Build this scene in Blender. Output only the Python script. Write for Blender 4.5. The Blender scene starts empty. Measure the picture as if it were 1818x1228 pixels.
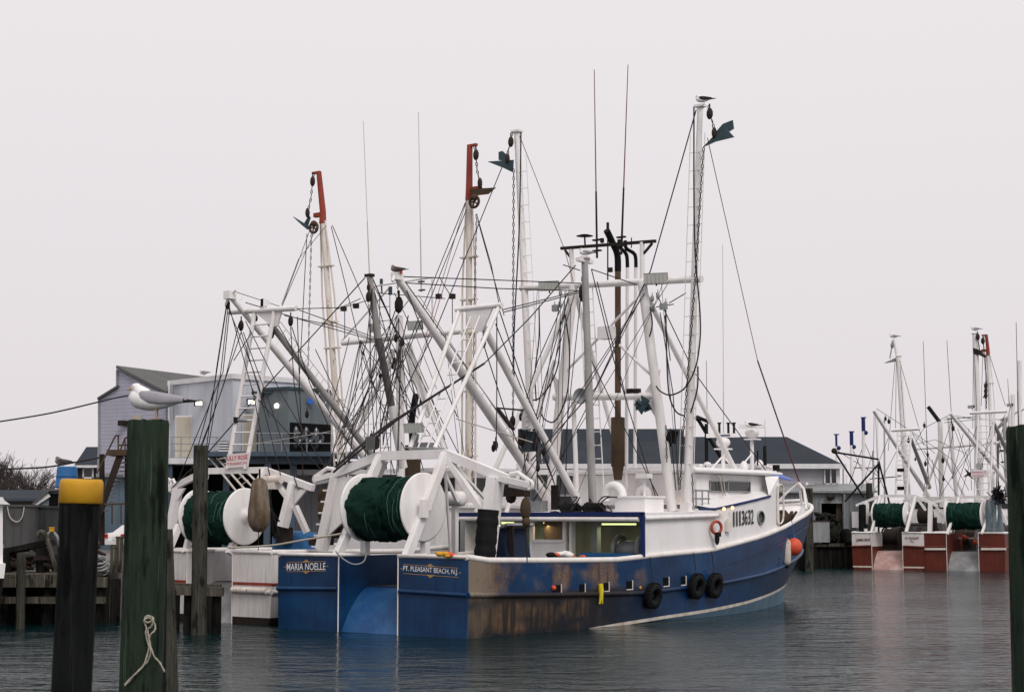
import bpy, math, random
from mathutils import Vector, Matrix
random.seed(7)
V = Vector
C = bpy.context.scene.collection
sc = bpy.context.scene
# ------------------------------------------------------------ camera
FPX, HOR, EYE = 2900.0, 925.0, 3.1
TH = math.atan((HOR - 614) / FPX)
cam = bpy.data.cameras.new('camera')
cam.sensor_width = 36; cam.lens = FPX / 1818 * 36
cam.clip_start = .5; cam.clip_end = 3000
cam.dof.use_dof = True; cam.dof.focus_distance = 50; cam.dof.aperture_fstop = 5.0
co = bpy.data.objects.new('camera', cam); C.objects.link(co)
co.location = (0, 0, EYE); co.rotation_euler = (math.pi / 2 + TH, 0, 0)
sc.camera = co
sc.render.resolution_x = 1024; sc.render.resolution_y = 691
# ------------------------------------------------------------ sky: overcast
SUN_EL, SUN_AZ = 48, 155      # azimuth measured clockwise from +Y (the way the camera looks)
w = bpy.data.worlds.new('World'); sc.world = w; w.use_nodes = True
nt = w.node_tree; nt.nodes.clear()
out = nt.nodes.new('ShaderNodeOutputWorld'); bg = nt.nodes.new('ShaderNodeBackground')
sky = nt.nodes.new('ShaderNodeTexSky'); sky.sky_type = 'NISHITA'; sky.sun_disc = False
sky.sun_elevation = math.radians(SUN_EL); sky.sun_rotation = math.radians(SUN_AZ)
sky.air_density = 1; sky.dust_density = 4; sky.ozone_density = 1
mx = nt.nodes.new('ShaderNodeMix'); mx.data_type = 'RGBA'; mx.inputs[0].default_value = .965
tc = nt.nodes.new('ShaderNodeTexCoord'); sx = nt.nodes.new('ShaderNodeSeparateXYZ')
mr = nt.nodes.new('ShaderNodeMapRange'); mr.inputs[1].default_value = 0; mr.inputs[2].default_value = .45
rp = nt.nodes.new('ShaderNodeMix'); rp.data_type = 'RGBA'
# the cloud layer: a little dimmer and pinker low down
rp.inputs[6].default_value = (6.9, 6.42, 6.66, 1); rp.inputs[7].default_value = (7.95, 7.6, 7.66, 1)
nt.links.new(tc.outputs['Generated'], sx.inputs[0]); nt.links.new(sx.outputs[2], mr.inputs[0])
nt.links.new(mr.outputs[0], rp.inputs[0]); nt.links.new(sky.outputs[0], mx.inputs[6])
nt.links.new(rp.outputs[2], mx.inputs[7]); nt.links.new(mx.outputs[2], bg.inputs[0])
bg.inputs[1].default_value = .1; nt.links.new(bg.outputs[0], out.inputs[0])
sl = bpy.data.lights.new('sun', 'SUN'); sl.energy = 1.5; sl.angle = math.radians(25); sl.color = (1, .965, .93)
so = bpy.data.objects.new('sun', sl); C.objects.link(so)
el, az = math.radians(SUN_EL), math.radians(SUN_AZ)
sdir = V((math.sin(az) * math.cos(el), math.cos(az) * math.cos(el), math.sin(el)))
so.rotation_euler = sdir.to_track_quat('Z', 'Y').to_euler(); so.location = (0, 0, 60)
vs = sc.view_settings; vs.view_transform = 'Standard'; vs.look = 'None'; vs.exposure = .17; vs.gamma = 1; vs.use_curve_mapping = False

# ------------------------------------------------------------ photo measurements -> real points
def ray(u, v):
    x = u - 909; yv = 614 - v; c, s = math.cos(TH), math.sin(TH)
    d = FPX * c - yv * s
    return x / d, (FPX * s + yv * c) / d
def W(u, v, Y):
    a, b = ray(u, v); return V((a * Y, Y, EYE + b * Y))
class Frame:            # a boat's own axes: x forward, y to port, z up; b below is the distance to starboard
    def __init__(s, O, deg):
        s.O = O; s.ang = math.radians(deg); s.F = (math.cos(s.ang), math.sin(s.ang)); s.S = (s.F[1], -s.F[0])
        s.M = Matrix.Translation((O[0], O[1], 0)) @ Matrix.Rotation(s.ang, 4, 'Z')
    def B(s, u, v, b):
        kx, kz = ray(u, v); Y = (b + s.O[0]*s.S[0] + s.O[1]*s.S[1]) / (kx*s.S[0] + s.S[1]); X = kx*Y
        return V(((X-s.O[0])*s.F[0] + (Y-s.O[1])*s.F[1], -b, EYE + kz*Y))
    def A(s, u, v, a):
        kx, kz = ray(u, v); Y = (a + s.O[0]*s.F[0] + s.O[1]*s.F[1]) / (kx*s.F[0] + s.F[1]); X = kx*Y
        return V((a, -((X-s.O[0])*s.S[0] + (Y-s.O[1])*s.S[1]), EYE + kz*Y))
    def w(s, p): return s.M @ V(p)
# ------------------------------------------------------------ materials
def nmat(name):
    m = bpy.data.materials.new(name); m.use_nodes = True
    return m, m.node_tree, m.node_tree.nodes['Principled BSDF']
def N(t, ty, **k):
    n = t.nodes.new(ty)
    for a, b in k.items(): setattr(n, a, b)
    return n
def noise(t, vec, scale, detail=6, rough=.6):
    n = N(t, 'ShaderNodeTexNoise'); n.inputs['Scale'].default_value = scale
    n.inputs['Detail'].default_value = detail; n.inputs['Roughness'].default_value = rough
    t.links.new(vec, n.inputs['Vector']); return n.outputs['Fac']
def mapping(t, vec, sc_):
    n = N(t, 'ShaderNodeMapping'); n.inputs['Scale'].default_value = sc_; t.links.new(vec, n.inputs[0]); return n.outputs[0]
def ramp(t, fac, stops):
    n = N(t, 'ShaderNodeValToRGB'); e = n.color_ramp.elements
    while len(e) < len(stops): e.new(.5)
    for x, (p, c) in zip(e, stops): x.position = p; x.color = (c, c, c, 1) if isinstance(c, (int, float)) else (*c, 1)
    t.links.new(fac, n.inputs[0]); return n.outputs[0]
def mix(t, f, a, b):
    n = N(t, 'ShaderNodeMix', data_type='RGBA')
    for i, x in ((0, f), (6, a), (7, b)):
        if hasattr(x, 'default_value') or hasattr(x, 'links'): t.links.new(x, n.inputs[i])
        else: n.inputs[i].default_value = x if i == 0 else (*x, 1)
    return n.outputs[2]
def mth(t, op, a, b=0.):
    n = N(t, 'ShaderNodeMath', operation=op)
    for i, x in ((0, a), (1, b)):
        if hasattr(x, 'links'): t.links.new(x, n.inputs[i])
        else: n.inputs[i].default_value = x
    return n.outputs[0]
def bump(t, p, h, strength, dist=.02):
    n = N(t, 'ShaderNodeBump'); n.inputs['Strength'].default_value = strength; n.inputs['Distance'].default_value = dist
    t.links.new(h, n.inputs['Height']); t.links.new(n.outputs[0], p.inputs['Normal'])
def paint(name, col, rough=.45, dirt=.25, dcol=None, scale=1.2, metal=0., streak=1., spots=0., rust=(.16, .07, .03), bmp=.25):
    """weathered paint: large dirt clouds, vertical streaks, optional rust spots"""
    m, t, p = nmat(name); p.inputs['Roughness'].default_value = rough; p.inputs['Metallic'].default_value = metal
    p.inputs['Specular IOR Level'].default_value = .12 + .38*min(1, sum(col)/1.2)
    o = N(t, 'ShaderNodeTexCoord').outputs['Object']
    n1 = noise(t, mapping(t, o, (1, 1, .25 if streak else 1)), scale * 2)
    n2 = noise(t, o, scale * 14, 4)
    f = mth(t, 'MULTIPLY', ramp(t, n1, [(.4, 0.), (.75, 1.)]), dirt * 1.6)
    c = mix(t, f, col, dcol or tuple(x * .45 for x in col))
    c = mix(t, mth(t, 'MULTIPLY', ramp(t, n2, [(.5, 0.), (.8, 1.)]), dirt), c, tuple(x * .6 for x in col))
    if spots:
        n3 = noise(t, mapping(t, o, (1, 1, .35)), scale * 5, 8, .7)
        c = mix(t, ramp(t, n3, [(.74 - spots * .2, 0.), (.80 - spots * .16, 1.)]), c, rust)
    t.links.new(c, p.inputs['Base Color'])
    r = N(t, 'ShaderNodeMapRange'); r.inputs[3].default_value = rough - .1; r.inputs[4].default_value = min(1, rough + .25)
    t.links.new(n1, r.inputs[0]); t.links.new(r.outputs[0], p.inputs['Roughness'])
    if bmp: bump(t, p, n2, bmp, .01)
    return m
def plain(name, col, rough=.6, metal=0., emit=None, es=1.):
    m, t, p = nmat(name); p.inputs['Specular IOR Level'].default_value = .12 + .38*min(1, sum(col)/1.2) if rough > .25 else .5; p.inputs['Base Color'].default_value = (*col, 1); p.inputs['Roughness'].default_value = rough; p.inputs['Metallic'].default_value = metal
    if emit: p.inputs['Emission Color'].default_value = (*emit, 1); p.inputs['Emission Strength'].default_value = es
    return m
M = {}
M['white'] = paint('white_paint', (.80, .775, .77), .5, .28, (.48, .42, .36), spots=.42, rust=(.30, .19, .12))
M['white_clean'] = paint('white_deck_paint', (.82, .80, .80), .45, .2, (.52, .48, .45), .9, spots=.2, rust=(.36, .25, .17))
M['rusty_white'] = paint('rusty_white_paint', (.68, .62, .58), .6, .45, (.40, .29, .20), 1.6, spots=.8, rust=(.17, .08, .035))
M['cream'] = paint('cream_mast_paint', (.70, .65, .60), .55, .35, (.50, .38, .24), 1.0, spots=.75, rust=(.22, .10, .03))
M['grey_pole'] = paint('grey_pole_paint', (.36, .35, .34), .5, .35, (.12, .11, .10), spots=.3)
M['dark_pole'] = paint('sooty_pole_paint', (.12, .115, .11), .6, .5, (.02, .02, .02))
M['red_paint'] = paint('red_oxide_paint', (.27, .045, .028), .6, .4, (.10, .03, .02))
M['blue_trim'] = paint('blue_trim_paint', (.011, .025, .115), .45, .2)
M['black'] = paint('black_rubber', (.006, .006, .007), .7, .3, (.03, .03, .03))
M['iron'] = paint('dark_iron', (.018, .015, .014), .6, .5, (.05, .028, .018))
M['wire'] = plain('wire_rope', (.028, .023, .025), .6)
M['redwire'] = plain('red_wire_rope', (.16, .06, .07), .6)
M['lightwire'] = plain('pale_rope', (.45, .40, .36), .8)
M['chain'] = plain('rusted_chain', (.035, .025, .02), .7)
M['rust'] = paint('rust_brown', (.075, .05, .032), .75, .5, (.04, .025, .015))
M['brown_pipe'] = paint('rusted_exhaust', (.13, .085, .055), .75, .5, (.05, .03, .02), 2)
M['teal'] = paint('slate_teal_paint', (.045, .075, .09), .5, .4, (.02, .03, .035))
M['galv'] = paint('galvanised_steel', (.30, .31, .32), .5, .4, (.15, .15, .15), metal=.3)
M['glass'] = plain('dark_glass', (.03, .032, .03), .12)
M['lens'] = plain('lamp_lens', (.55, .56, .52), .25)
M['tube'] = plain('lit_fluorescent_tube', (.9, .95, .5), .4, 0, (.85, .95, .4), 1.0)
M['bulb'] = plain('lit_lamp', (1, .9, .7), .4, 0, (1, .93, .75), 2.5)
M['warm'] = plain('lit_warm_lamp', (1, .7, .3), .4, 0, (1, .6, .2), 3)
M['letter_white'] = plain('white_lettering', (.80, .78, .76), .5)
M['letter_black'] = plain('black_lettering', (.02, .02, .022), .5)
M['letter_red'] = plain('red_lettering', (.50, .03, .04), .5)
M['letter_dark'] = plain('dark_red_lettering', (.12, .03, .02), .5)
M['gold'] = plain('gold_leaf_paint', (.45, .25, .07), .45, .2)
M['orange'] = paint('orange_buoy_plastic', (.68, .085, .035), .45, .2)
M['yellow'] = paint('yellow_cap_paint', (.62, .32, .01), .6, .35, (.35, .18, .02))
M['bluetub'] = paint('blue_tub_plastic', (.02, .12, .30), .5, .3)
M['darkblue'] = paint('dark_blue_tub', (.01, .02, .05), .5, .3)
M['interior'] = paint('shelter_interior_paint', (.34, .36, .33), .6, .4, (.15, .15, .12))
M['rope'] = paint('pale_rope_fibre', (.42, .38, .31), .85, .4, scale=20)
M['float_brown'] = paint('muddy_canvas', (.10, .064, .04), .8, .5, (.30, .26, .21), 2.2)
M['siding_white'] = None

def netmat():
    m, t, p = nmat('green_trawl_net'); p.inputs['Roughness'].default_value = .85; p.inputs['Specular IOR Level'].default_value = .08
    o = N(t, 'ShaderNodeTexCoord').outputs['Object']
    a = noise(t, mapping(t, o, (3, 1, 3)), 3, 8, .7); b = noise(t, mapping(t, o, (6, 2, 6)), 22, 4, .7)
    c = mix(t, ramp(t, a, [(.3, 0.), (.7, 1.)]), (.004, .020, .015), (.013, .052, .038))
    c = mix(t, ramp(t, b, [(.58, 0.), (.75, 1.)]), c, (.07, .15, .12))
    t.links.new(c, p.inputs['Base Color']); bump(t, p, b, 1, .05); return m
M['net'] = netmat()
def hullmat(name, base, light, rust_on=True, aft=9.0):
    """painted steel: scuffs and tan / brown wear along the after part of the starboard side, sooty below the rubbing rail"""
    m, t, p = nmat(name); p.inputs['Roughness'].default_value = .42; p.inputs['Specular IOR Level'].default_value = .28
    o = N(t, 'ShaderNodeTexCoord').outputs['Object']; s = N(t, 'ShaderNodeSeparateXYZ'); t.links.new(o, s.inputs[0])
    big = noise(t, mapping(t, o, (.5, .5, .8)), 1.1, 5, .6)
    blot = noise(t, mapping(t, o, (1, 1, .8)), 1.7, 9, .68)
    st = noise(t, mapping(t, o, (3.5, 3.5, .25)), 2.2, 6, .6)
    fine = noise(t, o, 20, 5, .7)
    c = mix(t, ramp(t, big, [(.35, 0.), (.7, 1.)]), base, light)
    c = mix(t, mth(t, 'MULTIPLY', ramp(t, fine, [(.62, 0.), (.8, 1.)]), .35), c, tuple(min(1, x * 3 + .04) for x in light))
    c = mix(t, mth(t, 'MULTIPLY', ramp(t, st, [(.5, 0.), (.75, 1.)]), .5), c, tuple(x * .4 for x in base))
    if rust_on:
        x, y, z = s.outputs
        def mr_(src, a0, a1, b0, b1):
            n = N(t, 'ShaderNodeMapRange', interpolation_type='SMOOTHSTEP'); n.inputs[1].default_value = a0; n.inputs[2].default_value = a1
            n.inputs[3].default_value = b0; n.inputs[4].default_value = b1; t.links.new(src, n.inputs[0]); return n.outputs[0]
        side = mth(t, 'MULTIPLY', mth(t, 'MULTIPLY', mr_(x, .01, .12, 0, 1), mr_(mth(t, 'ADD', x, mth(t, 'MULTIPLY', blot, 3.)), aft - 2.0, aft + 4., 1, 0)), mr_(y, -3.3, -3.1, 1, 0))
        low = mr_(z, .95, 1.15, 1, 0)
        # above the rail: patches; below: nearly everywhere, running down in streaks
        thr = mth(t, 'ADD', mth(t, 'ADD', mth(t, 'MULTIPLY', big, .55), mth(t, 'MULTIPLY', blot, .42)), mth(t, 'MULTIPLY', st, .28))
        def patch(cx, cz, rx, rz):
            dx = mth(t, 'POWER', mth(t, 'ABSOLUTE', mth(t, 'DIVIDE', mth(t, 'SUBTRACT', x, cx), rx)), 2.); dz = mth(t, 'POWER', mth(t, 'ABSOLUTE', mth(t, 'DIVIDE', mth(t, 'SUBTRACT', z, cz), rz)), 2.)
            return mr_(mth(t, 'ADD', dx, dz), .2, 1.6, 1, 0)
        m1 = mth(t, 'MAXIMUM', mth(t, 'MAXIMUM', patch(.75, 1.6, 1.2, .6), patch(6.2, 1.5, .95, .5)), mth(t, 'MAXIMUM', patch(4.2, 1.55, .45, .5), patch(8.3, 1.35, .4, .35)))
        m2 = mth(t, 'MAXIMUM', patch(2.1, .5, 2.3, .45), patch(4.9, .62, .9, .3))
        up = ramp(t, mth(t, 'ADD', thr, mth(t, 'MULTIPLY', m1, .16)), [(.64, 0.), (.80, .9)])
        tan = mix(t, ramp(t, st, [(.4, 0.), (.65, 1.)]), (.27, .175, .11), (.085, .042, .018))
        tan = mix(t, ramp(t, fine, [(.4, 0.), (.7, 1.)]), tan, (.05, .04, .03))
        dk = mix(t, ramp(t, mth(t, 'ADD', mth(t, 'ADD', mth(t, 'MULTIPLY', blot, .6), mth(t, 'MULTIPLY', big, .4)), mth(t, 'MULTIPLY', m2, .14)), [(.52, 0.), (.72, .95)]), (.005, .007, .011), (.125, .072, .030))
        dk = mix(t, ramp(t, st, [(.42, 0.), (.58, .9)]), dk, (.012, .009, .007))
        c1 = mix(t, mth(t, 'MULTIPLY', up, side), c, tan)
        c = mix(t, mth(t, 'MULTIPLY', side, mth(t, 'MULTIPLY', low, .93)), c1, dk)
        # a dark band along the rail line itself
        band = mth(t, 'MULTIPLY', mr_(z, .84, .98, 0, 1), mr_(z, 1.06, 1.22, 1, 0))
        c = mix(t, mth(t, 'MULTIPLY', mth(t, 'MULTIPLY', band, side), .8), c, (.022, .014, .01))
        # bare corner plate at the quarter
        corner = mth(t, 'MULTIPLY', mth(t, 'MULTIPLY', mr_(y, -3.3, -3.1, 1, 0), mth(t, 'MULTIPLY', mr_(x, .02, .06, 0, 1), mr_(x, .5, 1.3, 1, 0))), ramp(t, thr, [(.50, 0.), (.64, 1.)]))
        c = mix(t, mth(t, 'MULTIPLY', corner, mth(t, 'MULTIPLY', mr_(z, .9, 1.2, .25, 1), .8)), c, (.22, .18, .13))
        rr = mth(t, 'ADD', mth(t, 'MULTIPLY', side, .3), .38); t.links.new(rr, p.inputs['Roughness'])
    t.links.new(c, p.inputs['Base Color']); bump(t, p, blot, .35, .03)
    return m
M['hull_blue'] = hullmat('blue_hull_paint', (.0014, .018, .064), (.0035, .048, .138))
M['ramp_blue'] = hullmat('worn_blue_ramp', (.007, .050, .165), (.03, .115, .27), False)
M['hull_white'] = hullmat('dirty_white_hull', (.62, .58, .56), (.74, .70, .68), False)
M['hull_red'] = hullmat('red_hull_paint', (.095, .018, .011), (.14, .030, .018), False)
M['ramp_pink'] = hullmat('scraped_red_ramp', (.34, .17, .14), (.62, .46, .42), False)
M['ramp_grey'] = hullmat('scraped_steel_ramp', (.14, .14, .145), (.36, .36, .37), False)
M['antifoul'] = paint('pale_blue_bottom_paint', (.13, .22, .30), .5, .3)
M['boot'] = paint('boot_stripe', (.68, .64, .58), .5, .5, (.40, .26, .10), 1.5)
M['deck'] = paint('steel_deck', (.06, .065, .07), .6, .5, (.03, .025, .02))

def sidingmat(name, col, pitch, dark=.55, axis=2, rough=.6, corr=False):
    m, t, p = nmat(name); p.inputs['Roughness'].default_value = rough; p.inputs['Specular IOR Level'].default_value = .2
    o = N(t, 'ShaderNodeTexCoord').outputs['Object']; s = N(t, 'ShaderNodeSeparateXYZ'); t.links.new(o, s.inputs[0])
    f = mth(t, 'FRACT', mth(t, 'DIVIDE', s.outputs[axis], pitch))
    n1 = noise(t, mapping(t, o, (.6, .6, .3)), 1.2, 7); n2 = noise(t, o, 9, 4)
    c = mix(t, ramp(t, n1, [(.35, 0.), (.75, .6)]), col, tuple(x * .62 for x in col))
    if corr:
        h = mth(t, 'SINE', mth(t, 'MULTIPLY', f, 6.2832)); line = ramp(t, f, [(0., .75), (.2, 0.), (.8, 0.), (1., .75)])
    else:
        h = f; line = ramp(t, f, [(0., 1.), (.13, .3), (.2, 0.), (.95, 0.)])  # clapboards: shade under each lap painted as a dark line
    c = mix(t, mth(t, 'MULTIPLY', line, dark), c, tuple(x * .35 for x in col))
    t.links.new(c, p.inputs['Base Color']); bump(t, p, h, .6, .03)
    return m
M['siding_lav'] = sidingmat('lavender_clapboard', (.44, .44, .53), .21, .8)
M['siding_lav_side'] = M['siding_lav']
M['siding_pale'] = sidingmat('pale_grey_clapboard', (.43, .42, .45), .2, .45)
M['corr'] = sidingmat('grey_corrugated_sheet', (.24, .245, .265), .34, .5, 0, .45, True)
M['corr_dark'] = sidingmat('dark_corrugated_sheet', (.14, .145, .16), .34, .5, 0, .5, True)
M['panel_blue'] = sidingmat('pale_blue_panel_wall', (.54, .56, .62), 1.2, .18, 0, .4, False)
M['panel_grey'] = sidingmat('cool_grey_panel', (.13, .155, .17), 1.6, .25, 0, .4, False)
M['shingle'] = sidingmat('slate_shingles', (.028, .036, .047), .22, .35, 2, .8)
M['shingle_grey'] = sidingmat('grey_shingles', (.12, .12, .115), .2, .4, 2, .8)
M['trim'] = paint('white_trim', (.66, .65, .66), .5, .2)
M['steelblue'] = paint('blue_grey_steel', (.06, .085, .115), .5, .3)
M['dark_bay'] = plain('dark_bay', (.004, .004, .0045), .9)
M['dark_wall'] = sidingmat('dark_brown_siding', (.055, .05, .048), .2)
M['tan_door'] = paint('tan_door_paint', (.42, .38, .31), .55, .2)
M['teal_thing'] = paint('teal_paint', (.10, .26, .26), .6, .4)
M['concrete'] = paint('quay_concrete', (.19, .18, .17), .85, .5, scale=.6, streak=0)
def woodmat(name, c0, c1, c2, green=None, rough=.85, k=1.):
    m, t, p = nmat(name); p.inputs['Roughness'].default_value = rough; p.inputs['Specular IOR Level'].default_value = .1
    o = N(t, 'ShaderNodeTexCoord').outputs['Object']
    g = noise(t, mapping(t, o, (9 * k, 9 * k, .55 * k)), 3, 8, .65); b = noise(t, mapping(t, o, (1, 1, .35)), 2.2 * k, 6); f = noise(t, mapping(t, o, (30, 30, 4)), 3, 4)
    c = mix(t, ramp(t, g, [(.3, 0.), (.7, 1.)]), c0, c1)
    c = mix(t, ramp(t, b, [(.52, 0.), (.72, 1.)]), c, c2)
    if green: c = mix(t, ramp(t, noise(t, mapping(t, o, (1, 1, .5)), 1.3 * k, 5), [(.4, 0.), (.65, .8)]), c, green)
    c = mix(t, ramp(t, g, [(.30, .95), (.42, 0.)]), c, tuple(x * .2 for x in c0))
    c = mix(t, ramp(t, noise(t, mapping(t, o, (14*k, 14*k, .35*k)), 2.2, 6, .6), [(.58, 0.), (.66, .75)]), c, tuple(min(1, x*2.0) for x in c1))
    c = mix(t, ramp(t, noise(t, mapping(t, o, (2.2*k, 2.2*k, .5*k)), 2.5, 5, .6), [(.55, 0.), (.62, .85)]), c, tuple(x*.25 for x in c0))
    t.links.new(c, p.inputs['Base Color']); bump(t, p, mth(t, 'ADD', g, mth(t, 'MULTIPLY', f, .3)), .9, .03)
    return m
M['pile_green'] = woodmat('algae_green_piling', (.012, .020, .013), (.040, .055, .038), (.004, .006, .005), (.018, .034, .021))
M['pile_dark'] = woodmat('tarred_piling', (.004, .005, .005), (.011, .013, .012), (.003, .004, .004))
M['pile_brown'] = woodmat('grey_green_piling', (.030, .031, .024), (.065, .063, .05), (.012, .014, .012))
M['timber'] = woodmat('weathered_timber', (.05, .046, .036), (.11, .10, .08), (.02, .018, .014))
M['timber_dark'] = woodmat('wet_dark_timber', (.007, .007, .006), (.018, .017, .014), (.003, .003, .003))
M['bark'] = paint('bare_twigs', (.075, .058, .055), .9, .3)
M['hedge'] = paint('dark_hedge', (.018, .019, .016), .9, .5, scale=3)

# ------------------------------------------------------------ mesh helpers
class MB:
    def __init__(s): s.v = []; s.f = []; s.m = []; s.sm = []
    def face(s, pts, mi=0, sm=False):
        k = len(s.v); s.v += [V(p) for p in pts]; s.f.append(list(range(k, k + len(pts)))); s.m.append(mi); s.sm.append(sm)
    def grid(s, rows, closed=False, mi=0, sm=True):
        k = len(s.v); n = len(rows[0])
        for r in rows: s.v += [V(p) for p in r]
        for i in range(len(rows) - 1):
            for j in range(n if closed else n - 1):
                a, b = k + i*n + j, k + i*n + (j+1) % n
                s.f.append([a, b, b + n, a + n]); s.m.append(mi); s.sm.append(sm)
        return s
    def box(s, c, d, rz=0, mi=0, R=None):
        c = V(c); R = R or Matrix.Rotation(rz, 3, 'Z'); x, y, z = d[0]/2, d[1]/2, d[2]/2
        p = [c + R @ V((i*x, j*y, k*z)) for k in (-1, 1) for i, j in ((-1,-1), (1,-1), (1,1), (-1,1))]
        for q in ((0,3,2,1), (4,5,6,7), (0,1,5,4), (1,2,6,5), (2,3,7,6), (3,0,4,7)): s.face([p[i] for i in q], mi)
        return s
    def beam(s, p, q, w_, h, up=(0, 0, 1), mi=0):
        p, q = V(p), V(q); d = (q - p).normalized(); u = V(up)
        if abs(d.dot(u)) > .95: u = V((1, 0, 0))
        x = d.cross(u).normalized() * w_/2; y = x.cross(d).normalized() * h/2
        a = [p - x - y, p + x - y, p + x + y, p - x + y]; b = [t + (q - p) for t in a]
        s.face(a[::-1], mi); s.face(b, mi)
        for i in range(4): s.face([a[i], a[(i+1) % 4], b[(i+1) % 4], b[i]], mi)
        return s
    def path(s, pts, r, n=8, mi=0, caps=True, closed=False):
        pts = [V(p) for p in pts]; rows = []; L = len(pts); prev = None
        for i, p in enumerate(pts):
            if closed: d = pts[(i+1) % L] - pts[i-1]
            else: d = pts[min(i+1, L-1)] - pts[max(i-1, 0)]
            d.normalize()
            if prev is None:
                prev = d.orthogonal().normalized()
            x = (prev - d * prev.dot(d)).normalized(); prev = x; y = d.cross(x)
            rr = r[i] if isinstance(r, (list, tuple)) else r
            rows.append([p + (x*math.cos(2*math.pi*j/n) + y*math.sin(2*math.pi*j/n)) * rr for j in range(n)])
        if closed: rows.append(rows[0])
        s.grid(rows, True, mi)
        if caps and not closed: s.face(rows[0][::-1], mi); s.face(rows[-1], mi)
        return s
    def tube(s, p, q, r, r2=None, n=8, mi=0): return s.path([p, q], [r, r if r2 is None else r2], n, mi)
    def lathe(s, prof, c=(0, 0, 0), ax=(0, 0, 1), n=24, mi=0, jit=0., sm=True):
        c = V(c); ax = V(ax).normalized(); x = ax.orthogonal().normalized(); y = ax.cross(x)
        rows = []
        for r, h in prof:
            rows.append([c + ax*h + (x*math.cos(2*math.pi*j/n) + y*math.sin(2*math.pi*j/n)) * (r * (1 + random.uniform(-jit, jit))) for j in range(n)])
        return s.grid(rows, True, mi, sm)
    def ball(s, c, r, n=16, mi=0, sz=(1, 1, 1), jit=0.):
        c = V(c); rows = []
        for i in range(n//2 + 1):
            t = math.pi * i / (n//2)
            rows.append([c + V((math.sin(t)*math.cos(2*math.pi*j/n)*sz[0], math.sin(t)*math.sin(2*math.pi*j/n)*sz[1], math.cos(t)*sz[2])) * r * (1 + random.uniform(-jit, jit)) for j in range(n)])
        return s.grid(rows, True, mi)
    def torus(s, c, ax, R, r, n=28, k=12, mi=0, sq=1.):
        return s.lathe([(R + r*math.cos(2*math.pi*i/k), sq*r*math.sin(2*math.pi*i/k)) for i in range(k+1)], c, ax, n, mi)
    def prism(s, poly, d, mi=0):          # polygon of 3-D points pushed along d
        a = [V(p) for p in poly]; b = [p + V(d) for p in a]
        s.face(a[::-1], mi); s.face(b, mi)
        for i in range(len(a)): s.face([a[i], a[(i+1) % len(a)], b[(i+1) % len(a)], b[i]], mi)
        return s
def obj(name, mb, mat, parent=None, loc=None, rz=0, label=None, cat=None, group=None, kind=None):
    me = bpy.data.meshes.new(name)
    me.from_pydata(mb.v, [], mb.f); me.polygons.foreach_set('material_index', mb.m); me.polygons.foreach_set('use_smooth', mb.sm)
    for x in (mat if isinstance(mat, (list, tuple)) else [mat]): me.materials.append(M[x] if isinstance(x, str) else x)
    me.update(); o = bpy.data.objects.new(name, me); C.objects.link(o)
    if parent: o.parent = parent
    if loc is not None: o.location = loc
    if rz: o.rotation_euler = (0, 0, rz)
    return tag(o, label, cat, group, kind)
def tag(o, label=None, cat=None, group=None, kind=None):
    for k, x in (('label', label), ('category', cat), ('group', group), ('kind', kind)):
        if x: o[k] = x
    return o
def thing(name, label, cat, loc=(0, 0, 0), rz=0, group=None):
    o = bpy.data.objects.new(name, None); C.objects.link(o); o.location = loc; o.rotation_euler = (0, 0, rz)
    o.empty_display_size = .2
    return tag(o, label, cat, group)
def dup(o, loc, rz, label, parent=None, scale=None):
    c = o.copy(); C.objects.link(c); c.location = loc
    if rz is not None: c.rotation_euler = (0, 0, rz)
    if parent: c.parent = parent
    if scale: c.scale = (scale,) * 3
    if label: c['label'] = label
    for ch in list(o.children):
        dup(ch, ch.location.copy(), None, None, c)
    return c
def text(s_, h, p, xd, yd, mat, parent, name='lettering', wide=None, bold=.0, ext=.004):
    """flat lettering: p = lower left corner, xd/yd = reading and up directions, wide = total width"""
    cu = bpy.data.curves.new('t', 'FONT'); cu.body = s_; cu.size = 1; cu.offset = bold; cu.extrude = 0; cu.resolution_u = 3
    t = bpy.data.objects.new('t', cu); C.objects.link(t); bpy.context.view_layer.update()
    me = bpy.data.meshes.new_from_object(t.evaluated_get(bpy.context.evaluated_depsgraph_get()))
    bpy.data.objects.remove(t); bpy.data.curves.remove(cu)
    xs = [v.co.x for v in me.vertices]; ys = [v.co.y for v in me.vertices]
    x0, x1, y0, y1 = min(xs), max(xs), min(ys), max(ys)
    sy = h / (y1 - y0); sx_ = wide / (x1 - x0) if wide else sy
    p, xd, yd = V(p), V(xd).normalized(), V(yd).normalized(); n_ = xd.cross(yd)
    for v in me.vertices: v.co = p + xd*((v.co.x - x0)*sx_) + yd*((v.co.y - y0)*sy) + n_*ext
    me.name = name; me.materials.clear(); me.materials.append(M[mat])
    o = bpy.data.objects.new(name, me); C.objects.link(o); o.parent = parent
    return o
def chain(mb, pts, link=.12, r=.016, w_=.04):
    link *= .85; r *= .75; w_ *= .8
    pts = [V(p) for p in pts]; k = 0
    for p, q in zip(pts, pts[1:]):
        d = q - p; n = max(1, int(d.length / link)); d.normalize()
        x0 = d.orthogonal().normalized(); y0 = d.cross(x0)
        for i in range(n):
            c = p + d*((i + .5) * (q-p).length / n); x = x0 if k % 2 else y0; k += 1
            L_ = link*.62
            mb.path([c + d*L_*math.cos(t) + x*w_*.8*math.sin(t) for t in [2*math.pi*j/6 for j in range(6)]], r, 4, closed=True)
    return mb
def sag(p, q, s_, n=8):
    p, q = V(p), V(q)
    return [p.lerp(q, i/n) - V((0, 0, s_*4*(i/n)*(1-i/n))) for i in range(n+1)]
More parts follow.
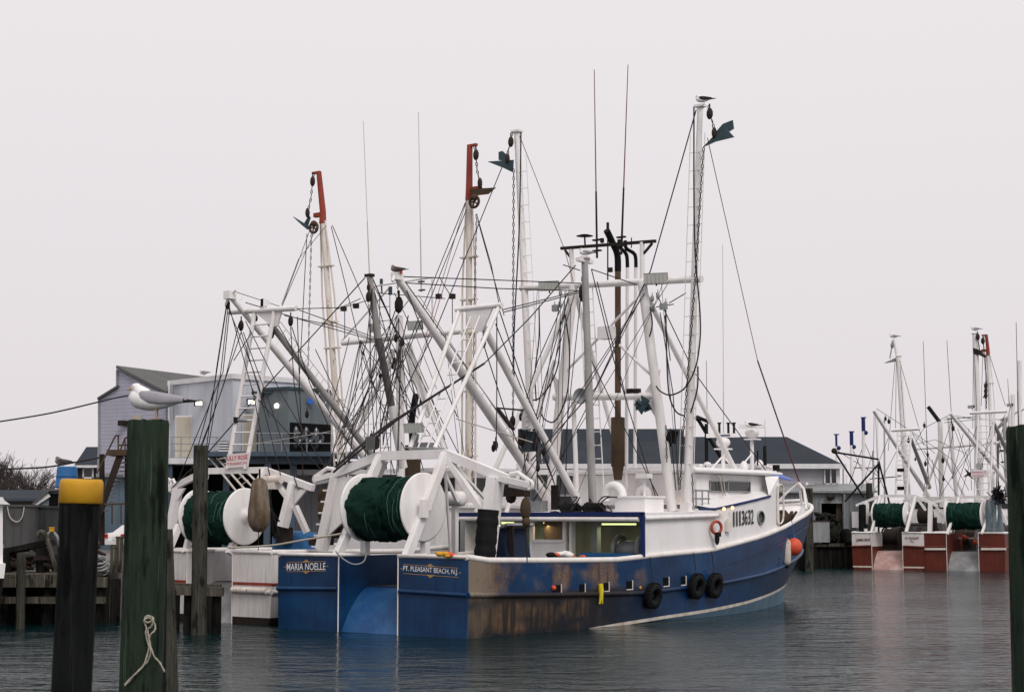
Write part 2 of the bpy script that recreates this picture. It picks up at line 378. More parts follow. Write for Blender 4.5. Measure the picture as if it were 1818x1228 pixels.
def spline(pts, n=6):
    pts = [V(p) for p in pts]; o = []
    for i in range(len(pts)-1):
        p0, p1, p2, p3 = pts[max(i-1, 0)], pts[i], pts[i+1], pts[min(i+2, len(pts)-1)]
        for j in range(n):
            t = j/n
            o.append(.5*((2*p1) + (p2-p0)*t + (2*p0-5*p1+4*p2-p3)*t*t + (3*p1-p0-3*p2+p3)*t**3))
    return o + [pts[-1]]

def each(name, mbs, mat, parent):
    return [obj(name, g, mat, parent) for g in mbs]
def blocks(t, pts, mat='iron', name='pulley_block'):
    for p, k in pts:
        g = MB(); block(g, p, k); obj(name, g, mat, t)
# ============================================================ THE SETTING
def watermat():
    m, t, p = nmat('harbour_water')
    p.inputs['Base Color'].default_value = (.002, .015, .018, 1); p.inputs['Roughness'].default_value = .07; p.inputs['IOR'].default_value = 1.33; p.inputs['Specular IOR Level'].default_value = .33
    o = N(t, 'ShaderNodeTexCoord').outputs['Object']
    a = noise(t, mapping(t, o, (.6, 1.0, 1)), 3.4, 4, .6)
    b = noise(t, mapping(t, o, (.6, 1.0, 1)), .55, 2, .5)
    c = noise(t, mapping(t, o, (.10, .14, 1)), .5, 3, .5)
    md = noise(t, mapping(t, o, (.55, 1.0, 1)), 1.5, 3, .6)
    h = mth(t, 'ADD', mth(t, 'ADD', mth(t, 'MULTIPLY', a, .26), mth(t, 'MULTIPLY', md, .62)), mth(t, 'MULTIPLY', b, .55))
    h = mth(t, 'MULTIPLY', h, ramp(t, c, [(.35, .38), (.68, 1.)]))
    n = N(t, 'ShaderNodeBump'); n.inputs['Strength'].default_value = 1.; n.inputs['Distance'].default_value = .46
    t.links.new(h, n.inputs['Height']); t.links.new(n.outputs[0], p.inputs['Normal'])
    return m
M['water'] = watermat()
g = MB(); g.face([(-300, -20, 0), (300, -20, 0), (300, 420, 0), (-300, 420, 0)]); obj('water', g, 'water', kind='structure')
# quay: one raised sheet with its stone edge dropping into the water
edge = [(-300, 52), (-12.4, 52), (-12.4, 74), (9, 74), (9, 112), (25.2, 112), (36, 128.5), (62, 128.5), (300, 128.5)]
g = MB(); top = [V((x, y, 1.5)) for x, y in edge] + [V((300, 1500, 1.5)), V((-300, 1500, 1.5))]; g.face(top)
for (x0, y0), (x1, y1) in zip(edge, edge[1:]): g.face([(x0, y0, -1), (x1, y1, -1), (x1, y1, 1.5), (x0, y0, 1.5)])
obj('quay_ground', g, 'concrete', kind='structure')

def piles(mb, pts, r, z0, z1, lean=.02, n=10):
    for x, y in pts:
        dx, dy = random.uniform(-lean, lean), random.uniform(-lean, lean); zz = z1 + random.uniform(-.03, .03)
        mb.tube((x, y, z0), (x + dx*(zz-z0), y + dy*(zz-z0), zz), r, r*.95, n)
# ---- timber wharf at the left
d = thing('wooden_wharf', 'old timber wharf on dark piles behind the yellow-capped piling', 'wharf', (-25, 50, 0))
def loc_(p, o): return V(p) - V(o)
g = MB()
for i in range(60):
    x = -2 - i*.62 + 14.0
    if x > 12.8: continue
    g.box((x, .9, 1.47 + random.uniform(-.01, .01)), (.58, 2.6, .09))
obj('deck_planking', g, 'timber', d)
g = MB(); g.box((-5.6, -.32, 1.28), (36.8, .16, .3)); g.box((-5.6, -.42, .75), (36.8, .12, .2)); obj('edge_beam', g, 'timber', d)
for i in range(22):
    g = MB(); piles(g, [(0, 0)], .17, -1, 1.25); o = obj('pile', g, 'timber_dark', d); o.location = (12.5 - i*1.55 + random.uniform(-.2, .2), -.1 + random.uniform(-.1, .1), 0)
g = MB()
for i in range(90): g.box((12.7 - i*.34, 1.2, .2), (.3, .1, 2.2 + random.uniform(-.1, .1)))
obj('sheet_boards', g, 'timber_dark', d)

# ---- finger pier stub between the pilings
d = thing('pier_stub', 'short timber pier stub beside the tall dark post at the white stern', 'pier', W(350, 1125, 46))
o0 = W(350, 1125, 46)
g = MB(); a, b = W(300, 1047, 45.7) - o0, W(396, 1050, 45.7) - o0; g.beam(a, b, .3, .24); obj('cap_beam', g, 'timber', d); g = MB(); g.beam(W(305, 1041, 47.5) - o0, W(392, 1043, 47.5) - o0, .3, .2); obj('cap_beam', g, 'timber', d)
for u in (335, 385):
    g = MB(); p = W(u, 1056, 45.9) - o0; q = V(p); q.z = -o0.z - 1; g.tube(q, p, .14, .13, 10); obj('pile', g, 'timber_dark', d)
for u in (312, 372):
    g = MB(); p = W(u, 1052, 47.5) - o0; q = V(p); q.z = -o0.z - 1; g.tube(q, p, .13, .13, 10); obj('pile', g, 'timber_dark', d)

# ---- pilings
def piling(u0, v0, u1, v1, Y, dia, mat, label, group=None, zb=-1.2, cap=None, worn=True, name='piling'):
    top, low = W(u0, v0, Y), W(u1, v1, Y); dr = (top - low).normalized(); base = low + dr * ((zb - low.z) / dr.z)
    L = (top - base).length; th = thing(name, label, 'piling', base, 0, group)
    g = MB(); n = 40; R = dia/2; rows = []; ph = [random.uniform(0, 6.28) for _ in range(9)]
    def rad(t, h):
        r = R * (1 + .025*math.sin(2*t + ph[0]) + .018*math.sin(3*t + ph[1] + h*.5) + .010*math.sin(7*t + ph[2]) + .008*math.sin(13*t + ph[3]))
        for k in range(3):   # drying checks running down the wood
            dd = (t - ph[4+k] + math.pi) % (2*math.pi) - math.pi
            if abs(dd) < .12: r -= R*.07*(1 - abs(dd)/.12)
        return r
    hs = [0, L*.3, L*.5, L*.7, L*.85, L*.95, L - .02*R*10, L - .01]
    for h in hs:
        k = 1.04 - .06*h/L - (.04 if h > L - .02 else 0)
        rows.append([base*0 + dr*h + V((math.cos(t), math.sin(t), 0)) * rad(t, h) * k for t in [2*math.pi*j/n for j in range(n)]])
    g.grid(rows, True); g.face([p + dr*random.uniform(-.01, .012) for p in rows[-1]])
    obj('shaft', g, mat, th)
    if cap:
        g = MB(); c0 = L - cap; prof = [(R*1.0, c0), (R*1.07, c0 + .005), (R*1.07, L - .012), (R*1.04, L + .012), (R*.97, L + .022), (0, L + .024)]
        g.lathe(prof, (0, 0, 0), dr, 40); obj('cap', g, 'yellow', th)
    return th, top
P1, t1 = piling(145, 857, 127, 1228, 10, .245, 'pile_dark', 'dark tarred piling with a bright yellow cap', cap=.125)
P2, t2 = piling(263, 745, 249, 1228, 15, .39, 'pile_green', 'tall thick green piling with a large gull and a rope on it')
P2b, _ = piling(269, 763, 262, 1228, 17.5, .38, 'pile_dark', 'dark piling hidden close behind the thick green gull piling')
P2c, _ = piling(287, 938, 293, 1130, 27, .36, 'pile_brown', 'short dark piling peeking out right of the thick green one')
P3, _ = piling(1834, 755, 1848, 1228, 12, .405, 'pile_green', 'thick dark green piling cut off by the right edge of the photo')
P4, _ = piling(357, 790, 353, 1125, 45.6, .41, 'pile_brown', 'slim square-topped grey-green post in front of the left net reel')
P5, _ = piling(38, 980, 36, 1100, 48, .26, 'pile_brown', 'low stubby piling at the front of the timber wharf')
P6, t6 = piling(1436, 866, 1437, 1000, 104, .50, 'pile_brown', 'piling with a gull behind the bow of the blue trawler')
P7, _ = piling(1424, 905, 1425, 1000, 105, .55, 'pile_dark', 'darker shorter piling just left of the one with the gull by the blue bow')
P8, _ = piling(1531, 895, 1531, 1000, 108, .45, 'pile_dark', 'dark stout piling at the left quarter of the white and red trawler')
P9, _ = piling(1543, 857, 1543, 1000, 112, .42, 'pile_brown', 'taller thin piling behind the left quarter of the white and red trawler')

# rope tassel on the big piling
def on_pile(u, v): return W(u, v, 14.77)
base = on_pile(262, 1100)
g = MB()
for pts in ([(258, 1097), (256, 1104), (260, 1113), (259, 1124), (262, 1140), (268, 1152), (262, 1172), (243, 1193), (222, 1216)],
            [(258, 1095), (266, 1096), (274, 1106), (275, 1118), (266, 1128), (264, 1150), (255, 1180), (238, 1198), (221, 1214)],
            [(257, 1099), (268, 1094), (273, 1101), (268, 1112), (262, 1118), (266, 1140), (273, 1163), (284, 1175), (293, 1191)],
            [(256, 1100), (262, 1104), (269, 1102)], [(257, 1096), (263, 1092), (272, 1096), (271, 1100)]):
    p = spline([on_pile(u, v) + V((0, random.uniform(-.02, .01), 0)) - base for u, v in pts], 5); g.path(p, .006, 6)
    for k in (0, 1):       # the lay of the rope: two thin strands wound round
        g.path([q + V((math.cos(i*.9 + k*math.pi), 0, math.sin(i*.9 + k*math.pi)))*.005 for i, q in enumerate(p)], .0042, 4)
obj('rope_tassel', g, 'rope', loc=base, label='frayed pale rope tied round the thick green piling', cat='rope')

# ---- buildings at the left
def wallbox(th, name, poly, d_, mat, **k):     # vertical wall polygon with thickness d_
    g = MB(); g.prism(poly, d_); return obj(name, g, mat, th, **k)
LF = Frame(((208-909)/FPX*93, 93), 63)
lv = thing('clapboard_building', 'tall lavender clapboard building with a steep roof and outside stairs', 'building'); lv.matrix_world = LF.M
lv.location = (LF.O[0], LF.O[1], 0); lv.rotation_euler = (0, 0, LF.ang)
gab = [LF.A(u, v, 0) for u, v in ((172, 842), (176, 707), (208, 687), (208, 656), (292, 700), (300, 842))]
wallbox(lv, 'wall', gab, (11, 0, 0), 'siding_lav')
low = [LF.A(u, v, .35) for u, v in ((176, 975), (176, 842), (300, 842), (300, 975))]; wallbox(lv, 'lower_wall', low, (9, 0, 0), sidingmat('faded_blue_wall', (.13, .18, .23), 1.2, .3, 1))
g = MB(); a, b = LF.A(206, 654, -.25), LF.A(294, 700, -.25); g.prism([a, b, b + V((0, 0, .18)), a + V((0, 0, .18))], (11.6, 0, 0)); obj('roof', g, 'shingle_grey', lv)
g = MB(); a, b = LF.A(172.5, 709, -.2), LF.A(208, 687, -.2); g.prism([a, b, b + V((0, 0, .12)), a + V((0, 0, .12))], (3, 0, 0)); obj('lean_roof', g, 'shingle_grey', lv)
g = MB(); g.beam(LF.A(176, 842, -.03), LF.A(176, 707, -.03), .12, .08); g.beam(LF.A(208, 687, -.04), LF.A(208, 656, -.04), .12, .08)
g.beam(LF.A(172, 843, -.05), LF.A(300, 843, -.05), .14, .22); obj('corner_trim', g, 'galv', lv)
g = MB(); g.box(LF.A(243, 742, -.05), (.1, .62, .3)); obj('vent', g, 'tan_door', lv)
g = MB(); g.box(LF.A(218.5, 751, -.25), (.5, .36, .3)); obj('wall_lamp', g, 'iron', lv)
# stairs
st = thing('outside_stairs', 'rusty outdoor staircase climbing to the lavender building', 'stairs', W(190, 965, 81))
o0 = W(190, 965, 81); q = lambda u, v, Y=81: W(u, v, Y) - o0
g = MB()
for dY in (0, 1.1): g.beam(q(214, 806, 81 + dY), q(176, 912, 81 + dY), .12, .32)
obj('stringer', g, 'iron', st)
g = MB()
for i in range(13):
    p = q(213, 812, 81).lerp(q(178, 906, 81), i/12); g.box(p + V((0, .55, 0)), (.42, 1.1, .06))
obj('treads', g, 'galv', st)
g = MB(); g.box(q(222, 804, 81.5), (1.5, 1.4, .28)); obj('landing', g, 'rust', st)
g = MB()
for p, q_ in (((172, 840), (205, 773)), ((205, 773), (212, 773)), ((210, 773), (210, 803)), ((212, 803), (222, 777)), ((222, 777), (240, 772)), ((211, 790), (236, 789)), ((222, 777), (222, 803)), ((176, 900), (176, 930)), ((185, 895), (230, 893)), ((199, 893), (199, 930)), ((215, 893), (215, 930))):
    g.tube(q(*p, 80.9), q(*q_, 80.9), .045, .045, 6)
obj('handrail', g, 'rust', st)
g = MB()
for u in (226, 181): g.beam(q(u, 806, 82.4), q(u, 968, 82.4), .22, .22)
obj('support_post', g, 'iron', st)

# raised pale blue ice house
ih = thing('ice_house', 'pale blue panelled ice house raised on steel over a dark loading bay', 'building', (-15, 84, 0))
Pw = lambda u, Y, z: V(((u-909)/FPX*Y, Y, z)) - V((-15, 84, 0))
zt, zf = 10.66, 6.35
foot = [Pw(297, 88.4, 0), Pw(412, 84, 0), Pw(532, 87, 0), Pw(548, 95, 0), Pw(305, 97, 0)]
g = MB(); g.prism([p + V((0, 0, zf)) for p in foot], (0, 0, zt - zf)); obj('wall', g, 'panel_blue', ih)
g = MB()
for a, b in ((0, 1), (1, 2)):
    g.beam(foot[a] + V((0, -.06, zt - .12)), foot[b] + V((0, -.06, zt - .12)), .12, .26)
obj('parapet_trim', g, 'trim', ih)
def facepatch(name, u0, u1, v0, v1, Y, mat, par, th=.08, pr=.06, o0=V((-15, 84, 0)), **k):
    g = MB(); a, b, c, d_ = W(u0, v1, Y), W(u1, v1, Y), W(u1, v0, Y), W(u0, v0, Y)
    g.prism([p - o0 - V((0, pr, 0)) for p in (a, b, c, d_)], (0, th, 0)); return obj(name, g, mat, par, **k)
dr = facepatch('door', 313.5, 339, 740, 811, 86.7, 'tan_door', ih, .1)
facepatch('door_frame', 312, 340.5, 737.5, 812, 86.75, 'trim', dr)
dr = facepatch('door', 432, 455, 737, 806, 84.3, 'tan_door', ih, .1); facepatch('door_frame', 430.5, 456.5, 735, 807, 84.35, 'trim', dr)
lo = facepatch('louvre', 389, 406, 783, 807, 84.2, 'iron', ih, .05)
for i in range(5): facepatch('louvre_slat', 389, 406, 784.5 + i*4.7, 787 + i*4.7, 84.1, 'trim', lo)
facepatch('drain_pipe', 299, 302, 676, 812, 87.9, 'trim', ih, .1); facepatch('drain_pipe', 303.5, 308, 682, 745, 87.6, 'galv', ih, .2)
for (u, v, Y) in ((354, 716, 85.8), (447, 713.5, 84.3)):
    f = facepatch('wall_lamp', u-8, u+6, v-5.5, v+5, Y, 'iron', ih, .25, .25); facepatch('lamp_glass', u-6, u+5, v-3.5, v+3.5, Y-.26, 'bulb', f, .03)
facepatch('meter_box', 457, 466, 747, 763, 83.9, 'galv', ih, .15, .1)
g = MB(); g.box(Pw(330, 86, zf - .15) + V((0, 0, 0)), (3.2, 2.6, .3)); obj('walkway', g, 'trim', ih); g = MB(); g.box(Pw(500, 83, 6.42), (7.4, 4.0, .22)); obj('plant_floor', g, 'steelblue', ih)
g = MB()
for u in (306, 322, 345, 368, 392): g.tube(Pw(u, 84.9, zf), Pw(u, 84.9, zf + 1.1), .03, n=6)
for h in (.4, .75, 1.1): g.tube(Pw(303, 84.9, zf + h), Pw(394, 84.9, zf + h), .025, n=6)
for h in (.5, 1.0): g.tube(Pw(455, 81.2, zf + h + .1), Pw(590, 81.2, zf + h + .1), .022, n=6)
for u in (460, 500, 545, 588): g.tube(Pw(u, 81.2, zf), Pw(u, 81.2, zf + 1.1), .025, n=6)
obj('railing', g, 'galv', ih)
M['fan_metal'] = plain('polished_fan_hood', (.09, .10, .11), .22, .8)
# condenser plant: angled cabinet with three fan tunnels
cp = [Pw(461, 82.5, 0), Pw(511, 81.3, 0), Pw(587, 83.5, 0), Pw(590, 87, 0), Pw(470, 87, 0)]
g = MB(); g.prism([p + V((0, 0, zf + .1)) for p in cp], (0, 0, 1.35 + 0)); obj('plant_base_panel', g, 'panel_grey', ih)
g = MB(); g.prism([p + V((0, 0, zf + 1.45)) for p in cp], (0, 0, 1.85)); obj('plant_cabinet', g, 'panel_grey', ih)
g = MB(); g.prism([p*1.0 + V((0, -.12 if p.y < -.4 else 0, zf + 3.3)) for p in cp], (0, 0, .14)); g.box(Pw(482, 82.2, zf + 3.2), (2.0, .5, .1)); obj('plant_roof', g, 'teal', ih)
a, b = cp[1], cp[2]; dd = (b - a).normalized(); nn = V((dd.y, -dd.x, 0)); fo = V((0, 0, zf + .15)); L_ = (b - a).length
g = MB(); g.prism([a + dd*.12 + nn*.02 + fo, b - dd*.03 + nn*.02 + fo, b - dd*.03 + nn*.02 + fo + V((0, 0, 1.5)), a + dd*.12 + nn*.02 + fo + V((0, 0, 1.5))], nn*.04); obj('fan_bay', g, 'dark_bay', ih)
for i in range(3):
    c = a + dd*(.55 + i*.68) + nn*.05 + fo + V((0, 0, .75)); g = MB()
    g.lathe([(.29, 0), (.31, .22), (.24, .28), (.10, .10)], c, nn + dd*-.3, 20); g.ball(c + nn*.02 - dd*.1, 1, 16, sz=(.2, .16, .60)); obj('fan', g, M['fan_metal'], ih)
g = MB(); g.box(Pw(491, 81.9, zf + 2.45), (.3, .12, .3)); f = obj('plant_lamp', g, 'galv', ih); g = MB(); g.ball(Pw(490.5, 81.72, zf + 2.5), .13, 10); obj('lamp_glass', g, 'bulb', f)
g = MB(); g.tube(Pw(550.7, 82.26, 9.12), Pw(550.7, 82.16, 9.12), .16, n=14); obj('round_badge', g, plain('blue_badge', (.02, .12, .5)), ih)
# steel below
g = MB(); g.beam(Pw(350, 83.6, zf - .3), Pw(441, 82, zf - .25), .3, .3); g.beam(Pw(441, 81.6, zf - .2), Pw(592, 81.9, zf - .2), .3, .42); obj('steel_beam', g, 'steelblue', ih)
for u, Y in ((303, 85), (404, 82.6), (477, 81.6), (522, 82), (590, 82)):
    g = MB(); p = Pw(u, Y, 1.5); q_ = Pw(u, Y, zf - .3); g.beam(p, q_, .3, .3, (0, 1, 0)); obj('steel_column', g, 'steelblue', ih)
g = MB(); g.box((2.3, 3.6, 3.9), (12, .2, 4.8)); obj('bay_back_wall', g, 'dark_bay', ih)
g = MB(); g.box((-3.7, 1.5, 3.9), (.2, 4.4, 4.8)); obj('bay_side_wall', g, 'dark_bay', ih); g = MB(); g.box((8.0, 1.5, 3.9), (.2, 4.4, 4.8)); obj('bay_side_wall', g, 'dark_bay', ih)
# conveyor rails slanting down into the bay
g = MB()
for k in range(4): g.beam(W(372 + k*13, 812, 82 - k*.3) - V((-15, 84, 0)), W(420 + k*18, 872, 80 - k*.3) - V((-15, 84, 0)), .07, .07)
for k in range(6): g.beam(W(385 + k*9, 815 + k*9, 81.5) - V((-15, 84, 0)), W(400 + k*8, 812 + k*8, 80.5) - V((-15, 84, 0)), .05, .05)
obj('ice_chute_rails', g, 'rusty_white', ih)

# long low grey shed behind the trawlers
sh = thing('low_shed', 'long low grey siding shed seen between the trawlers behind the net reels', 'building', (-2, 86, 0))
g = MB(); g.box((-.5, 1.5, 3.5), (19, 3, 4.0)); obj('wall', g, 'corr', sh)
g = MB(); g.box((-.5, .2, 5.62), (19.4, 3.8, .26)); obj('roof_edge', g, 'trim', sh)
for x in (-6.5, -3, 1, 4.5):
    g = MB(); g.box((x, -.05, 3.9), (1.1, .1, 1.0)); f = obj('window', g, 'glass', sh); g = MB(); g.box((x, -.07, 3.9), (1.3, .06, .08)); g.box((x, -.07, 4.45), (1.3, .1, .1)); obj('window_frame', g, 'trim', f)

# ---- slate roofed building with the corrugated front at the right
rb = thing('slate_roof_building', 'pale clapboard building with a broad slate roof behind the blue trawler', 'building', (12, 116, 0))
o0 = V((12, 116, 0)); X0, X1 = (925-909)/FPX*116 - 12, (1487-909)/FPX*116 - 12
ze = EYE + 98/FPX*115.4; zr = EYE + (925-765)/FPX*122
g = MB(); g.prism([(X0, 0, 1.5), (X1, 0, 1.5), (X1, 12, 1.5), (X0, 12, 1.5)], (0, 0, ze - 1.6)); obj('wall', g, 'siding_pale', rb)
g = MB(); hx = 1.4; zr2 = EYE + (925-776)/FPX*122; xs_ = (1212-909)/FPX*122 - 12
r0, r1, r2, r3 = V((X0-.3, -.6, ze)), V((X1+.4, -.6, ze)), V((X1-2.6, 6, zr2)), V((X0, 6, zr2)); b1, b0 = V((X1+.4, 12.6, ze)), V((X0-.3, 12.6, ze))
for p in ([r0, r1, r2, r3], [r3, r2, b1, b0], [r1, b1, r2], [b0, r0, r3]): g.face(p)
obj('roof', g, 'shingle', rb)
g = MB(); g.prism([(X0-.2, 3.2, zr2-1.9), (xs_, 3.2, zr2-1.9), (xs_, 6, zr+.02), (X0-.2, 6, zr+.02)], (0, .2, .12)); g.prism([(xs_, 3.2, zr2-1.9), (xs_, 6, zr), (xs_, 8.5, zr2-1.4)], (-.2, 0, 0)); obj('raised_roof', g, 'shingle', rb)
g = MB(); g.box(((X0+X1)/2+.05, -.62, ze-.04), (X1-X0+.8, .14, .34)); g.box((X1-.02, -.05, (ze+5.1)/2), (.2, .16, ze-5.1)); obj('fascia', g, 'trim', rb)
w0 = thing('x', '', ''); bpy.data.objects.remove(w0)
for uc in (1474.5,):
    p = W(uc, 845, 115.95) - o0; g = MB(); g.box(p + V((0, 0, 0)), (.86*.9, .08, 1.02)); f = obj('window', g, 'glass', rb)
    g = MB()
    for dx in (-.43, 0, .43): g.box(p + V((dx, -.05, 0)), (.1, .1, 1.15))
    for dz in (-.55, .55): g.box(p + V((0, -.05, dz)), (.96, .1, .1))
    obj('window_frame', g, 'trim', f)
for u, v in ((1277, 752), (1293, 752), (1303, 752)):
    p = W(u, v, 121) - o0; g = MB(); g.tube(p - V((0, 0, .9)), p, .09, n=8); g.tube(p, p + V((0, 0, .1)), .15, n=8); obj('roof_vent', g, 'iron', rb)
cs = thing('corrugated_shed', 'lean-to of grey corrugated sheet with a dark open doorway at the bulkhead', 'building', (12, 113, 0)); o0 = V((12, 113, 0))
X0, X1 = (925-909)/FPX*113 - 12, (1548-909)/FPX*113 - 12; zs = EYE + 50/FPX*113
dx0, dx1 = (1454.5-909)/FPX*113-12, (1493-909)/FPX*113-12; dz = EYE + 32/FPX*113
g = MB(); g.box(((X0+dx0)/2, .1, (1.5+zs)/2), (dx0-X0, .2, zs-1.5)); g.box(((dx1+X1)/2, .1, (1.5+zs)/2), (X1-dx1, .2, zs-1.5)); g.box(((dx0+dx1)/2, .1, (dz+zs)/2), (dx1-dx0, .2, zs-dz)); obj('wall', g, 'corr', cs)
g = MB(); g.prism([(X0, -.35, zs), (X1+.2, -.35, zs), (X1+.2, 3, zs+.55), (X0, 3, zs+.55)], (0, 0, .14)); obj('roof', g, 'galv', cs)
g = MB(); g.box(((X0+X1)/2, 2.6, 3.0), (X1-X0-.5, .1, 3)); g.box((dx1+.5, 1.5, 2.9), (.1, 2.4, 2.8)); g.box((dx0-.5, 1.5, 2.9), (.1, 2.4, 2.8)); obj('back_wall', g, 'dark_bay', cs)
g = MB(); g.box((dx0-.04, -.03, (dz+1.5)/2), (.14, .12, dz-1.5)); g.box((dx1+.04, -.03, (dz+1.5)/2), (.14, .12, dz-1.5)); g.box(((dx0+dx1)/2, -.03, dz+.05), (dx1-dx0+.25, .12, .14)); f = obj('door_frame', g, 'galv', cs)
g = MB(); g.box((dx1-.22, .3, (dz+1.5)/2), (.34, .06, dz-1.5)); obj('door_panel', g, 'rust', cs)
p = W(1474.5, 882, 112.6) - o0; g = MB(); g.ball(p, .3, 12, sz=(1, .6, .8)); g.tube(p, p + V((0, .4, .1)), .06); obj('flood_lamp', g, 'iron', cs)
g = MB(); g.tube(W(1499, 870, 112.8) - o0, W(1499, 960, 112.8) - o0, .09, n=8); obj('drain_pipe', g, 'galv', cs)
g = MB(); p = W(1518, 922, 112.8) - o0; g.box(p, (.45, .12, 1.1)); obj('notice_board', g, 'trim', cs)
# bulkhead facing
bk = thing('bulkhead', 'dark timber bulkhead below the corrugated shed right of the blue bow', 'wall', (16, 111.7, 0)); g = MB()
for i in range(54): g.box((-7 + i*.3, 0, .3), (.27, .16, 2.6 + random.uniform(-.05, .05)))
obj('sheeting', g, 'timber_dark', bk)
g = MB(); g.box((1, -.12, 1.5), (16.6, .35, .22)); obj('cap_timber', g, 'timber', bk)
for i in range(8):
    g = MB(); g.tube((-6 + i*2.1, -.2, -1), (-6 + i*2.1, -.2, 1.35), .15, n=8); obj('pile', g, 'timber_dark', bk)
# crates, cans on the bulkhead
def lump(name, u, v, Y, w_, d_, h, mat, label, cat, seed=0, group=None):
    r = random.Random(seed); p = W(u, v, Y); g = MB()
    for i in range(26):
        a = r.uniform(0, 6.28); q_ = V((math.cos(a)*r.uniform(0, w_*.42), math.sin(a)*r.uniform(0, d_*.42), r.uniform(0, h*.75)))
        pts = [q_ + V((r.uniform(-.2, .2)*w_, r.uniform(-.2, .2)*d_, r.uniform(-.12, .2)*h)) for _ in range(4)]
        for t in pts: t.z = max(t.z, .03)
        g.path(spline(pts, 4), h*.055 + .01, 5)
    g.ball((0, 0, h*.3), 1, 12, sz=(w_*.42, d_*.42, h*.36), jit=.12)
    return obj(name, g, mat, loc=p, label=label, cat=cat, group=group)
lump('net_heap', 1471, 960, 111.9, 1.9, 1.4, 2.1, 'hedge', 'dark heap of netting piled in front of the open shed doorway', 'net', 3)
o = thing('gear_box', 'grey box of gear beside the shed doorway behind the blue bow', 'box', W(1457, 962, 111.6)); g = MB(); g.box((0, 0, .7), (1.1, .8, 1.4)); obj('body', g, 'galv', o); g = MB(); g.box((0, 0, 1.44), (1.2, .9, .08)); obj('lid', g, 'iron', o)
for u, lab in ((1507, 'dark drum standing at the bulkhead edge right of the drain pipe'), (1500, 'smaller dark drum left of its neighbour at the bulkhead edge')):
    g = MB(); g.lathe([(0, 0), (.3, 0), (.31, .3), (.29, .32), (.31, .62), (.3, .95), (0, .95)], n=18); g.torus((0, 0, .32), (0, 0, 1), .3, .02, 18, 6); obj('drum', g, 'black', loc=W(u, 965 if u > 1502 else 963, 111.3 if u > 1502 else 112.2), label=lab, cat='drum')
# clutter on top of the lean-to
lump('net_heap', 1010, 875, 114.2, 6.5, 1.2, 1.3, paint('pale_net_heap', (.45, .44, .46), .9, .5, (.1, .1, .1), 3), 'pale heap of nets and floats under the slate roof eaves, left of the exhaust stack', 'net', 5)
lump('net_heap', 1085, 875, 114.2, 3.5, 1.0, 1.2, paint('grey_net_heap', (.28, .27, .29), .9, .5, (.06, .06, .06), 3), 'greyer heap of nets under the slate roof eaves, right of the exhaust stack', 'net', 6)

# ---- black hoist frames by the right shed
def hoist(label, segs, Y, r=.065):
    p0 = W(*segs[0][0], Y); p0.z = 1.5; t = thing('hoist', label, 'hoist', p0)
    for k, (a, b) in enumerate(segs):
        g = MB(); g.tube(W(*a, Y + .2*k) - p0, W(*b, Y + .2*k) - p0, r, n=8); obj(('post', 'boom', 'brace')[min(k, 2)], g, 'black', t)
    g = MB(); g.ball(W(*segs[1][0], Y) - p0, .2, 10); obj('sheave', g, 'iron', t)
hoist('black dock hoist with a slanting boom between the slate roof and the far trawlers', [((1560, 822), (1560, 960)), ((1481, 800), (1533, 882)), ((1500, 890), (1558, 825)), ((1560, 818), (1582, 905)), ((1485, 803), (1560, 815))], 110)
hoist('black jib crane standing behind the wheelhouse of the blue trawler', [((1254, 752), (1255, 905)), ((1238, 742), (1282, 815)), ((1240, 741), (1262, 750))], 108, .12)

# ---- background at the far left
ho = thing('dark_house', 'small dark house with a white window left of the lavender building', 'house', W(153, 930, 110)); o0 = W(153, 930, 110); q = lambda u, v, Y=110: W(u, v, Y) - o0
g = MB(); g.prism([q(134, 960), q(180, 960), q(180, 828), q(134, 828)], (0, 7, 0)); obj('wall', g, 'dark_wall', ho)
a, b = q(131, 829, 109.6), q(181, 829, 109.6); g = MB(); g.prism([a, b, b + V((0, 3, 1.35)), a + V((0, 3, 1.35))], (0, .1, .15)); g.face([a, a + V((0, 7.5, 0)), a + V((0, 3, 1.4))]); obj('roof', g, 'shingle', ho)
g = MB(); g.beam(a - V((0, .1, -.05)), b - V((0, .1, -.05)), .1, .16); g.beam(q(136, 830, 109.8), q(136, 930, 109.8), .16, .1); obj('trim_board', g, 'trim', ho)
g = MB(); g.box(q(156.5, 839, 109.95), (.55, .1, .5)); f = obj('window', g, 'glass', ho)
g = MB()
for dx, dz, sx_, sz in ((-.32, 0, .1, .75), (.32, 0, .1, .75), (0, .33, .72, .1), (0, -.33, .72, .1)): g.box(q(156.5, 839, 109.88) + V((dx, 0, dz)), (sx_, .08, sz))
obj('window_frame', g, 'trim', f)
sk = thing('gable_shack', 'low grey shack with a white gable edge under the blue tub', 'shed', W(85, 960, 92)); o0 = W(85, 960, 92); q = lambda u, v, Y=92: W(u, v, Y) - o0
g = MB(); g.prism([q(60, 960), q(112, 960), q(112, 872), q(88, 872), q(60, 896)], (0, 5, 0)); obj('wall', g, 'panel_grey', sk)
g = MB(); g.beam(q(59, 897, 91.9), q(88, 878, 91.9), .12, .22); obj('gable_board', g, 'trim', sk)
g = MB(); g.box(q(95.5, 889, 91.98), (.5, .1, .8)); obj('window', g, 'dark_bay', sk)
g = MB(); g.prism([q(57, 896, 91.7), q(88, 871, 91.7), q(88, 868, 91.7), q(57, 893, 91.7)], (0, 5.4, 0)); g.prism([q(88, 871, 91.7), q(114, 871, 91.7), q(114, 868, 91.7), q(88, 868, 91.7)], (0, 5.4, 0)); obj('roof', g, 'shingle_grey', sk)
tb = thing('teal_skiff', 'faded teal skiff stored upright beside the grey shack', 'boat', W(93, 960, 88)); o0 = W(93, 960, 88); q = lambda u, v, Y=88: W(u, v, Y) - o0
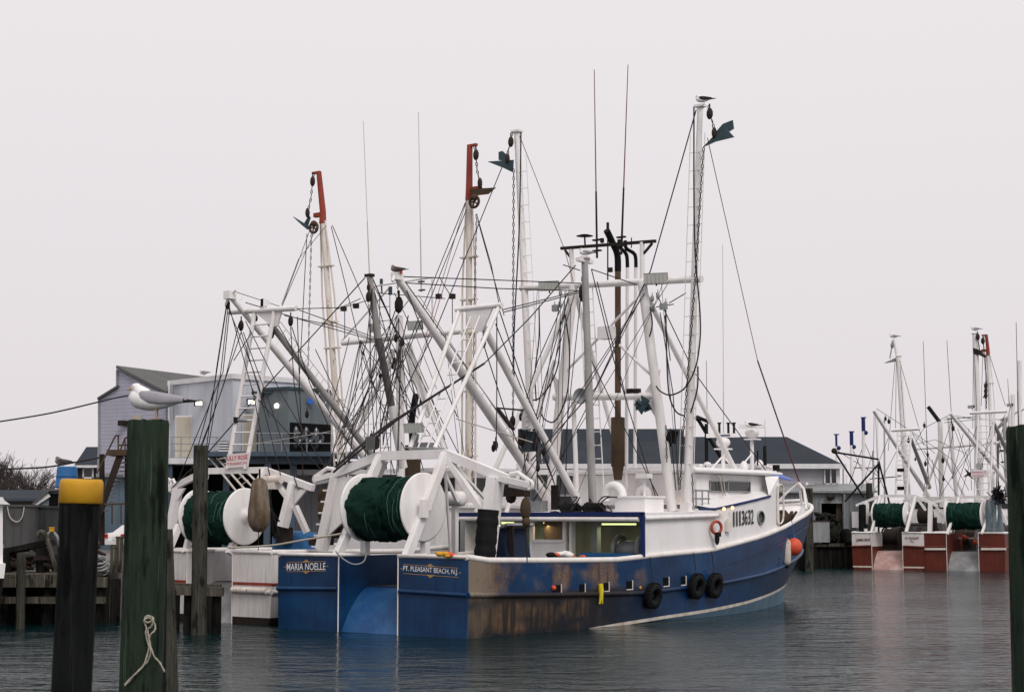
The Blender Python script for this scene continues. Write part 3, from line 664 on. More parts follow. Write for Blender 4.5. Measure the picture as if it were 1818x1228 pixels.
g = MB(); g.prism([q(78, 960), q(107, 960), q(110, 906), q(82, 912)], (0, 1.5, 0)); obj('hull', g, 'teal_thing', tb); g = MB(); g.prism([q(80, 912, 87.9), q(80, 902, 87.9), q(104, 898, 87.9), q(108, 906, 87.9)], (0, 1.7, 0)); obj('gunwale', g, 'trim', tb)

def tree(u, v, Y, h, spread, seed, label, n0=7, wide=1.):
    r = random.Random(seed); t = thing('bare_tree', label, 'tree', V((W(u, v, Y).x, Y, 1.5)))
    tr, cr = MB(), MB()
    def grow(mb, p, d, L, rad, lev):
        pts = [p]; q_ = V(p); dd = V(d)
        for i in range(3):
            dd = (dd + V((r.uniform(-.25, .25), r.uniform(-.25, .25), r.uniform(-.05, .2)))).normalized(); q_ = q_ + dd*L/3; pts.append(V(q_))
        mb.path(pts, [rad, rad*.85, rad*.7, rad*.5], 6 if lev < 2 else 3, caps=False)
        if lev >= 5: return
        for k in range(r.choice((3, 4)) if lev else n0):
            a = r.uniform(0, 6.28); s_ = r.uniform(.4, 1.05) * spread; base = pts[r.choice((1, 2, 3))] if lev else pts[r.choice((2, 3))]
            ax = V((math.cos(a), math.sin(a), 0)); nd = (dd*math.cos(s_) + ax*math.sin(s_)*wide).normalized()
            grow(cr, base, nd, L*r.uniform(.6, .8), max(rad*.5, .016), lev + 1)
    grow(tr, V((0, 0, 0)), V((0, 0, 1)), h*.3, h*.028, 0)
    obj('trunk', tr, 'bark', t); obj('crown', cr, 'bark', t)
tree(30, 930, 135, 10.2, .8, 1, 'broad bare brown tree at the far left edge', 8)
tree(-22, 930, 132, 9.0, .85, 2, 'bare tree partly cut off by the left edge', 7)
tree(66, 930, 142, 7.6, .8, 4, 'smaller bare tree right of the broad bare one', 7)
tree(102, 930, 160, 7.6, .9, 9, 'distant low bare tree behind the blue tub', 7)
g = MB(); r = random.Random(4)
for i in range(3600):
    x = r.uniform(-14, 5.5); hh = (2.4 + .8*math.sin(x*.7) + .5*math.sin(x*2.1)); z = r.uniform(0, hh); y = r.uniform(-1.2, 1.2); s_ = .22
    a = V((x, y, z)); g.face([a, a + V((r.uniform(-s_, s_), r.uniform(-s_, s_), r.uniform(-s_, s_))), a + V((r.uniform(-s_, s_), r.uniform(-s_, s_), r.uniform(-s_, s_)))])
g.box((-4.2, 0, .9), (19.5, 1.6, 1.9))
obj('hedge', g, 'hedge', loc=(-36, 120, 1.5), label='dark mass of undergrowth and fence below the bare trees', cat='undergrowth', kind='stuff')
ds = thing('dark_shed', 'long low dark-roofed shed under the bare trees at the far left', 'shed', W(40, 960, 116)); o0 = W(40, 960, 116); q = lambda u, v, Y=116: W(u, v, Y) - o0
g = MB(); g.prism([q(-80, 960), q(128, 960), q(128, 888), q(-80, 888)], (0, 8, 0)); obj('wall', g, 'dark_wall', ds)
g = MB(); g.prism([q(-82, 889, 115.7), q(131, 889, 115.7), q(126, 874, 119.5), q(-82, 874, 119.5)], (0, .3, .2)); obj('roof', g, 'shingle', ds)
g = MB(); r = random.Random(14)
for i in range(9000):
    x = r.uniform(0, 200); hh = 3.2 + 1.2*math.sin(x*.11) + .8*math.sin(x*.43); z = r.uniform(0, hh); s_ = .8
    a = V((x, r.uniform(0, 8), z)); g.face([a, a + V((r.uniform(-s_, s_), 0, r.uniform(-s_, s_))), a + V((r.uniform(-s_, s_), 0, r.uniform(-s_, s_)))])
obj('treeline', g, paint('far_trees', (.14, .13, .14), .9, .3), loc=(-30, 330, 1.5), label='faint distant treeline along the horizon', cat='treeline', kind='stuff')

# ---- power lines
for k, (pts, Y, lab) in enumerate(((((-60, 756), (0, 748), (90, 733), (172, 714), (215, 704), (262, 698)), 60, 'thick black overhead cable running to the lavender building'),
                              (((-60, 834), (0, 832.5), (80, 829), (135, 820), (176, 812)), 56, 'lower black overhead cable passing over the blue tub'))):
    g = MB(); P = [W(u, v, Y) for u, v in pts]; o0 = P[0]; g.path(spline([p - o0 for p in P], 5), .028 if k == 0 else .03, 6); obj('power_cable', g, 'wire', loc=o0, label=lab, cat='cable')

# ---- things on the wharf
def crate(name, u0, u1, v0, v1, Y, dep, mat, label, cat='box', lid=True):
    a, b = W(u0, v1, Y), W(u1, v1, Y); h = W(u0, v0, Y).z - a.z; w_ = b.x - a.x; t = thing(name, label, cat, (a + b)/2)
    g = MB(); g.box((0, dep/2, h/2), (w_, dep, h)); obj('body', g, mat, t)
    g = MB()
    for i in range(4): g.box((-w_*.45 + i*w_*.3, -.012, h/2), (.03, .024, h*.94))
    obj('ribs', g, mat, t)
    if lid: g = MB(); g.box((0, dep/2, h + .03), (w_ + .1, dep + .1, .07)); obj('lid', g, mat, t)
    return t
grey_bin = paint('grey_bin', (.085, .085, .085), .7, .35, scale=1); dark_bin = paint('dark_bin', (.05, .052, .055), .7, .35, scale=1)
crate('steel_bin', 5, 51, 899, 1008, 54, 1.6, grey_bin, 'large grey bin on the wharf with a chain across it, nearest the left edge', 'bin')
crate('steel_bin', 53, 79, 901, 1008, 55, 1.6, dark_bin, 'narrower dark grey bin beside the large grey one', 'bin')
g = MB(); o0 = W(8, 898, 53.9); g.path(spline([W(u, v, 53.9) - o0 for u, v in ((13, 899), (18, 918), (30, 926), (39, 918), (43, 900))], 6), .02, 6); obj('rope', g, 'lightwire', loc=o0, label='thin pale line hanging in a loop over the large grey bin', cat='rope')
t = thing('work_bench', 'dark slanted bench on the wharf in front of the grey bins', 'bench', W(50, 1018, 51.5)); o0 = W(50, 1018, 51.5)
g = MB(); g.prism([W(8, 973, 51.5) - o0, W(78, 958, 51.5) - o0, W(82, 968, 51.5) - o0, W(8, 982, 51.5) - o0], (0, 1.2, 0)); obj('top', g, 'timber_dark', t)
for u in (14, 76):
    g = MB(); g.beam(W(u, 972, 51.6) - o0, W(u, 1018, 51.6) - o0, .35 if u > 50 else .15, .3, (0, 1, 0)); obj('leg', g, 'timber_dark', t)
t = thing('dredge_frame', 'curved rusty dredge frame leaning on the wharf behind the yellow-capped piling', 'fishing gear', W(88, 1016, 51.2)); o0 = W(88, 1016, 51.2)
for k, arc in enumerate((((66, 950), (72, 944), (80, 948), (88, 970), (95, 995), (100, 1014)), ((84, 950), (92, 944), (101, 952), (106, 968), (112, 1000)))):
    g = MB(); g.path(spline([W(u, v, 51.2 + k*.5) - o0 for u, v in arc], 5), .055 if k else .075, 8); obj('curved_bar', g, 'timber' if not k else 'galv', t)
g = MB(); g.beam(W(60, 990, 51.3) - o0, W(106, 990, 51.3) - o0, .06, .12); g.beam(W(78, 1000, 51.3) - o0, W(112, 1012, 51.3) - o0, .08, .08); obj('cross_bar', g, 'iron', t)
crate('white_box', 50, 68, 988, 1003, 52.2, .5, 'rusty_white', 'small dirty white box on the wharf under the dark bench')
g = MB()
for k in range(9): g.torus((random.uniform(-.04, .04), random.uniform(-.04, .04), .04 + k*.05), (random.uniform(-.12, .12), random.uniform(-.1, .1), 1), .27 + random.uniform(-.05, .05), .022, 20, 6)
o = obj('hose_coil', g, 'galv', loc=W(179, 1014, 51.5), label='loose coil of grey hose on the wharf beside the dark piling', cat='hose'); o.rotation_euler = (math.radians(35), 0, 0)
for u, vt, Y, lab in ((201, 972, 51.3, 'pale wooden stub post on the wharf, left of its twin'), (211, 955, 51.6, 'taller grey stub post on the wharf next to the thick green piling')):
    g = MB(); p = W(u, 1016, Y); h = W(u, vt, Y).z - p.z; g.box((0, 0, h/2), (.18, .18, h)); g.box((0, 0, h + .03), (.22, .22, .06)); obj('stub_post', g, 'timber', loc=p, label=lab, cat='post')
lump('net_heap', 18, 1012, 52, 1.6, 1.0, .75, 'iron', 'dark heap of old gear on the wharf below the grey bin', 'fishing gear', 11)
lump('net_heap', 128, 1012, 53, 2.2, 1.0, .9, 'iron', 'dark heap of old gear on the wharf behind the yellow-capped piling', 'fishing gear', 12)
# blue tub on its post
t = thing('blue_tub', 'upturned blue plastic tub on top of a dark post', 'tub', W(118, 865, 53.4)); g = MB(); g.lathe([(0, .68), (.30, .68), (.32, .62), (.36, .03), (.39, 0), (.36, 0), (.3, .6), (0, .6)], n=28); obj('body', g, 'bluetub', t); g = MB(); g.torus((0, 0, .03), (0, 0, 1), .375, .02); g.torus((0, 0, .36), (0, 0, 1), .352, .012); obj('rim', g, 'bluetub', t)
g = MB(); p = W(108, 1016, 53.4); h = W(108, 864, 53.4).z - p.z; g.box((0, 0, h/2), (.2, .2, h)); obj('tall_post', g, 'timber_dark', loc=p, label='dark post carrying the upturned blue tub', cat='post')
# white workboat cut off by the left edge
t = thing('white_workboat', 'white workboat with only its corner showing at the left edge', 'boat', W(-25, 1060, 47)); o0 = W(-25, 1060, 47); q = lambda u, v, Y=47: W(u, v, Y) - o0
g = MB(); g.prism([q(-70, 1026), q(7, 1026), q(10, 1000), q(-70, 1000)], (-1.2, 3, 0)); g.prism([q(-70, 1100), q(-2, 1100), q(6, 1027), q(-70, 1027)], (-1.2, 3, 0), 1); obj('hull', g, ['white_clean', 'timber_dark'], t)
g = MB(); g.prism([q(-70, 1000, 47.2), q(5, 1000, 47.2), q(5, 893, 47.2), q(-70, 893, 47.2)], (-.9, 2, 0)); obj('cabin', g, 'white_clean', t)
g = MB(); g.prism([q(-70, 893, 47), q(18, 895, 47), q(8, 888, 47), q(5, 882, 47), q(-70, 882, 47)], (-1.1, 2.4, 0)); obj('roof', g, 'white_clean', t)

# ---- parked car (seen from behind)
def car(u, v, Y, rz):
    t = thing('parked_car', 'white sedan parked behind the wharf beside the thick green piling', 'car', V((W(u, v, Y).x, Y, 1.5)), rz)
    # profile along y (rear at 0), half widths
    prof = [(0, .35, .78), (.02, .55, .86), (.0, .92, .82), (.35, .98, .80), (.55, 1.0, .78), (1.05, 1.38, .62), (1.6, 1.44, .60), (2.5, 1.36, .62), (3.1, 1.0, .78), (4.3, .82, .82), (4.55, .6, .84), (4.55, .35, .80)]
    g = MB(); rows = [[(x, y, z) for x in (-hw, -hw*.97, hw*.97, hw)] for y, z, hw in prof]
    g.grid(rows, mi=0)
    for s_ in (-1, 1): g.face([(s_*hw, y, z) for y, z, hw in prof][::s_], 0, False)
    g.face([(-.8, 0, .3), (.8, 0, .3), (.8, 4.5, .3), (-.8, 4.5, .3)]); obj('body', g, 'white_clean', t)
    g = MB(); g.face([(-.62, .62, 1.02), (.62, .62, 1.02), (.54, 1.03, 1.34), (-.54, 1.03, 1.34)]); obj('rear_window', g, 'glass', t)
    for s_ in (-1, 1):
        g = MB(); g.box((s_*.66, -.02, .82), (.26, .06, .2)); obj('tail_light', g, plain('tail_light_red', (.5, .02, .01), .3), t)
        for y in (.75, 3.7):
            g = MB(); g.torus((s_*.74, y, .32), (1, 0, 0), .24, .085, 24, 10); g.tube((s_*.74 - .05, y, .32), (s_*.74 + .05, y, .32), .2, n=16); obj('wheel', g, 'black', t)
    g = MB(); g.box((0, -.05, .45), (1.55, .1, .2)); obj('bumper', g, 'white', t)
    g = MB(); g.box((0, -.03, .7), (.32, .04, .16)); obj('number_plate', g, 'letter_white', t)
car(203, 970, 89, math.radians(-35))

# ---- gulls
def gull_mesh(brown=False, dark=False):
    g = MB()
    def loft(rings, mi, n=14):
        rows = [[V((x, y0 + ry*math.cos(2*math.pi*j/n), z + rz*math.sin(2*math.pi*j/n))) for j in range(n)] for x, y0, z, ry, rz in rings]
        k = rows; g.grid(k, True, mi); g.face(k[0], mi, True); g.face(k[-1][::-1], mi, True)
    loft([(-.27, 0, .150, .012, .004), (-.21, 0, .150, .030, .010), (-.14, 0, .143, .045, .026), (-.07, 0, .140, .058, .048), (0, 0, .141, .070, .064), (.06, 0, .150, .076, .078), (.12, 0, .164, .074, .086), (.165, 0, .172, .064, .082), (.20, 0, .176, .050, .066), (.222, 0, .178, .034, .046), (.236, 0, .178, .012, .018)], 0)
    g.path([(.10, 0, .19), (.14, 0, .222), (.163, 0, .252), (.172, 0, .262)], [.070, .060, .045, .036], 16, 0)
    g.ball((.176, 0, .264), .040, 16, 0, (1.12, .88, .92))
    for s_ in (-1, 1):
        loft([(.145, s_*.052, .200, .006, .012), (.115, s_*.064, .194, .014, .038), (.05, s_*.069, .182, .020, .052), (-.03, s_*.062, .172, .022, .052), (-.11, s_*.050, .167, .020, .042), (-.17, s_*.036, .165, .016, .032), (-.225, s_*.026, .163, .012, .024)], 1)
        loft([(-.205, s_*.026, .154, .011, .018), (-.25, s_*.018, .153, .010, .014), (-.30, s_*.012, .151, .007, .010), (-.355, s_*.006, .150, .003, .003)], 2)
        loft([(-.235, s_*.027, .162, .003, .004), (-.25, s_*.025, .160, .003, .004)], 0, 6)
        g.path([(.005, s_*.028, .09), (0, s_*.028, .045), (.004, s_*.028, .004)], [.008, .006, .006], 6, 3)
        for a in (-.5, 0, .5): g.tube((.004, s_*.028, .004), (.004 + .045*math.cos(a), s_*.028 + .045*math.sin(a), .003), .005, .003, 4, 3)
        g.ball((.196, s_*.030, .272), .0055, 6, 4)
    loft([(-.20, 0, .178, .030, .008), (-.10, 0, .196, .050, .014), (0, 0, .212, .055, .016), (.08, 0, .226, .045, .012), (.105, 0, .230, .02, .006)], 1)
    loft([(.208, 0, .260, .011, .012), (.228, 0, .254, .008, .010), (.246, 0, .247, .006, .008), (.254, 0, .239, .0015, .002)], 3, 8)
    return g
GM = [paint('gull_white_feathers', (.80, .78, .77), .7, .15, (.55, .5, .48), 12), paint('gull_grey_feathers', (.34, .33, .36), .7, .15, scale=10), plain('gull_black_feathers', (.012, .012, .014), .6), plain('gull_yellow_legs', (.42, .25, .12), .5), plain('gull_eye', (.01, .01, .01), .2)]
GB = [paint('brown_gull_feathers', (.20, .16, .15), .8, .3, scale=12), paint('dark_brown_gull_wing', (.09, .07, .07), .8, .3, scale=10)] + GM[2:]
GD = [GM[0], plain('blackback_gull_wing', (.022, .022, .026), .7)] + GM[2:]
def gull(u, v, Y, rz, s_, label, mats=GM, cache={}):
    k = id(mats)
    if k not in cache:
        o = obj('gull', gull_mesh(), mats); cache[k] = o
    else:
        o = cache[k].copy(); C.objects.link(o)
    o.location = W(u, v, Y); o.rotation_euler = (0, 0, math.radians(rz)); o.scale = (s_,)*3
    tag(o, label, 'bird'); return o
gull(278, 744.5, 15, 176, 1.12, 'large white and grey gull standing on the thick green piling')
gull(707, 487, 47.5, 168, .95, 'brownish grey gull on the tip of the long aft boom of the blue trawler', GB)
gull(1042, 457, 51, 178, 1.0, 'gull resting on the grey post in front of the antenna bar')
gull(1250, 186, 51.5, 160, 1.15, 'black-winged gull perched on the tallest outrigger pole', GD)
gull(1335, 762, 62, 175, 1.1, 'black-backed gull standing on the radar scanner', GD)
gull(363, 668, 85, 150, 1.3, 'gull on the roof edge of the pale blue ice house')
gull(1588, 602, 105, 170, 1.25, 'gull on the leftmost tall mast of the far white and red trawler')
gull(1733, 589, 104, 170, 1.25, 'gull on the tall mast beside the red-topped one')
gull(1438, 866, 104, 170, 1.2, 'pale gull on the piling behind the blue bow')
g = MB(); g.box((0, 0, 0), (.13, .12, .11)); g.box((0, 0, .07), (.15, .14, .03)); obj('yellow_block', g, 'yellow', loc=W(92, 940, 51.6), label='small yellow block on the curved dredge frame', cat='block')
gull(112, 830, 53.4, 165, 1.25, 'dark brown young gull on the upturned blue tub', GB)
# ============================================================ TRAWLERS
M['cap_white'] = paint('cap_rail_paint', (.78, .75, .73), .5, .3, (.50, .40, .30), 1.6, spots=.45, rust=(.30, .17, .09))
def interp(tab, x):
    if x <= tab[0][0]: return tab[0][1]
    for (a, b), (c, d_) in zip(tab, tab[1:]):
        if x <= c: return b + (d_ - b)*(x - a)/(c - a)
    return tab[-1][1]
def halfb(a, L, Bm, a0, p=2.2, q_=.75): return Bm if a < a0 else Bm*max(0, 1 - ((a - a0)/(L - a0))**p)**q_
def hull(t, L, Bm, sheer, rub, ramp_w, mats, boot=None, Lw=None, stern_over=0., deck=1.25, rampmat='ramp_blue', cap='white', aft_z=-.8, topband=None, ramp_len=1.15, inner=None):
    """steel stern trawler hull with a chute cut into the transom; lines are swept from transom to stem"""
    Lw = Lw or L - 2.0; a0 = L*.43
    ts = [1 - (1 - i/44)**1.6 for i in range(45)]
    def line(Lx, Bx, zf, pq=(2.2, .75), start=0.): return [V((start + (Lx-start)*s, halfb(start + (Lx-start)*s, Lx, Bx, a0, *pq), zf(start + (Lx-start)*s))) for s in ts]
    zr = lambda a: interp(sheer, a); zb = lambda a: interp(rub, a)
    rail = line(L, Bm, zr); rubl = line(L - (L-Lw)*.45, Bm, zb, (2.2, .82)); 
    bt = boot or [(0, -.3), (L, -.2)]
    b0 = lambda a: interp(bt, a); wt = line(Lw + .15, Bm*.985, lambda a: b0(a) + .10, (1.9, .92)); wb = line(Lw + .08, Bm*.98, b0, (1.9, .92)); wl = line(Lw - .1, Bm*.96, lambda a: min(b0(a) - .02, 0), (1.8, .95)); kl = line(Lw - .8, Bm*.85, lambda a: -.8, (1.7, 1))
    lines = [rail]
    if topband is not None:
        f = topband; lines.append([r.lerp(u_, f) for r, u_ in zip(rail, rubl)])
    lines += [rubl, wt, wb, wl, kl]
    mi = ([2, 0] if topband is not None else [0]) + [0, 1, 3, 3]
    g = MB()
    for k, (l0, l1) in enumerate(zip(lines, lines[1:])):
        for s_ in (1, -1):
            r0 = [V((p.x, -s_*p.y, p.z)) for p in l0]; r1 = [V((p.x, -s_*p.y, p.z)) for p in l1]
            g.grid([r0, r1] if s_ < 0 else [r1, r0], mi=mi[k])
    # transom halves
    for s_ in (1, -1):
        e = [l[0] for l in lines]; mk = mi
        for k in range(len(e) - 1):
            g.face([(0, -s_*e[k].y, e[k].z), (0, -s_*ramp_w, e[k].z), (0, -s_*ramp_w, e[k+1].z), (0, -s_*e[k+1].y, e[k+1].z)], mk[k])
        zi = [zr(0), -.8]
        if topband is None: g.face([(0, -s_*ramp_w, zi[0]), (3.2, -s_*ramp_w, zi[0]), (3.2, -s_*ramp_w, deck), (.0, -s_*ramp_w, -.8)], 0)
        else:
            zm = zr(0) + (zb(0) - zr(0))*topband; g.face([(0, -s_*ramp_w, zi[0]), (1.9, -s_*ramp_w, zi[0]), (1.9, -s_*ramp_w, zm), (0, -s_*ramp_w, zm)], 2); g.face([(0, -s_*ramp_w, zm), (1.9, -s_*ramp_w, zm), (1.9, -s_*ramp_w, deck - .1), (0, -s_*ramp_w, -.8)], 0)
        # wing decks either side of the chute
        g.face([(0, -s_*ramp_w, zr(0) - .02), (0, -s_*(Bm - .1), zr(0) - .02), (3.2*.35, -s_*(Bm-.1), zr(0) - .02), (3.2*.35, -s_*ramp_w, zr(0) - .02)], 0)
    hl = obj('hull', g, mats, t)
    # inside of the bulwark and the deck
    g = MB()
    for s_ in (1, -1):
        i0 = [V((p.x - .12 if p.x > L*.7 else p.x, -s_*max(p.y - .14, 0), p.z)) for p in rail]; i1 = [V((p.x - max(0, p.x - L*.7)*.16, p.y*(1 - max(0, p.x - L*.7)/L*.9), max(deck, p.z - 1.0))) for p in i0]; g.grid([i0, i1])
    obj('bulwark', g, inner or 'white_clean', t)
    g = MB(); pt = [(x, -max(halfb(x, L, Bm, a0) - .14, .02), deck) for x in [1.15 + (L*.7 - 1.15)*i/20 for i in range(21)]]
    g.face(pt + [(x, -y, z) for x, y, z in pt[::-1]]); obj('deck', g, 'deck', t)
    pr = [(-.05, -.35), (.12, .0), (.32, .38), (.55, .70), (.80, .97), (1.0, 1.14), (1.2, deck)]
    pr = [(x*ramp_len/1.15, z) for x, z in pr]
    g = MB(); g.grid([[(x, -ramp_w, z), (x, 0, z), (x, ramp_w, z)] for x, z in pr]); obj('stern_ramp', g, rampmat, t)
    # cap rail and rubbing rail
    g = MB()
    for s_ in (1, -1):
        g.path([V((p.x, -s_*(p.y - .05), p.z + .02)) for p in rail], .085, 8)
        g.path([(0, -s_*(Bm-.02), zr(0) + .02), (0, -s_*ramp_w, zr(0) + .02), (1.1, -s_*ramp_w, zr(0) + .02)], .055, 8)
        g.tube((-.02, -s_*ramp_w, zr(0)), (-.02, -s_*ramp_w, -.3), .02, n=6)
    obj('cap_rail', g, 'cap_white' if cap == 'white' else cap, t)
    g = MB()
    for s_ in (1, -1):
        g.path([V((p.x, -s_*(p.y + .0), p.z)) for p in rubl[:-1]], .075, 8)
        g.path([(-.01, -s_*(Bm), zb(0)), (-.01, -s_*(ramp_w + .05), zb(0) + .05)], .07, 8)
    obj('rubbing_rail', g, mats[0], t)
    return dict(zr=zr, zb=zb, rail=rail, b=lambda a: halfb(a, L, Bm, a0))
def reel(t, a, w_, z, R, tilt=0, rust=False, nets=M['net'], seed=1, flange='white'):
    r = random.Random(seed)
    rt = obj('net_reel', MB().tube((a, w_ + .25, z), (a, -w_ - .25, z), .11, n=14), 'white', t)
    for s_ in (1, -1):
        g = MB(); g.lathe([(.12, -.02), (R - .03, -.02), (R, 0), (R, .035), (R - .04, .05), (.3, .05), (.2, .09), (.16, .16), (.09, .18), (0, .18)], (a, s_*w_, z), (0, s_, 0), 48)
        obj('flange', g, flange if s_ > 0 else 'white', rt)
    g = MB(); n = 56; rows = []; m_ = 22; ph = [r.uniform(0, 6.28) for _ in range(8)]
    for i in range(m_ + 1):
        y = -w_ + .02 + (2*w_ - .04)*i/m_; row = []
        for j in range(n):
            tt = 2*math.pi*j/n; rr = R*.84 + .03*math.sin(y*5 + ph[0]) + .025*math.sin(3*tt + y*4 + ph[1]) + .022*math.sin(9*tt + ph[2] + 5*y) + .012*math.sin(23*tt + ph[3] - 9*y) + r.uniform(-.026, .026)
            sagz = .12*max(0, -math.sin(tt))
            row.append(V((a + rr*math.cos(tt), y, z + (rr + sagz)*math.sin(tt))))
        rows.append(row)
    g.grid(rows, True)
    for k in range(26):          # bulging folds of the wound net
        y = r.uniform(-w_*.88, w_*.88); t0 = r.uniform(0, 6.28); dy = r.uniform(-.25, .25); n_ = r.randrange(6, 16); pts = []
        for i in range(n_):
            tt = t0 + i*.17; yy = max(-w_*.93, min(w_*.93, y + dy*i/n_ + .03*math.sin(i*1.7 + k))); rr = R*.84 + .015; sagz = .12*max(0, -math.sin(tt))
            pts.append((a + rr*math.cos(tt), yy, z + (rr + sagz)*math.sin(tt)))
        g.path(spline(pts, 3), r.uniform(.025, .055), 6)
    obj('net', g, nets, rt)
    g = MB()
    for k in range(12):          # strands and twine lying on the wound net
        y = r.uniform(-w_*.9, w_*.9); t0 = r.uniform(0, 6.28); pts = []; dy = r.uniform(-.5, .5)
        for i in range(7):
            tt = t0 + i*.16; yy = max(-w_*.93, min(w_*.93, y + dy*.4*i/6 + .012*math.sin(i*2))); rr = R*.84 + .055; sagz = .12*max(0, -math.sin(tt))
            pts.append((a + rr*math.cos(tt), yy, z + (rr + sagz)*math.sin(tt)))
        g.path(spline(pts, 3), .008, 4)
    obj('net_twine', g, plain('net_twine', (.07, .16, .13), .8), rt)
    return rt
def ladder(p, q, side, w_, name, mat, t, r=.022, pitch=.42, rr=None):
    p, q, s_ = V(p), V(q), V(side).normalized()*w_/2; g = MB(); g.tube(p - s_, q - s_, r, n=6); g.tube(p + s_, q + s_, r, n=6); n = max(2, int((q - p).length/pitch))
    for i in range(1, n): c = p.lerp(q, i/n); g.tube(c - s_, c + s_, rr or r*.8, n=5)
    return obj(name, g, mat, t)
def flood(t, p, aim, w_=.6, h=.35, mat='iron', lens='lens', name='floodlight'):
    p, d = V(p), V(aim).normalized(); x = d.cross(V((0, 0, 1))).normalized(); y = x.cross(d); R = Matrix((x, d, y)).transposed()
    g = MB(); k = [(-1,-1), (1,-1), (1,1), (-1,1)]
    f = [p + x*i*w_/2 + y*j*h/2 for i, j in k]; m_ = [p - d*.08 + x*i*w_/2 + y*j*h/2 for i, j in k]; b = [p - d*.24 + x*i*w_*.3 + y*j*h*.3 for i, j in k]
    for A_, B_ in ((f, m_), (m_, b)):
        for i in range(4): g.face([A_[i], A_[(i+1) % 4], B_[(i+1) % 4], B_[i]])
    g.face(b); g.tube(p - d*.15, p - d*.15 - V((0, 0, h*.8)), .03, n=6)
    o = obj(name, g, mat, t); g = MB(); g.face([q + d*-.01 for q in f])
    for i in range(1, 6): c = p + x*(-w_/2 + w_*i/6); g.box(c + d*.004, (.012, .02, h*.9), R=R)
    obj('lens', g, lens, o); return o
def block(mb, p, s_=.16, mi=0):
    mb.ball(V(p), s_, 10, mi, (.55, .8, 1.35)); mb.tube(V(p) + V((0, 0, s_*1.2)), V(p) + V((0, 0, s_*2.2)), s_*.18, n=6, mi=mi)
def paravane(fr, pts3, label, mat='teal'):
    """stabiliser 'bird': a folded delta plate with a tail fin, hung from its chain"""
    o = pts3[0]; t = thing('stabiliser_bird', label, 'fishing gear', o)
    return t, o
def wires(t, fr, lst, name='rigging_wire', mat='wire', r=.018, da=None):
    for w_ in lst:
        g = MB(); rr = r
        pts = []
        for it in w_:
            if isinstance(it, (int, float)): rr = it; continue
            if isinstance(it, V): pts.append(it); continue
            u, v, k, x = it; pts.append(fr.A(u, v, x) if k == 'a' else fr.B(u, v, x))
        g.path(pts, rr, 5); obj(name, g, mat, t)

# ------------------------------------------------------------ the blue trawler
FM = Frame((-4.015, 46.058), 52); A, B = FM.A, FM.B
T = thing('fishing_trawler', 'nearest trawler, blue hull with rusty side and white deckhouse', 'fishing boat', (FM.O[0], FM.O[1], 0), FM.ang, 'stern trawlers moored in the harbour')
sheer = [(0, 2.13), (.6, 2.03), (4, 1.97), (7, 1.93), (9.7, 2.05), (12.4, 2.13), (14.4, 2.35), (16.4, 2.56), (18.6, 2.86), (20.5, 3.16), (23.5, 3.52), (25.8, 3.78)]
rub = [(0, 1.15), (4, 1.02), (8.4, .92), (13.5, 1.1), (16.5, 1.28), (20, 1.62), (24.6, 2.1)]
H_ = hull(T, 25.8, 3.6, sheer, rub, 1.13, ['hull_blue', 'boot', 'hull_blue', 'antifoul'], [(0, -.25), (4, -.18), (7, -.03), (9.7, .08), (12.4, .17), (15.6, .30), (19.7, .52), (24, .72)], 23.9)
Z = lambda a: H_['zr'](a)
# lettering on the two transom halves
XD, YD = V((0, -1, 0)), V((0, 0, 1))
def plate(u0, u1, v0, v1, s_, wpad=0):
    p0, p1, p2 = A(u0, v1, -.01), A(u1, v1 if False else v1, -.01), A(u0, v0, -.01)
    xd = V((0, p1.y - p0.y, A(u1, v1, -.01).z - p0.z)); return p0, xd, p2.z - p0.z
for s_, (uL, vL), (uR, vR), h in (('MARIA NOELLE', (509, 1012), (578, 1011), 12.5), ('PT. PLEASANT BEACH, N.J.', (716, 1015), (813, 1022), 11.5)):
    p0 = A(uL, vL, -.012); p1 = A(uR, vR, -.012); xd = p1 - p0; hz = (A(uL, vL - h, -.012).z - p0.z)
    text(s_, hz, p0, xd, YD, 'letter_white', T, 'ship_name', xd.length, .004)
    g = MB(); n_ = V((-.004, 0, 0)); L_ = xd.length; X_ = xd.normalized(); c = p0 + xd*.5 + V((0, 0, hz/2)); c.x = -.006
    for s2 in (1, -1):
        g.box(c + V((0, 0, s2*(hz/2 + .035))), (.006, L_, .012), R=Matrix((V((1, 0, 0)), -X_, V((0, 0, 1)))).transposed())
        d0 = c + V((0, 0, s2*(hz/2 + .02))); k = [d0 - X_*.16, d0 + X_*.16, d0 + V((0, 0, s2*.085))]; g.prism(k, (-.004, 0, 0))
        e = c + X_*s2*(L_/2 + .07); g.prism([e - X_*.045, e + V((0, 0, .018)), e + X_*.045, e - V((0, 0, .018))], (-.004, 0, 0))
    obj('name_scroll', g, 'gold', T)
# scuppers (freeing ports): framed dark openings
for u, v, w_, h in ((989, 1045, .34, .22), (1033, 1044, .26, .24), (1076, 1041, .24, .24), (1117, 1038, .30, .24), (1182, 1032, .30, .26), (1213, 1030, .26, .26)):
    p = B(u, v, 3.6); g = MB(); y = -3.603
    g.box((p.x, y - .002, p.z), (w_, .012, h)); o = obj('scupper', g, 'dark_bay', T)
    g = MB(); g.box((p.x + w_/2 + .015, y - .006, p.z), (.035, .03, h + .04)); g.box((p.x, y - .006, p.z - h/2 - .012), (w_, .03, .03)); obj('scupper_lip', g, 'rusty_white', o)
g = MB(); p = B(1137, 1043, 3.6); g.lathe([(0, .02), (.06, .02), (.06, 0)], (p.x, -3.6, p.z), (0, -1, 0), 12); obj('hull_fitting', g, 'gold', T)
# rust band along the top of the quarter
g = MB(); g.path([(a, -H_['b'](a) - .012, Z(a) - .62 + .25*max(0, (a-12)/12)) for a in [12, 14, 16, 18, 20, 22]], .012, 5); obj('weld_seam', g, 'hull_blue', T)

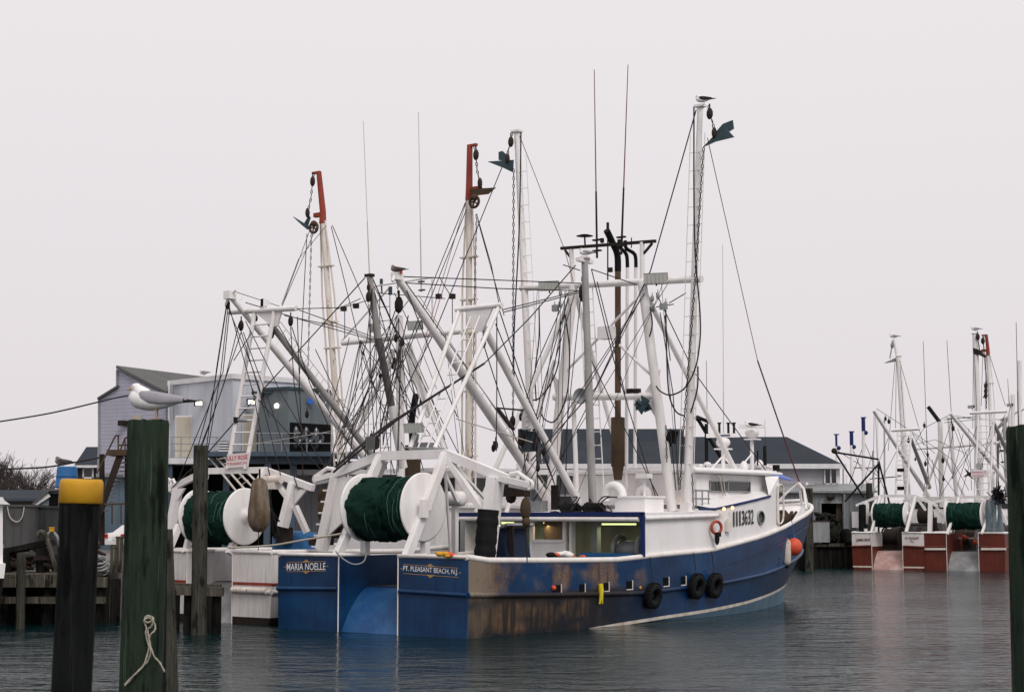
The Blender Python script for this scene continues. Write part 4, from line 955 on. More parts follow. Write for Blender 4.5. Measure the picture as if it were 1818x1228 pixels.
# ---- shelter deck and deckhouse
FA, ZT = 8.5, 3.32
g = MB()
for s_ in (1, -1):           # side walls follow the rail
    pa_ = [V((a, -s_*min(3.55, H_['b'](a) - .06), Z(a) - .02)) for a in (FA, 10, 11.5, 12.9)]
    obj('shelter_wall', MB().grid([pa_, [V((p.x, p.y, ZT + (p.x - FA)*.02)) for p in pa_]], sm=False), 'white_clean', T)
g = MB(); g.prism([(FA, -3.62, ZT - .06), (13.2, -3.62, ZT + .02), (13.2, 3.62, ZT + .02), (FA, 3.8, ZT - .06)], (0, 0, .1)); obj('shelter_roof', g, 'white_clean', T)
g = MB()
for s_ in (1, -1): g.path([(FA + .02, -s_*3.6, ZT - .13), (12.9, -s_*3.58, ZT - .03)], .075, 8)
g.path([(FA - .06, -3.45, ZT - .16), (FA - .06, 3.75, ZT - .13)], .075, 10); obj('shelter_edge_pipe', g, 'white', T)
g = MB(); g.box((FA - .06, .1, ZT + .01), (.09, 7.5, .12)); g.box((FA - .06, -3.6, 2.7), (.09, .12, 1.35)); g.box((FA - .06, 3.8, 2.7), (.09, .12, 1.35)); obj('opening_frame', g, 'blue_trim', T)
# inside the shelter
g = MB(); g.box((12.1, 0, 2.3), (.1, 7.0, 2.1)); obj('inner_bulkhead', g, 'interior', T)
g = MB(); g.box((10.3, 0, 3.13), (3.4, 7.0, .03)); obj('inner_ceiling', g, 'interior', T)
for u in (1058, 1016):
    g = MB(); p = A(u, 985, 9.6 if u > 1040 else 9.0); g.box((p.x, p.y, 2.25), (.22, .24 if u > 1040 else .1, 2.0)); obj('pillar', g, 'interior' if u > 1040 else 'white', T)
g = MB(); p = A(835, 960, 9.3); g.box((9.3, p.y, 2.25), (.5, .7, 2.0)); obj('locker', g, 'interior', T)
g = MB(); p0, p1 = A(945, 960, 9.0), A(1003, 960, 9.0); zt_, zb_ = A(970, 922, 9.0).z, A(970, 960, 9.0).z
for y in (p0.y, p1.y): g.box((9.0, y, 2.3), (.12, .12, 1.9))
g.box((9.0, (p0.y+p1.y)/2, zt_), (.12, abs(p0.y-p1.y), .1)); g.box((9.0, (p0.y+p1.y)/2, zb_), (.12, abs(p0.y-p1.y), .1)); g.box((9.02, (p0.y+p1.y)/2, (zb_+1.3)/2), (.08, abs(p0.y-p1.y), zb_-1.3)); f = obj('control_cabin', g, 'white_clean', T)
g = MB(); g.box((9.6, (p0.y+p1.y)/2, 2.75), (.05, abs(p0.y-p1.y)-.1, .7)); obj('window', g, paint('dim_cabin_glass', (.16, .13, .09), .3, .5), f)
for u0, u1, v, a_ in ((875, 912, 926.5, 10.5), (966, 988, 926, 9.7), (1069, 1129, 930, 10.2)):
    g = MB(); p, q_ = A(u0, v, a_), A(u1, v, a_); z = 3.02; g.tube((a_, p.y, min(p.z, 3.05)), (a_, q_.y, min(q_.z, 3.05)), .03, n=8); o = obj('strip_lamp', g, 'tube' if u0 != 966 else 'warm', T)
    l = bpy.data.lights.new('strip_lamp_light', 'AREA'); l.shape = 'RECTANGLE'; l.size = 1.2; l.size_y = .1; l.energy = 7; l.color = (.95, 1, .55) if u0 != 966 else (1, .7, .35)
    lo_ = bpy.data.objects.new('strip_lamp_light', l); C.objects.link(lo_); lo_.parent = T; lo_.location = (a_, (p.y+q_.y)/2, 2.96)
g = MB(); p = A(1113, 960, 9.3); g.torus((9.6, p.y + .45, 2.2), (0, 1, 0), .42, .08, 24, 8); g.torus((9.6, p.y - .45, 2.2), (0, 1, 0), .42, .08, 24, 8); g.tube((9.6, p.y + .45, 2.2), (9.6, p.y - .45, 2.2), .3, n=18); obj('winch', g, 'galv', T)
g = MB(); p0, p1 = A(1035, 985, 9.0), A(1128, 985, 9.0); g.box((9.1, (p0.y+p1.y)/2, p0.z+.02), (.6, abs(p0.y-p1.y), .12)); obj('hatch_cover', g, 'bluetub', T)
# forward house
g = MB(); aa = [12.9, 14, 15, 16, 17, 17.9, 18.25]
def hb(a): return min(3.5, H_['b'](a) - .08)
def ztop(a): return interp([(12.9, 3.52), (17.3, 4.0), (18.3, 4.1)], a)
for s_ in (1, -1): g.grid([[V((a, -s_*hb(a), Z(a) - .02)) for a in aa], [V((a, -s_*hb(a), ztop(a))) for a in aa]], sm=False)
g.face([(12.9, -3.5, 3.3), (12.9, 3.5, 3.3), (12.9, 3.5, 3.52), (12.9, -3.5, 3.52)])
# rounded front
fr_ = [V((18.25, -hb(18.25), 0)), V((18.5, -hb(18.25) + .35, 0)), V((18.7, -1.4, 0)), V((18.8, 0, 0)), V((18.7, 1.4, 0)), V((18.5, hb(18.25) - .35, 0)), V((18.25, hb(18.25), 0))]
g.grid([[p + V((0, 0, 1.5)) for p in fr_], [p + V((0, 0, 4.72)) for p in fr_]], sm=False)
for s_ in (1, -1): g.face([(17.2, -s_*hb(17.2), ztop(17.2)), (18.25, -s_*hb(18.25), ztop(18.25)), (18.25, -s_*hb(18.25), 4.7), (17.6, -s_*2.75, 4.7)])
obj('deckhouse', g, 'white_clean', T)
g = MB()
for s_ in (1, -1):
    g.grid([[V((a, -s_*hb(a), ztop(a) - .01)) for a in aa], [V((a, -s_*2.6, ztop(a) + .14)) for a in aa]], sm=False)
g.face([(12.9, -2.6, 3.66), (18.3, -2.6, 4.24), (18.3, 2.6, 4.24), (12.9, 2.6, 3.66)]); obj('deckhouse_roof', g, 'white_clean', T)
g = MB(); g.path([(a, -hb(a) - .012, ztop(a) - .02) for a in [11.9, 12.9, 14, 15, 16, 17.3]], .045, 6); obj('blue_stripe', g, 'blue_trim', T)
# pilothouse
g = MB(); ph = [(13.3, -2.55), (18.45, -2.55), (18.75, -1.3), (18.85, 0), (18.75, 1.3), (18.45, 2.55), (13.3, 2.55)]
g.prism([(x, y, 3.5) for x, y in ph], (0, 0, 1.2)); obj('pilothouse', g, 'white_clean', T)
g = MB(); rf_ = [(12.9, -2.75), (18.7, -2.8), (19.3, -2.3), (19.6, -1), (19.6, 1), (19.3, 2.3), (18.7, 2.8), (12.9, 2.75)]
g.prism([(x, y, 4.72) for x, y in rf_], (0, 0, .10)); g.prism([(x*.97 + .45, y*.9, 4.82) for x, y in rf_], (0, 0, .10)); g.path([(x, y, 4.78) for x, y in rf_], .07, 8, closed=True); obj('pilothouse_roof', g, 'white_clean', T)
g = MB(); g.prism([(17.9, -2.82, 4.70), (18.7, -2.86, 4.70), (19.4, -2.3, 4.72), (20.1, -2.5, 4.60), (18.9, -3.05, 4.55)], (0, 0, .05)); obj('visor', g, paint('blue_visor', (.10, .16, .50), .4, .2), T)
for u0, u1 in ((1259, 1288), (1291, 1330)):
    p0, p1, p2 = B(u0, 869, 2.55), B(u1, 869, 2.55), B(u0, 853.5, 2.55); x0, x1, zt_ = p0.x, p1.x, p2.z; zb_ = 4.03
    p0z = B(u0, 872, 2.55).z
    g = MB(); g.box(((x0+x1)/2, -2.57, (zt_+p0z)/2), (x1-x0, .04, zt_-p0z)); o = obj('window', g, 'glass', T)
    g = MB(); g.path([(x0, -2.6, p0z), (x1, -2.6, p0z), (x1, -2.6, zt_), (x0, -2.6, zt_)], .025, 5, closed=True); obj('window_frame', g, 'galv', o)
# registration number on the house side
def OW(u, v, e=.03):        # where a sight line meets the deckhouse side
    b_ = 3.3
    for _ in range(30): b_ = hb(B(u, v, b_).x) + e
    return B(u, v, b_)
p0, p1 = OW(1301, 934.5), OW(1338.5, 929); xd = p1 - p0
nd = 7; cw = xd/ (nd - .12)
for i, ch_ in enumerate('1113632'):
    c0 = OW(1301 + i*5.42, 934.5 - i*.8, .025); c1 = OW(1301 + i*5.42 + 4.5, 934.5 - i*.8 - .6, .025); d_ = c1 - c0
    w1 = d_.length*(.5 if ch_ == '1' else 1.)
    text(ch_, .50, c0 + d_*(.2 if ch_ == '1' else 0), d_, YD, 'letter_black', T, 'registration_digit', w1, .012 if ch_ == '1' else .012, .008)
g = MB(); p = OW(1349, 918, 0); g.lathe([(.0, 0), (.20, 0), (.24, .02), (.24, .05), (.19, .05), (.17, .03)], (p.x, p.y - .02, p.z), (-.02, -1, 0), 24); o = obj('porthole', g, 'glass', T)
g = MB(); g.torus((p.x, p.y - .05, p.z), (0, -1, 0), .22, .03, 24, 8); obj('porthole_rim', g, 'galv', o)
p = OW(1291, 934); g = MB(); g.box((p.x, p.y - .04, p.z), (.24, .1, .34)); g.box((p.x, p.y - .04, p.z + .2), (.1, .06, .1)); obj('deck_light', g, 'cream', T)
for u, v in ((1279, 903), (1294, 901)):
    p = OW(u, v); g = MB(); g.ball((p.x, p.y - .14, p.z), .055, 10); obj('lit_lamp', g, 'warm', T)
# door panel moulding on the rounded front corner
g = MB(); g.path(spline([B(1381, 865, 3.05), B(1384, 860, 3.0), B(1389, 862, 2.95), B(1391, 872, 2.95), B(1391, 915, 2.95), B(1388, 927, 2.98), B(1383, 929, 3.02), B(1380, 922, 3.05), B(1381, 865, 3.05)], 4), .035, 6); obj('door_rim', g, 'cream', T)
# life ring (hangs on the house side)
p = B(1264.5, 936, 3.54); o = thing('life_ring', 'orange and black life ring hung on the white deckhouse wall', 'life ring', FM.w((p.x, p.y - .16, p.z + .0)), FM.ang)
g = MB(); g.torus((0, 0, 0), (.35, .93, 0), .20, .05, 28, 10, sq=1.0); obj('ring', g, paint('faded_red_ring', (.42, .07, .04), .5, .4), o); g = MB(); 
for t_ in (-1.9, -1.2): g.box((.10*math.cos(t_), -.05, .24*math.sin(t_)), (.14, .13, .14))
g.ball((.0, -.02, -.36), .14, 12, sz=(.8, .5, 1.5)); obj('grab_bag', g, 'black', o)

# ---- stern gantry
def gantry(t, pts, legs, w_=.2, h=.26, name='stern_gantry', mat='white'):
    g = MB()
    for p, q_ in zip(pts, pts[1:]): g.beam(p, q_, w_, h)
    o = obj(name, g, mat, t)
    for p, q_, a_, b_ in legs:
        g = MB(); g.beam(p, q_, a_, b_, (1, 0, 0)); obj('gantry_leg', g, mat, o)
    return o
aT = 1.9
pS, pP = V((aT, -1.20, 5.02)), V((aT, 1.32, 5.02)); kS, kP = A(905, 852, 2.0), A(594, 842, 2.0)
ga = gantry(T, [kP, pP, pS, kS], [(V((.15, -1.28, 2.1)), pS, .2, .24), (V((.15, 1.36, 2.1)), pP, .2, .24), (V((1.7, -2.75, 1.3)), V((2.0, -2.95, 4.3)), .34, .42), (A(571, 975, 2.0), kP + V((0, -.1, -.1)), .3, .3), (pS + V((0, -.1, -.15)), V((1.9, -2.6, 3.35)), .16, .2), (A(640, 900, 2.1), A(676, 812, 2.0), .5, .2),
             (V((1.2, -1.05, 1.3)), V((1.2, -1.05, 3.5)), .2, .2), (V((1.2, 1.25, 1.3)), V((1.2, 1.25, 3.5)), .2, .2)])
g = MB(); g.prism([kP + V((-.06, -.2, -.1)), kP + V((-.06, -.75, -.05)), A(612, 925, 2.0) + V((-.06, 0, 0)), A(585, 950, 2.0) + V((-.06, 0, 0))], (.08, 0, 0)); obj('gusset', g, 'white', ga); g = MB(); g.prism([V((1.9, -2.8, 4.2)), V((1.9, -3.15, 4.2)), V((1.9, -3.0, 3.0))], (.1, 0, 0)); obj('gusset', g, 'white', ga)
# warp sheave arms at both ends
for k_, s_ in ((kS, -1), (kP, 1)):
    g = MB(); e = k_ + V((-.05, s_*.72, -.14)); g.beam(k_ + V((0, -s_*.3, .05)), e, .24, .16); g.path([k_ + V((0, 0, .16)), k_ + V((0, s_*.3, .2)), e + V((0, 0, .12)), e, e + V((0, -s_*.1, -.1)), k_ + V((0, 0, -.14))], .06, 8); g.torus(e, (1, 0, 0), .12, .05, 18, 8); obj('sheave_arm', g, 'white', ga)
g = MB()
for i in range(7):
    p = A(563 + (590-563)*i/6*.9, 970 - (970-850)*i/6, 2.0); g.beam(p + V((0, .22, 0)), p + V((0, -.16, 0)), .05, .05)
obj('step_rungs', g, 'white', ga)
reel(T, 1.0, 1.13, 3.50, .97, seed=2)
g = MB(); g.box((.75, -1.4, 3.45), (.25, .14, .5)); obj('reel_bearing', g, 'white', T)
# tires lashed round the starboard gantry leg
def tire(label, p, ax, R=.33, r=.13, group=None, sq=1.):
    t = thing('tire_fender', label, 'tire', p, 0, group); g = MB(); g.torus((0, 0, 0), ax, R, r, 32, 12, sq=sq)
    ax = V(ax).normalized(); x = ax.orthogonal().normalized(); y = ax.cross(x)
    obj('tread', g, 'black', t); g = MB()
    for i in range(28):
        a = 2*math.pi*i/28; d = x*math.cos(a) + y*math.sin(a); g.beam(d*(R + r*.98) - ax*r*.7, d*(R + r*.98) + ax*r*.7, .03, .03, d)
    obj('tread_blocks', g, 'black', t); return t
SV = V((FM.S[0], FM.S[1], 0))
grp = 'tire fenders on the blue trawler side'
for (u, v), lab, R in (((1160, 1057), 'tire fender hanging alone near the middle of the blue hull', .27), ((1237, 1040), 'left one of the pair of tire fenders on the blue hull', .28), ((1269, 1039), 'right one of the pair of tire fenders on the blue hull', .28)):
    p = B(u, v, 3.72); bb_ = H_['b'](p.x) + .16; p = B(u, v, bb_); t = tire(lab, FM.w(p), SV*1.0 + V((0, 0, -.12)), R, .125, grp)
    top = FM.w((p.x, -bb_ + .1, Z(p.x))); g = MB(); g.path([V((0, 0, R)), (top - FM.w(p))], .015, 5); obj('lanyard', g, 'wire', t)
p0_, p1_ = V((1.82, -2.84, 3.42)), V((1.72, -2.78, 2.0)); g = MB(); g.path([p0_.lerp(p1_, i/16) for i in range(17)], [.30 + .012*math.sin(i*2.1) + .01*math.sin(i*5) for i in range(17)], 16); obj('rubber_sleeve', g, 'black', ga)
for k, (v, rr) in enumerate(()):
    p = A(864, v, 1.75); tire('dark tire strapped round the starboard gantry leg, number %s from the top' % ('one', 'two', 'three')[k] if False else ('topmost', 'middle', 'lowest')[k] + ' of the three dark tires stacked round the starboard gantry leg', FM.w(p), (0, 0, 1), rr, .13, 'tires round the gantry leg', 1.0)
# blue tote tipped on deck
p = A(905, 985, 3.0); t = thing('blue_tote', 'dark blue plastic tote tipped against the gantry on the blue trawler', 'tote', FM.w(p + V((0, 0, -.4))), FM.ang - math.radians(12))
Rr = Matrix.Rotation(math.radians(-16), 3, 'X')
g = MB(); g.box(Rr @ V((0, 0, .55)), (.9, .95, 1.05), R=Rr); obj('body', g, 'darkblue', t); g = MB(); g.box(Rr @ V((0, -.12, 1.1)), (1.0, 1.35, .07), R=Rr); obj('lid', g, 'galv', t)
g = MB(); 
for y in (-.75, -.9): g.beam(Rr @ V((-.3, y + .1, 1.05)), Rr @ V((-.3, y + .35, .1)), .06, .06)
obj('handle', g, 'iron', t)
# trawl block and brown netting hung from the gantry end
p = FM.w(kS + V((0, -.55, -.25))); t = thing('hanging_block', 'rusty brown trawl block hanging from the starboard end of the gantry', 'fishing gear', p)
g = MB(); g.torus((0, 0, -.12), (1, 0, 0), .07, .03, 14, 6); g.ball((0, 0, -.55), .30, 12, sz=(.5, .6, 1.1)); g.ball((.02, 0, -.9), .2, 10, sz=(.6, .9, .8)); obj('block', g, 'rust', t); g = MB(); chain(g, [(0, 0, 0), (0, 0, -.35)], .1, .02); chain(g, [(0, .05, -1.0), (.05, .05, -2.0)]); obj('chain', g, 'chain', t)
p = A(917, 868, 3.2); g = MB(); g.box((0, 0, 0), (.3, .75, .42)); g.ball((0, .2, -.25), .16, 8); obj('gear_bag', g, 'iron', loc=FM.w(p), rz=FM.ang, label='dark square motor housing hung under the starboard gantry arm', cat='motor')

# ladder frame over the gantry with its cross pipe, held by the slanting centre prop
fa = 4.9; c0, c1 = A(815, 547, fa), A(886, 544, fa); zc = (c0.z + c1.z)/2
lf = obj('ladder_frame', MB().tube((fa, c0.y + .12, zc), (fa, c1.y - .12, zc), .085, n=14), 'white', T)
g = MB(); g.prism([(fa - .03, c0.y - .2, zc), (fa - .03, c1.y + .2, zc), (fa - .03, (c0.y+c1.y)/2 - .2, zc - .75), (fa - .03, (c0.y+c1.y)/2 + .2, zc - .75)][0:2] + [(fa - .03, (c0.y+c1.y)/2 - .15, zc - .75), (fa - .03, (c0.y+c1.y)/2 + .15, zc - .75)], (.06, 0, 0)); obj('gusset', g, 'white', lf)
for c, u in ((c0, 728), (c1, 772)):
    e = A(u, 795, 1.95); g = MB(); g.tube((fa, c.y, zc - .05), e, .068, n=10); obj('frame_leg', g, 'white', lf)
e0, e1 = A(750, 795, 1.95), V((fa, (c0.y+c1.y)/2, zc)); ladder(e0, e0.lerp(e1, .93), (0, 1, 0), .36, 'ladder', 'white', lf, .026)
prop = obj('centre_prop', MB().tube((fa + .05, (c0.y+c1.y)/2, zc - .4), A(1028, 893, 9.9) if False else B(1028, 893, .4), .115, .125, n=16), 'white', T)
g = MB(); block(g, A(858, 608, fa + .5), .13); obj('pulley_block', g, 'iron', T)
# long boom slanting aft over the port quarter
bt, bf = B(705, 492, -1.3), B(985, 906, -1.3)
bm = obj('aft_boom', MB().path([bt, bt.lerp(bf, .5), bf], [.11, .155, .15], 16), 'white', T)
g = MB(); g.path([bt + V((0, 0, .12)), bt + V((-.12, 0, .02)), bt + V((-.2, .0, -.15))], .05, 8); g.box(bt + V((0, 0, .02)), (.3, .25, .22)); obj('boom_head', g, 'white', bm)
g = MB()
for i in range(2, 20):
    p = bt.lerp(bf, i/20); n_ = V((.6, 0, .8)).normalized(); g.tube(p, p + n_*.32, .012, n=4)
g.path([bt.lerp(bf, i/20) + V((.6, 0, .8)).normalized()*.32 for i in range(2, 20)], .012, 4); obj('boom_line', g, 'lightwire', bm)
g = MB(); block(g, A(708, 541, 3.0), .2); obj('pulley_block', g, 'iron', T); g = MB(); chain(g, [bt + V((0, 0, -.1)), A(708, 530, 3.0)]); obj('chain', g, 'chain', T)
g = MB(); g.tube(bt + V((0, -.15, .1)), bt + V((0, -.15, .28)), .05, n=8); obj('red_lamp', g, plain('red_lamp', (.35, .03, .02), .4), bm)
# upright boom by the shelter
ub0, ub1 = B(1052, 893, 1.0), B(1038, 465, 1.0)
ub = obj('upright_boom', MB().path([ub0, ub0.lerp(ub1, .55)], .13, 16), 'grey_pole', T); obj('boom_top', MB().path([ub0.lerp(ub1, .55), ub1], [.12, .11], 16), 'grey_pole', ub)
g = MB(); g.box(ub1 + V((0, 0, .04)), (.8, .16, .12)); g.lathe([(0, .2), (.1, .16), (.2, 0), (0, 0)], ub1 + V((0, 0, .1)), (0, 0, 1), 12); obj('boom_head', g, 'white', ub)
blocks(T, [(A(1036, 520, 9.6), .24), (A(1037, 495, 9.6), .14)])

# ---- main mast (A frame) at a=11.75
ma = 11.75; mp = lambda u, v: A(u, v, ma)
mm = obj('main_mast', MB().tube(mp(925, 511), mp(1246, 495), .12, n=16), 'white', T)
for p, q_ in ((mp(977, 880), mp(1018, 508)), (mp(1194, 908), mp(1140, 500))):
    obj('mast_leg', MB().path([p, q_], [.165, .16], 16), 'white', mm)
for p, q_, r_, r2 in ((mp(1018, 508), mp(1014, 443), .08, .08), (mp(1140, 500), mp(1140, 430), .08, .08), (mp(984, 705), mp(1168, 703), .12, .12)):
    obj('mast_post' if r_ == .08 else 'cross_pipe', MB().tube(p, q_, r_, r2, 14), 'white', mm)
g = MB(); a_, b_ = mp(996, 441), mp(1164, 428); g.beam(a_, b_, .1, .1); g.beam(mp(1003, 444), mp(1013, 457), .07, .07); g.beam(mp(1158, 432), mp(1143, 450), .07, .07); obj('antenna_bar', g, 'iron', mm)
for pts, r_ in (((mp(1129, 532), mp(1002, 662)), .05), ((mp(1100, 612), mp(1154, 664)), .05), ((mp(1023, 545), mp(1000, 640)), .0), ((mp(1150, 515), mp(1158, 545)), .0)):
    if r_: obj('mast_brace', MB().tube(pts[0], pts[1], r_, n=8), 'white', mm)
for s_, (u0, v0, a0_), (u1, v1, b1_) in ((1, (1162, 545, ma), (1332, 886, 2.5)),):
    obj('forward_strut', MB().tube(mp(1143, 515), B(1332, 886, 2.5), .085, n=12), 'white', mm)
obj('forward_strut', MB().tube(mp(1020, 515), V((17.0, 2.6, 3.95)), .08, n=12), 'white', mm)
obj('aft_strut', MB().tube(mp(1013, 530), V((8.8, 3.3, 3.4)), .085, n=12), 'white', mm)
obj('aft_strut', MB().tube(mp(985, 640), V((10.3, 3.2, 3.4)), .075, n=12), 'white', mm)
obj('mast_post', MB().tube(mp(1018, 712), mp(1025, 892), .08, n=10), 'white', mm)
for c, sx_ in ((mp(984, 705), 1), (mp(1168, 703), -1)):
    g = MB(); g.prism([c + V((0, -sx_*.05, .12)), c + V((0, -sx_*.55, .12)), c + V((0, sx_*.1, .9))], (.03, 0, 0)); g.prism([c + V((0, -sx_*.05, -.12)), c + V((0, -sx_*.55, -.12)), c + V((0, sx_*.05, -.9))], (.03, 0, 0)); obj('gusset', g, 'white', mm)
ladder(mp(1060, 862), mp(1040, 508), (0, 1, 0), .55, 'ladder', 'white', mm, .022, .45)
g = MB(); g.box(mp(1077, 591), (.4, .5, .42)); obj('junction_box', g, 'white', mm)
# loudhailer
c = A(1032, 703, 11.5); g = MB(); g.lathe([(.05, -.35), (.08, -.2), (.16, -.06), (.27, .04), (.28, .06), (.25, .04), (.12, -.08), (0, -.12)], c, (-1, -.2, 0), 24); obj('horn_speaker', g, 'galv', mm)
c = A(1140, 718, 11.4); g = MB()
for k in range(3):
    Rk = Matrix.Rotation(k*1.05 + .3, 3, 'X') @ Matrix.Rotation(k*.9, 3, 'Z'); g.prism([c + Rk @ V(q_) for q_ in ((-.05, -.28, .22), (-.05, .1, .3), (-.05, .0, .0), (-.05, .32, -.05), (-.05, -.1, -.32))], (.03, 0, 0))
obj('radar_reflector', g, 'teal', mm)
for u in (1119, 1131):
    g = MB(); g.box(mp(u, 694), (.16, .22, .16)); obj('deck_lamp', g, 'iron', mm)
flood(mm, A(974, 508, 11.45), (-1, -.45, -.35), .72, .34); flood(mm, A(1164, 494, 11.45), (-1, -.45, -.3), .80, .34)
o = flood(mm, A(1198, 776, 11.3), (.2, -1, -.3), .42, .42, 'black', 'black')
# small steaming lamps and sheaves under the yards
g = MB()
for u, v in ((985, 545), (1182, 540), (1158, 530), (995, 520), (1168, 525), (1160, 548), (994, 540)): blocks(mm, [(A(u, v, 11.5), .09)], 'galv')
each('sheave_box', [MB().box(A(1178, 544, 11.4), (.14, .24, .2)), MB().box(A(986, 547, 11.4), (.14, .22, .22))], 'galv', mm)
# exhaust stacks
ex = obj('exhaust_stack', MB().path([B(1097, 852, .2), B(1097, 480, .2)], .105, 16), 'brown_pipe', T)
g = MB(); c0 = B(1097, 828, .2); c1 = B(1097, 741, .2); g.path([c0 - V((0, 0, .45)), c0, c0 + V((0, 0, .01)), c1, c1 + V((0, 0, .02))], [.13, .2, .235, .235, .13], 18); g.torus(B(1097, 802, .2), (0, 0, 1), .24, .012); obj('silencer', g, 'rust', ex)
g = MB(); g.path(spline([B(1097, 482, .2), B(1096, 452, .2), B(1087, 430, .2), B(1077, 409, .2)], 5), .115, 16); obj('bent_tip', g, 'black', ex)
for u, ut, vt in ((1112, 1099, 425), (1127, 1110, 427)):
    e = obj('exhaust_stack', MB().path([B(u, 870, 0), B(u + 2, 450, 0)], .06, 12), 'white', T); g = MB(); g.path(spline([B(u + 2, 475, 0), B(u, 452, 0), B(ut + 2, vt + 14, 0), B(ut, vt, 0)], 5), .066, 12); obj('bent_tip', g, 'black', e)
# antennas
def whip(t, p, q_, r0=.028, r1=.008, mat='iron', name='whip_antenna', seg=.35):
    p, q_ = V(p), V(q_); o = obj(name, MB().path([p, p.lerp(q_, seg)], [r0, r0*.8], 8), mat, t); obj('upper_rod', MB().path([p.lerp(q_, seg), q_], [r0*.6, r1], 6), 'redwire' if mat == 'iron' else mat, o); return o
whip(T, mp(1060, 458), mp(1055, 124), .04, .014); whip(T, mp(1103, 452), mp(1115, 115), .04, .014)
g = MB()
for u, v in ((1060, 426), (1060, 445), (1103, 421), (1103, 436)): g.box(mp(u, v), (.14, .32, .05))
g.tube(mp(1039, 440), mp(1038, 420), .03); g.lathe([(0, .05), (.15, .045), (.3, 0), (0, -.01)], mp(1038, 419), (0, 0, 1), 20); g.tube(mp(1079, 500), mp(1079, 402), .025); g.tube(mp(1079, 408), mp(1079, 395), .05); g.box(mp(1069, 427), (.1, .1, .16)); g.tube(mp(1121, 440), mp(1121, 422), .02); g.box(mp(1084, 479), (.1, .12, .16)); obj('antenna_fittings', g, 'iron', mm)
whip(T, B(1285, 838, -.5), B(1283, 435, -.5), .022, .010, 'lightwire', 'thin_antenna')
whip(T, B(1359, 800, .5), B(1358, 745, .5), .012, .006, 'wire', 'short_antenna'); whip(T, B(1256, 770, -2), B(1254, 640, -2), .02, .01, 'wire', 'short_antenna')

# ---- outriggers of the blue trawler
def outrigger(t, foot, tip, r0, r1, mat, side=(0, 1, 0), lw=.5, off=None, v0=.06, v1=.93, lad=True, name='outrigger_pole'):
    foot, tip = V(foot), V(tip); o = obj(name, MB().path([foot, foot.lerp(tip, .5), tip], [r0, (r0 + r1)/2*1.02, r1], 16), mat, t)
    g = MB(); g.torus(tip, (0, 0, 1), r1, .05, 16, 6); g.box(tip + V((0, 0, .03)), (.3, .34, .07)); g.box(foot, (r0*2.6, r0*2.2, .3)); obj('pole_fittings', g, mat, o)
    if lad: of = V(off) if off else V((0, 0, 0)); ladder(foot.lerp(tip, v0) + of, foot.lerp(tip, v1) + of*.8, side, lw, 'ladder', 'white', o, .014, .6, .012)
    return o
outrigger(T, mp(1220, 900), mp(1243, 190), .145, .095, 'white', off=(-.12, 0, 0), lw=.56)
outrigger(T, mp(948, 860), mp(918, 235), .135, .11, 'white', off=(-.1, -.28, 0), lw=.40)
def delta(label, fr, tip, hang, corners, fin, mat, chainpts, par=None):
    o0 = fr.w(hang); t = thing('stabiliser_bird', label, 'fishing gear', o0, fr.ang); L_ = lambda p: V(p) - V(hang)
    g = MB(); g.prism([L_(p) for p in corners], (.0, 0, 0) if False else (.045, .0, .012)); obj('wing_plate', g, mat, t)
    g = MB(); g.prism([L_(p) for p in fin], (.05, .02, 0)); obj('fin_plate', g, mat, t)
    g = MB(); chain(g, [L_(p) for p in chainpts], .16, .022, .05); block(g, L_(chainpts[1]), .15); g.ball(L_(chainpts[-1]), .13, 10, sz=(.7, .7, 1.5)); obj('hanging_chain', g, 'chain', t)
    return t
a_ = ma - .2; q = lambda u, v, da=0: A(u, v, a_ + da)
delta('dark teal stabiliser bird hanging beside the tallest outrigger pole', FM, None, q(1258, 188), [q(1247, 262), q(1268, 240), q(1290, 230), q(1303, 244), q(1270, 252)], [q(1266, 240, .15), q(1283, 220, .15), q(1301, 213, .15), q(1303, 228, .15), q(1280, 243, .15)], 'teal', [q(1258, 188), q(1260, 202), q(1266, 220), q(1268, 236)])
delta('dark teal stabiliser bird hanging on the left of the port outrigger with a flat top', FM, None, q(909, 234), [q(865, 287), q(911, 284), q(910, 306), q(893, 298)], [q(885, 284, .15), q(885, 270, .15), q(892, 268, .15), q(903, 278, .15), q(902, 286, .15)], 'teal', [q(909, 234), q(907, 252), q(902, 268), q(901, 282)])
g = MB(); chain(g, [q(1249, 262), q(1236, 470), q(1213, 770), q(1207, 868)], .16, .02, .05); obj('long_chain', g, 'chain', T)
g = MB(); chain(g, [q(912, 300), q(911, 560), q(911, 800)], .16, .02, .05); obj('long_chain', g, 'chain', T)
each('short_chain', [chain(MB(), [A(1182, 755, 11.2), A(1184, 820, 11.2)], .14), chain(MB(), [A(1229, 840, 11.2), A(1231, 905, 11.2)], .14)], 'chain', T)
# hydraulic hoses hanging in loops
hz = [[(1232, 190), (1233, 420), (1243, 560), (1241, 620), (1232, 660), (1214, 690), (1190, 701), (1172, 694), (1165, 685)], [(925, 235), (922, 400), (914, 560), (912, 640), (914, 690)],
      [(957, 545), (957, 600), (950, 660), (952, 712)], [(1003, 558), (1011, 620), (1008, 690), (996, 730), (982, 749), (966, 743), (958, 728)], [(1182, 550), (1184, 640), (1188, 700), (1200, 730), (1215, 738)], [(995, 570), (992, 640), (978, 680), (958, 706), (946, 710)], [(1239, 650), (1238, 690), (1226, 733)], [(1154, 545), (1158, 575), (1153, 598)], [(975, 893), (968, 870), (952, 880), (945, 895)]]
for h_ in hz: obj('hydraulic_hose', MB().path(spline([A(u, v, 11.35) for u, v in h_], 5), .026, 6), 'wire', T)
bx = lambda u, v: (u, v, 'b', 0)
m_ = lambda u, v: (u, v, 'a', ma)
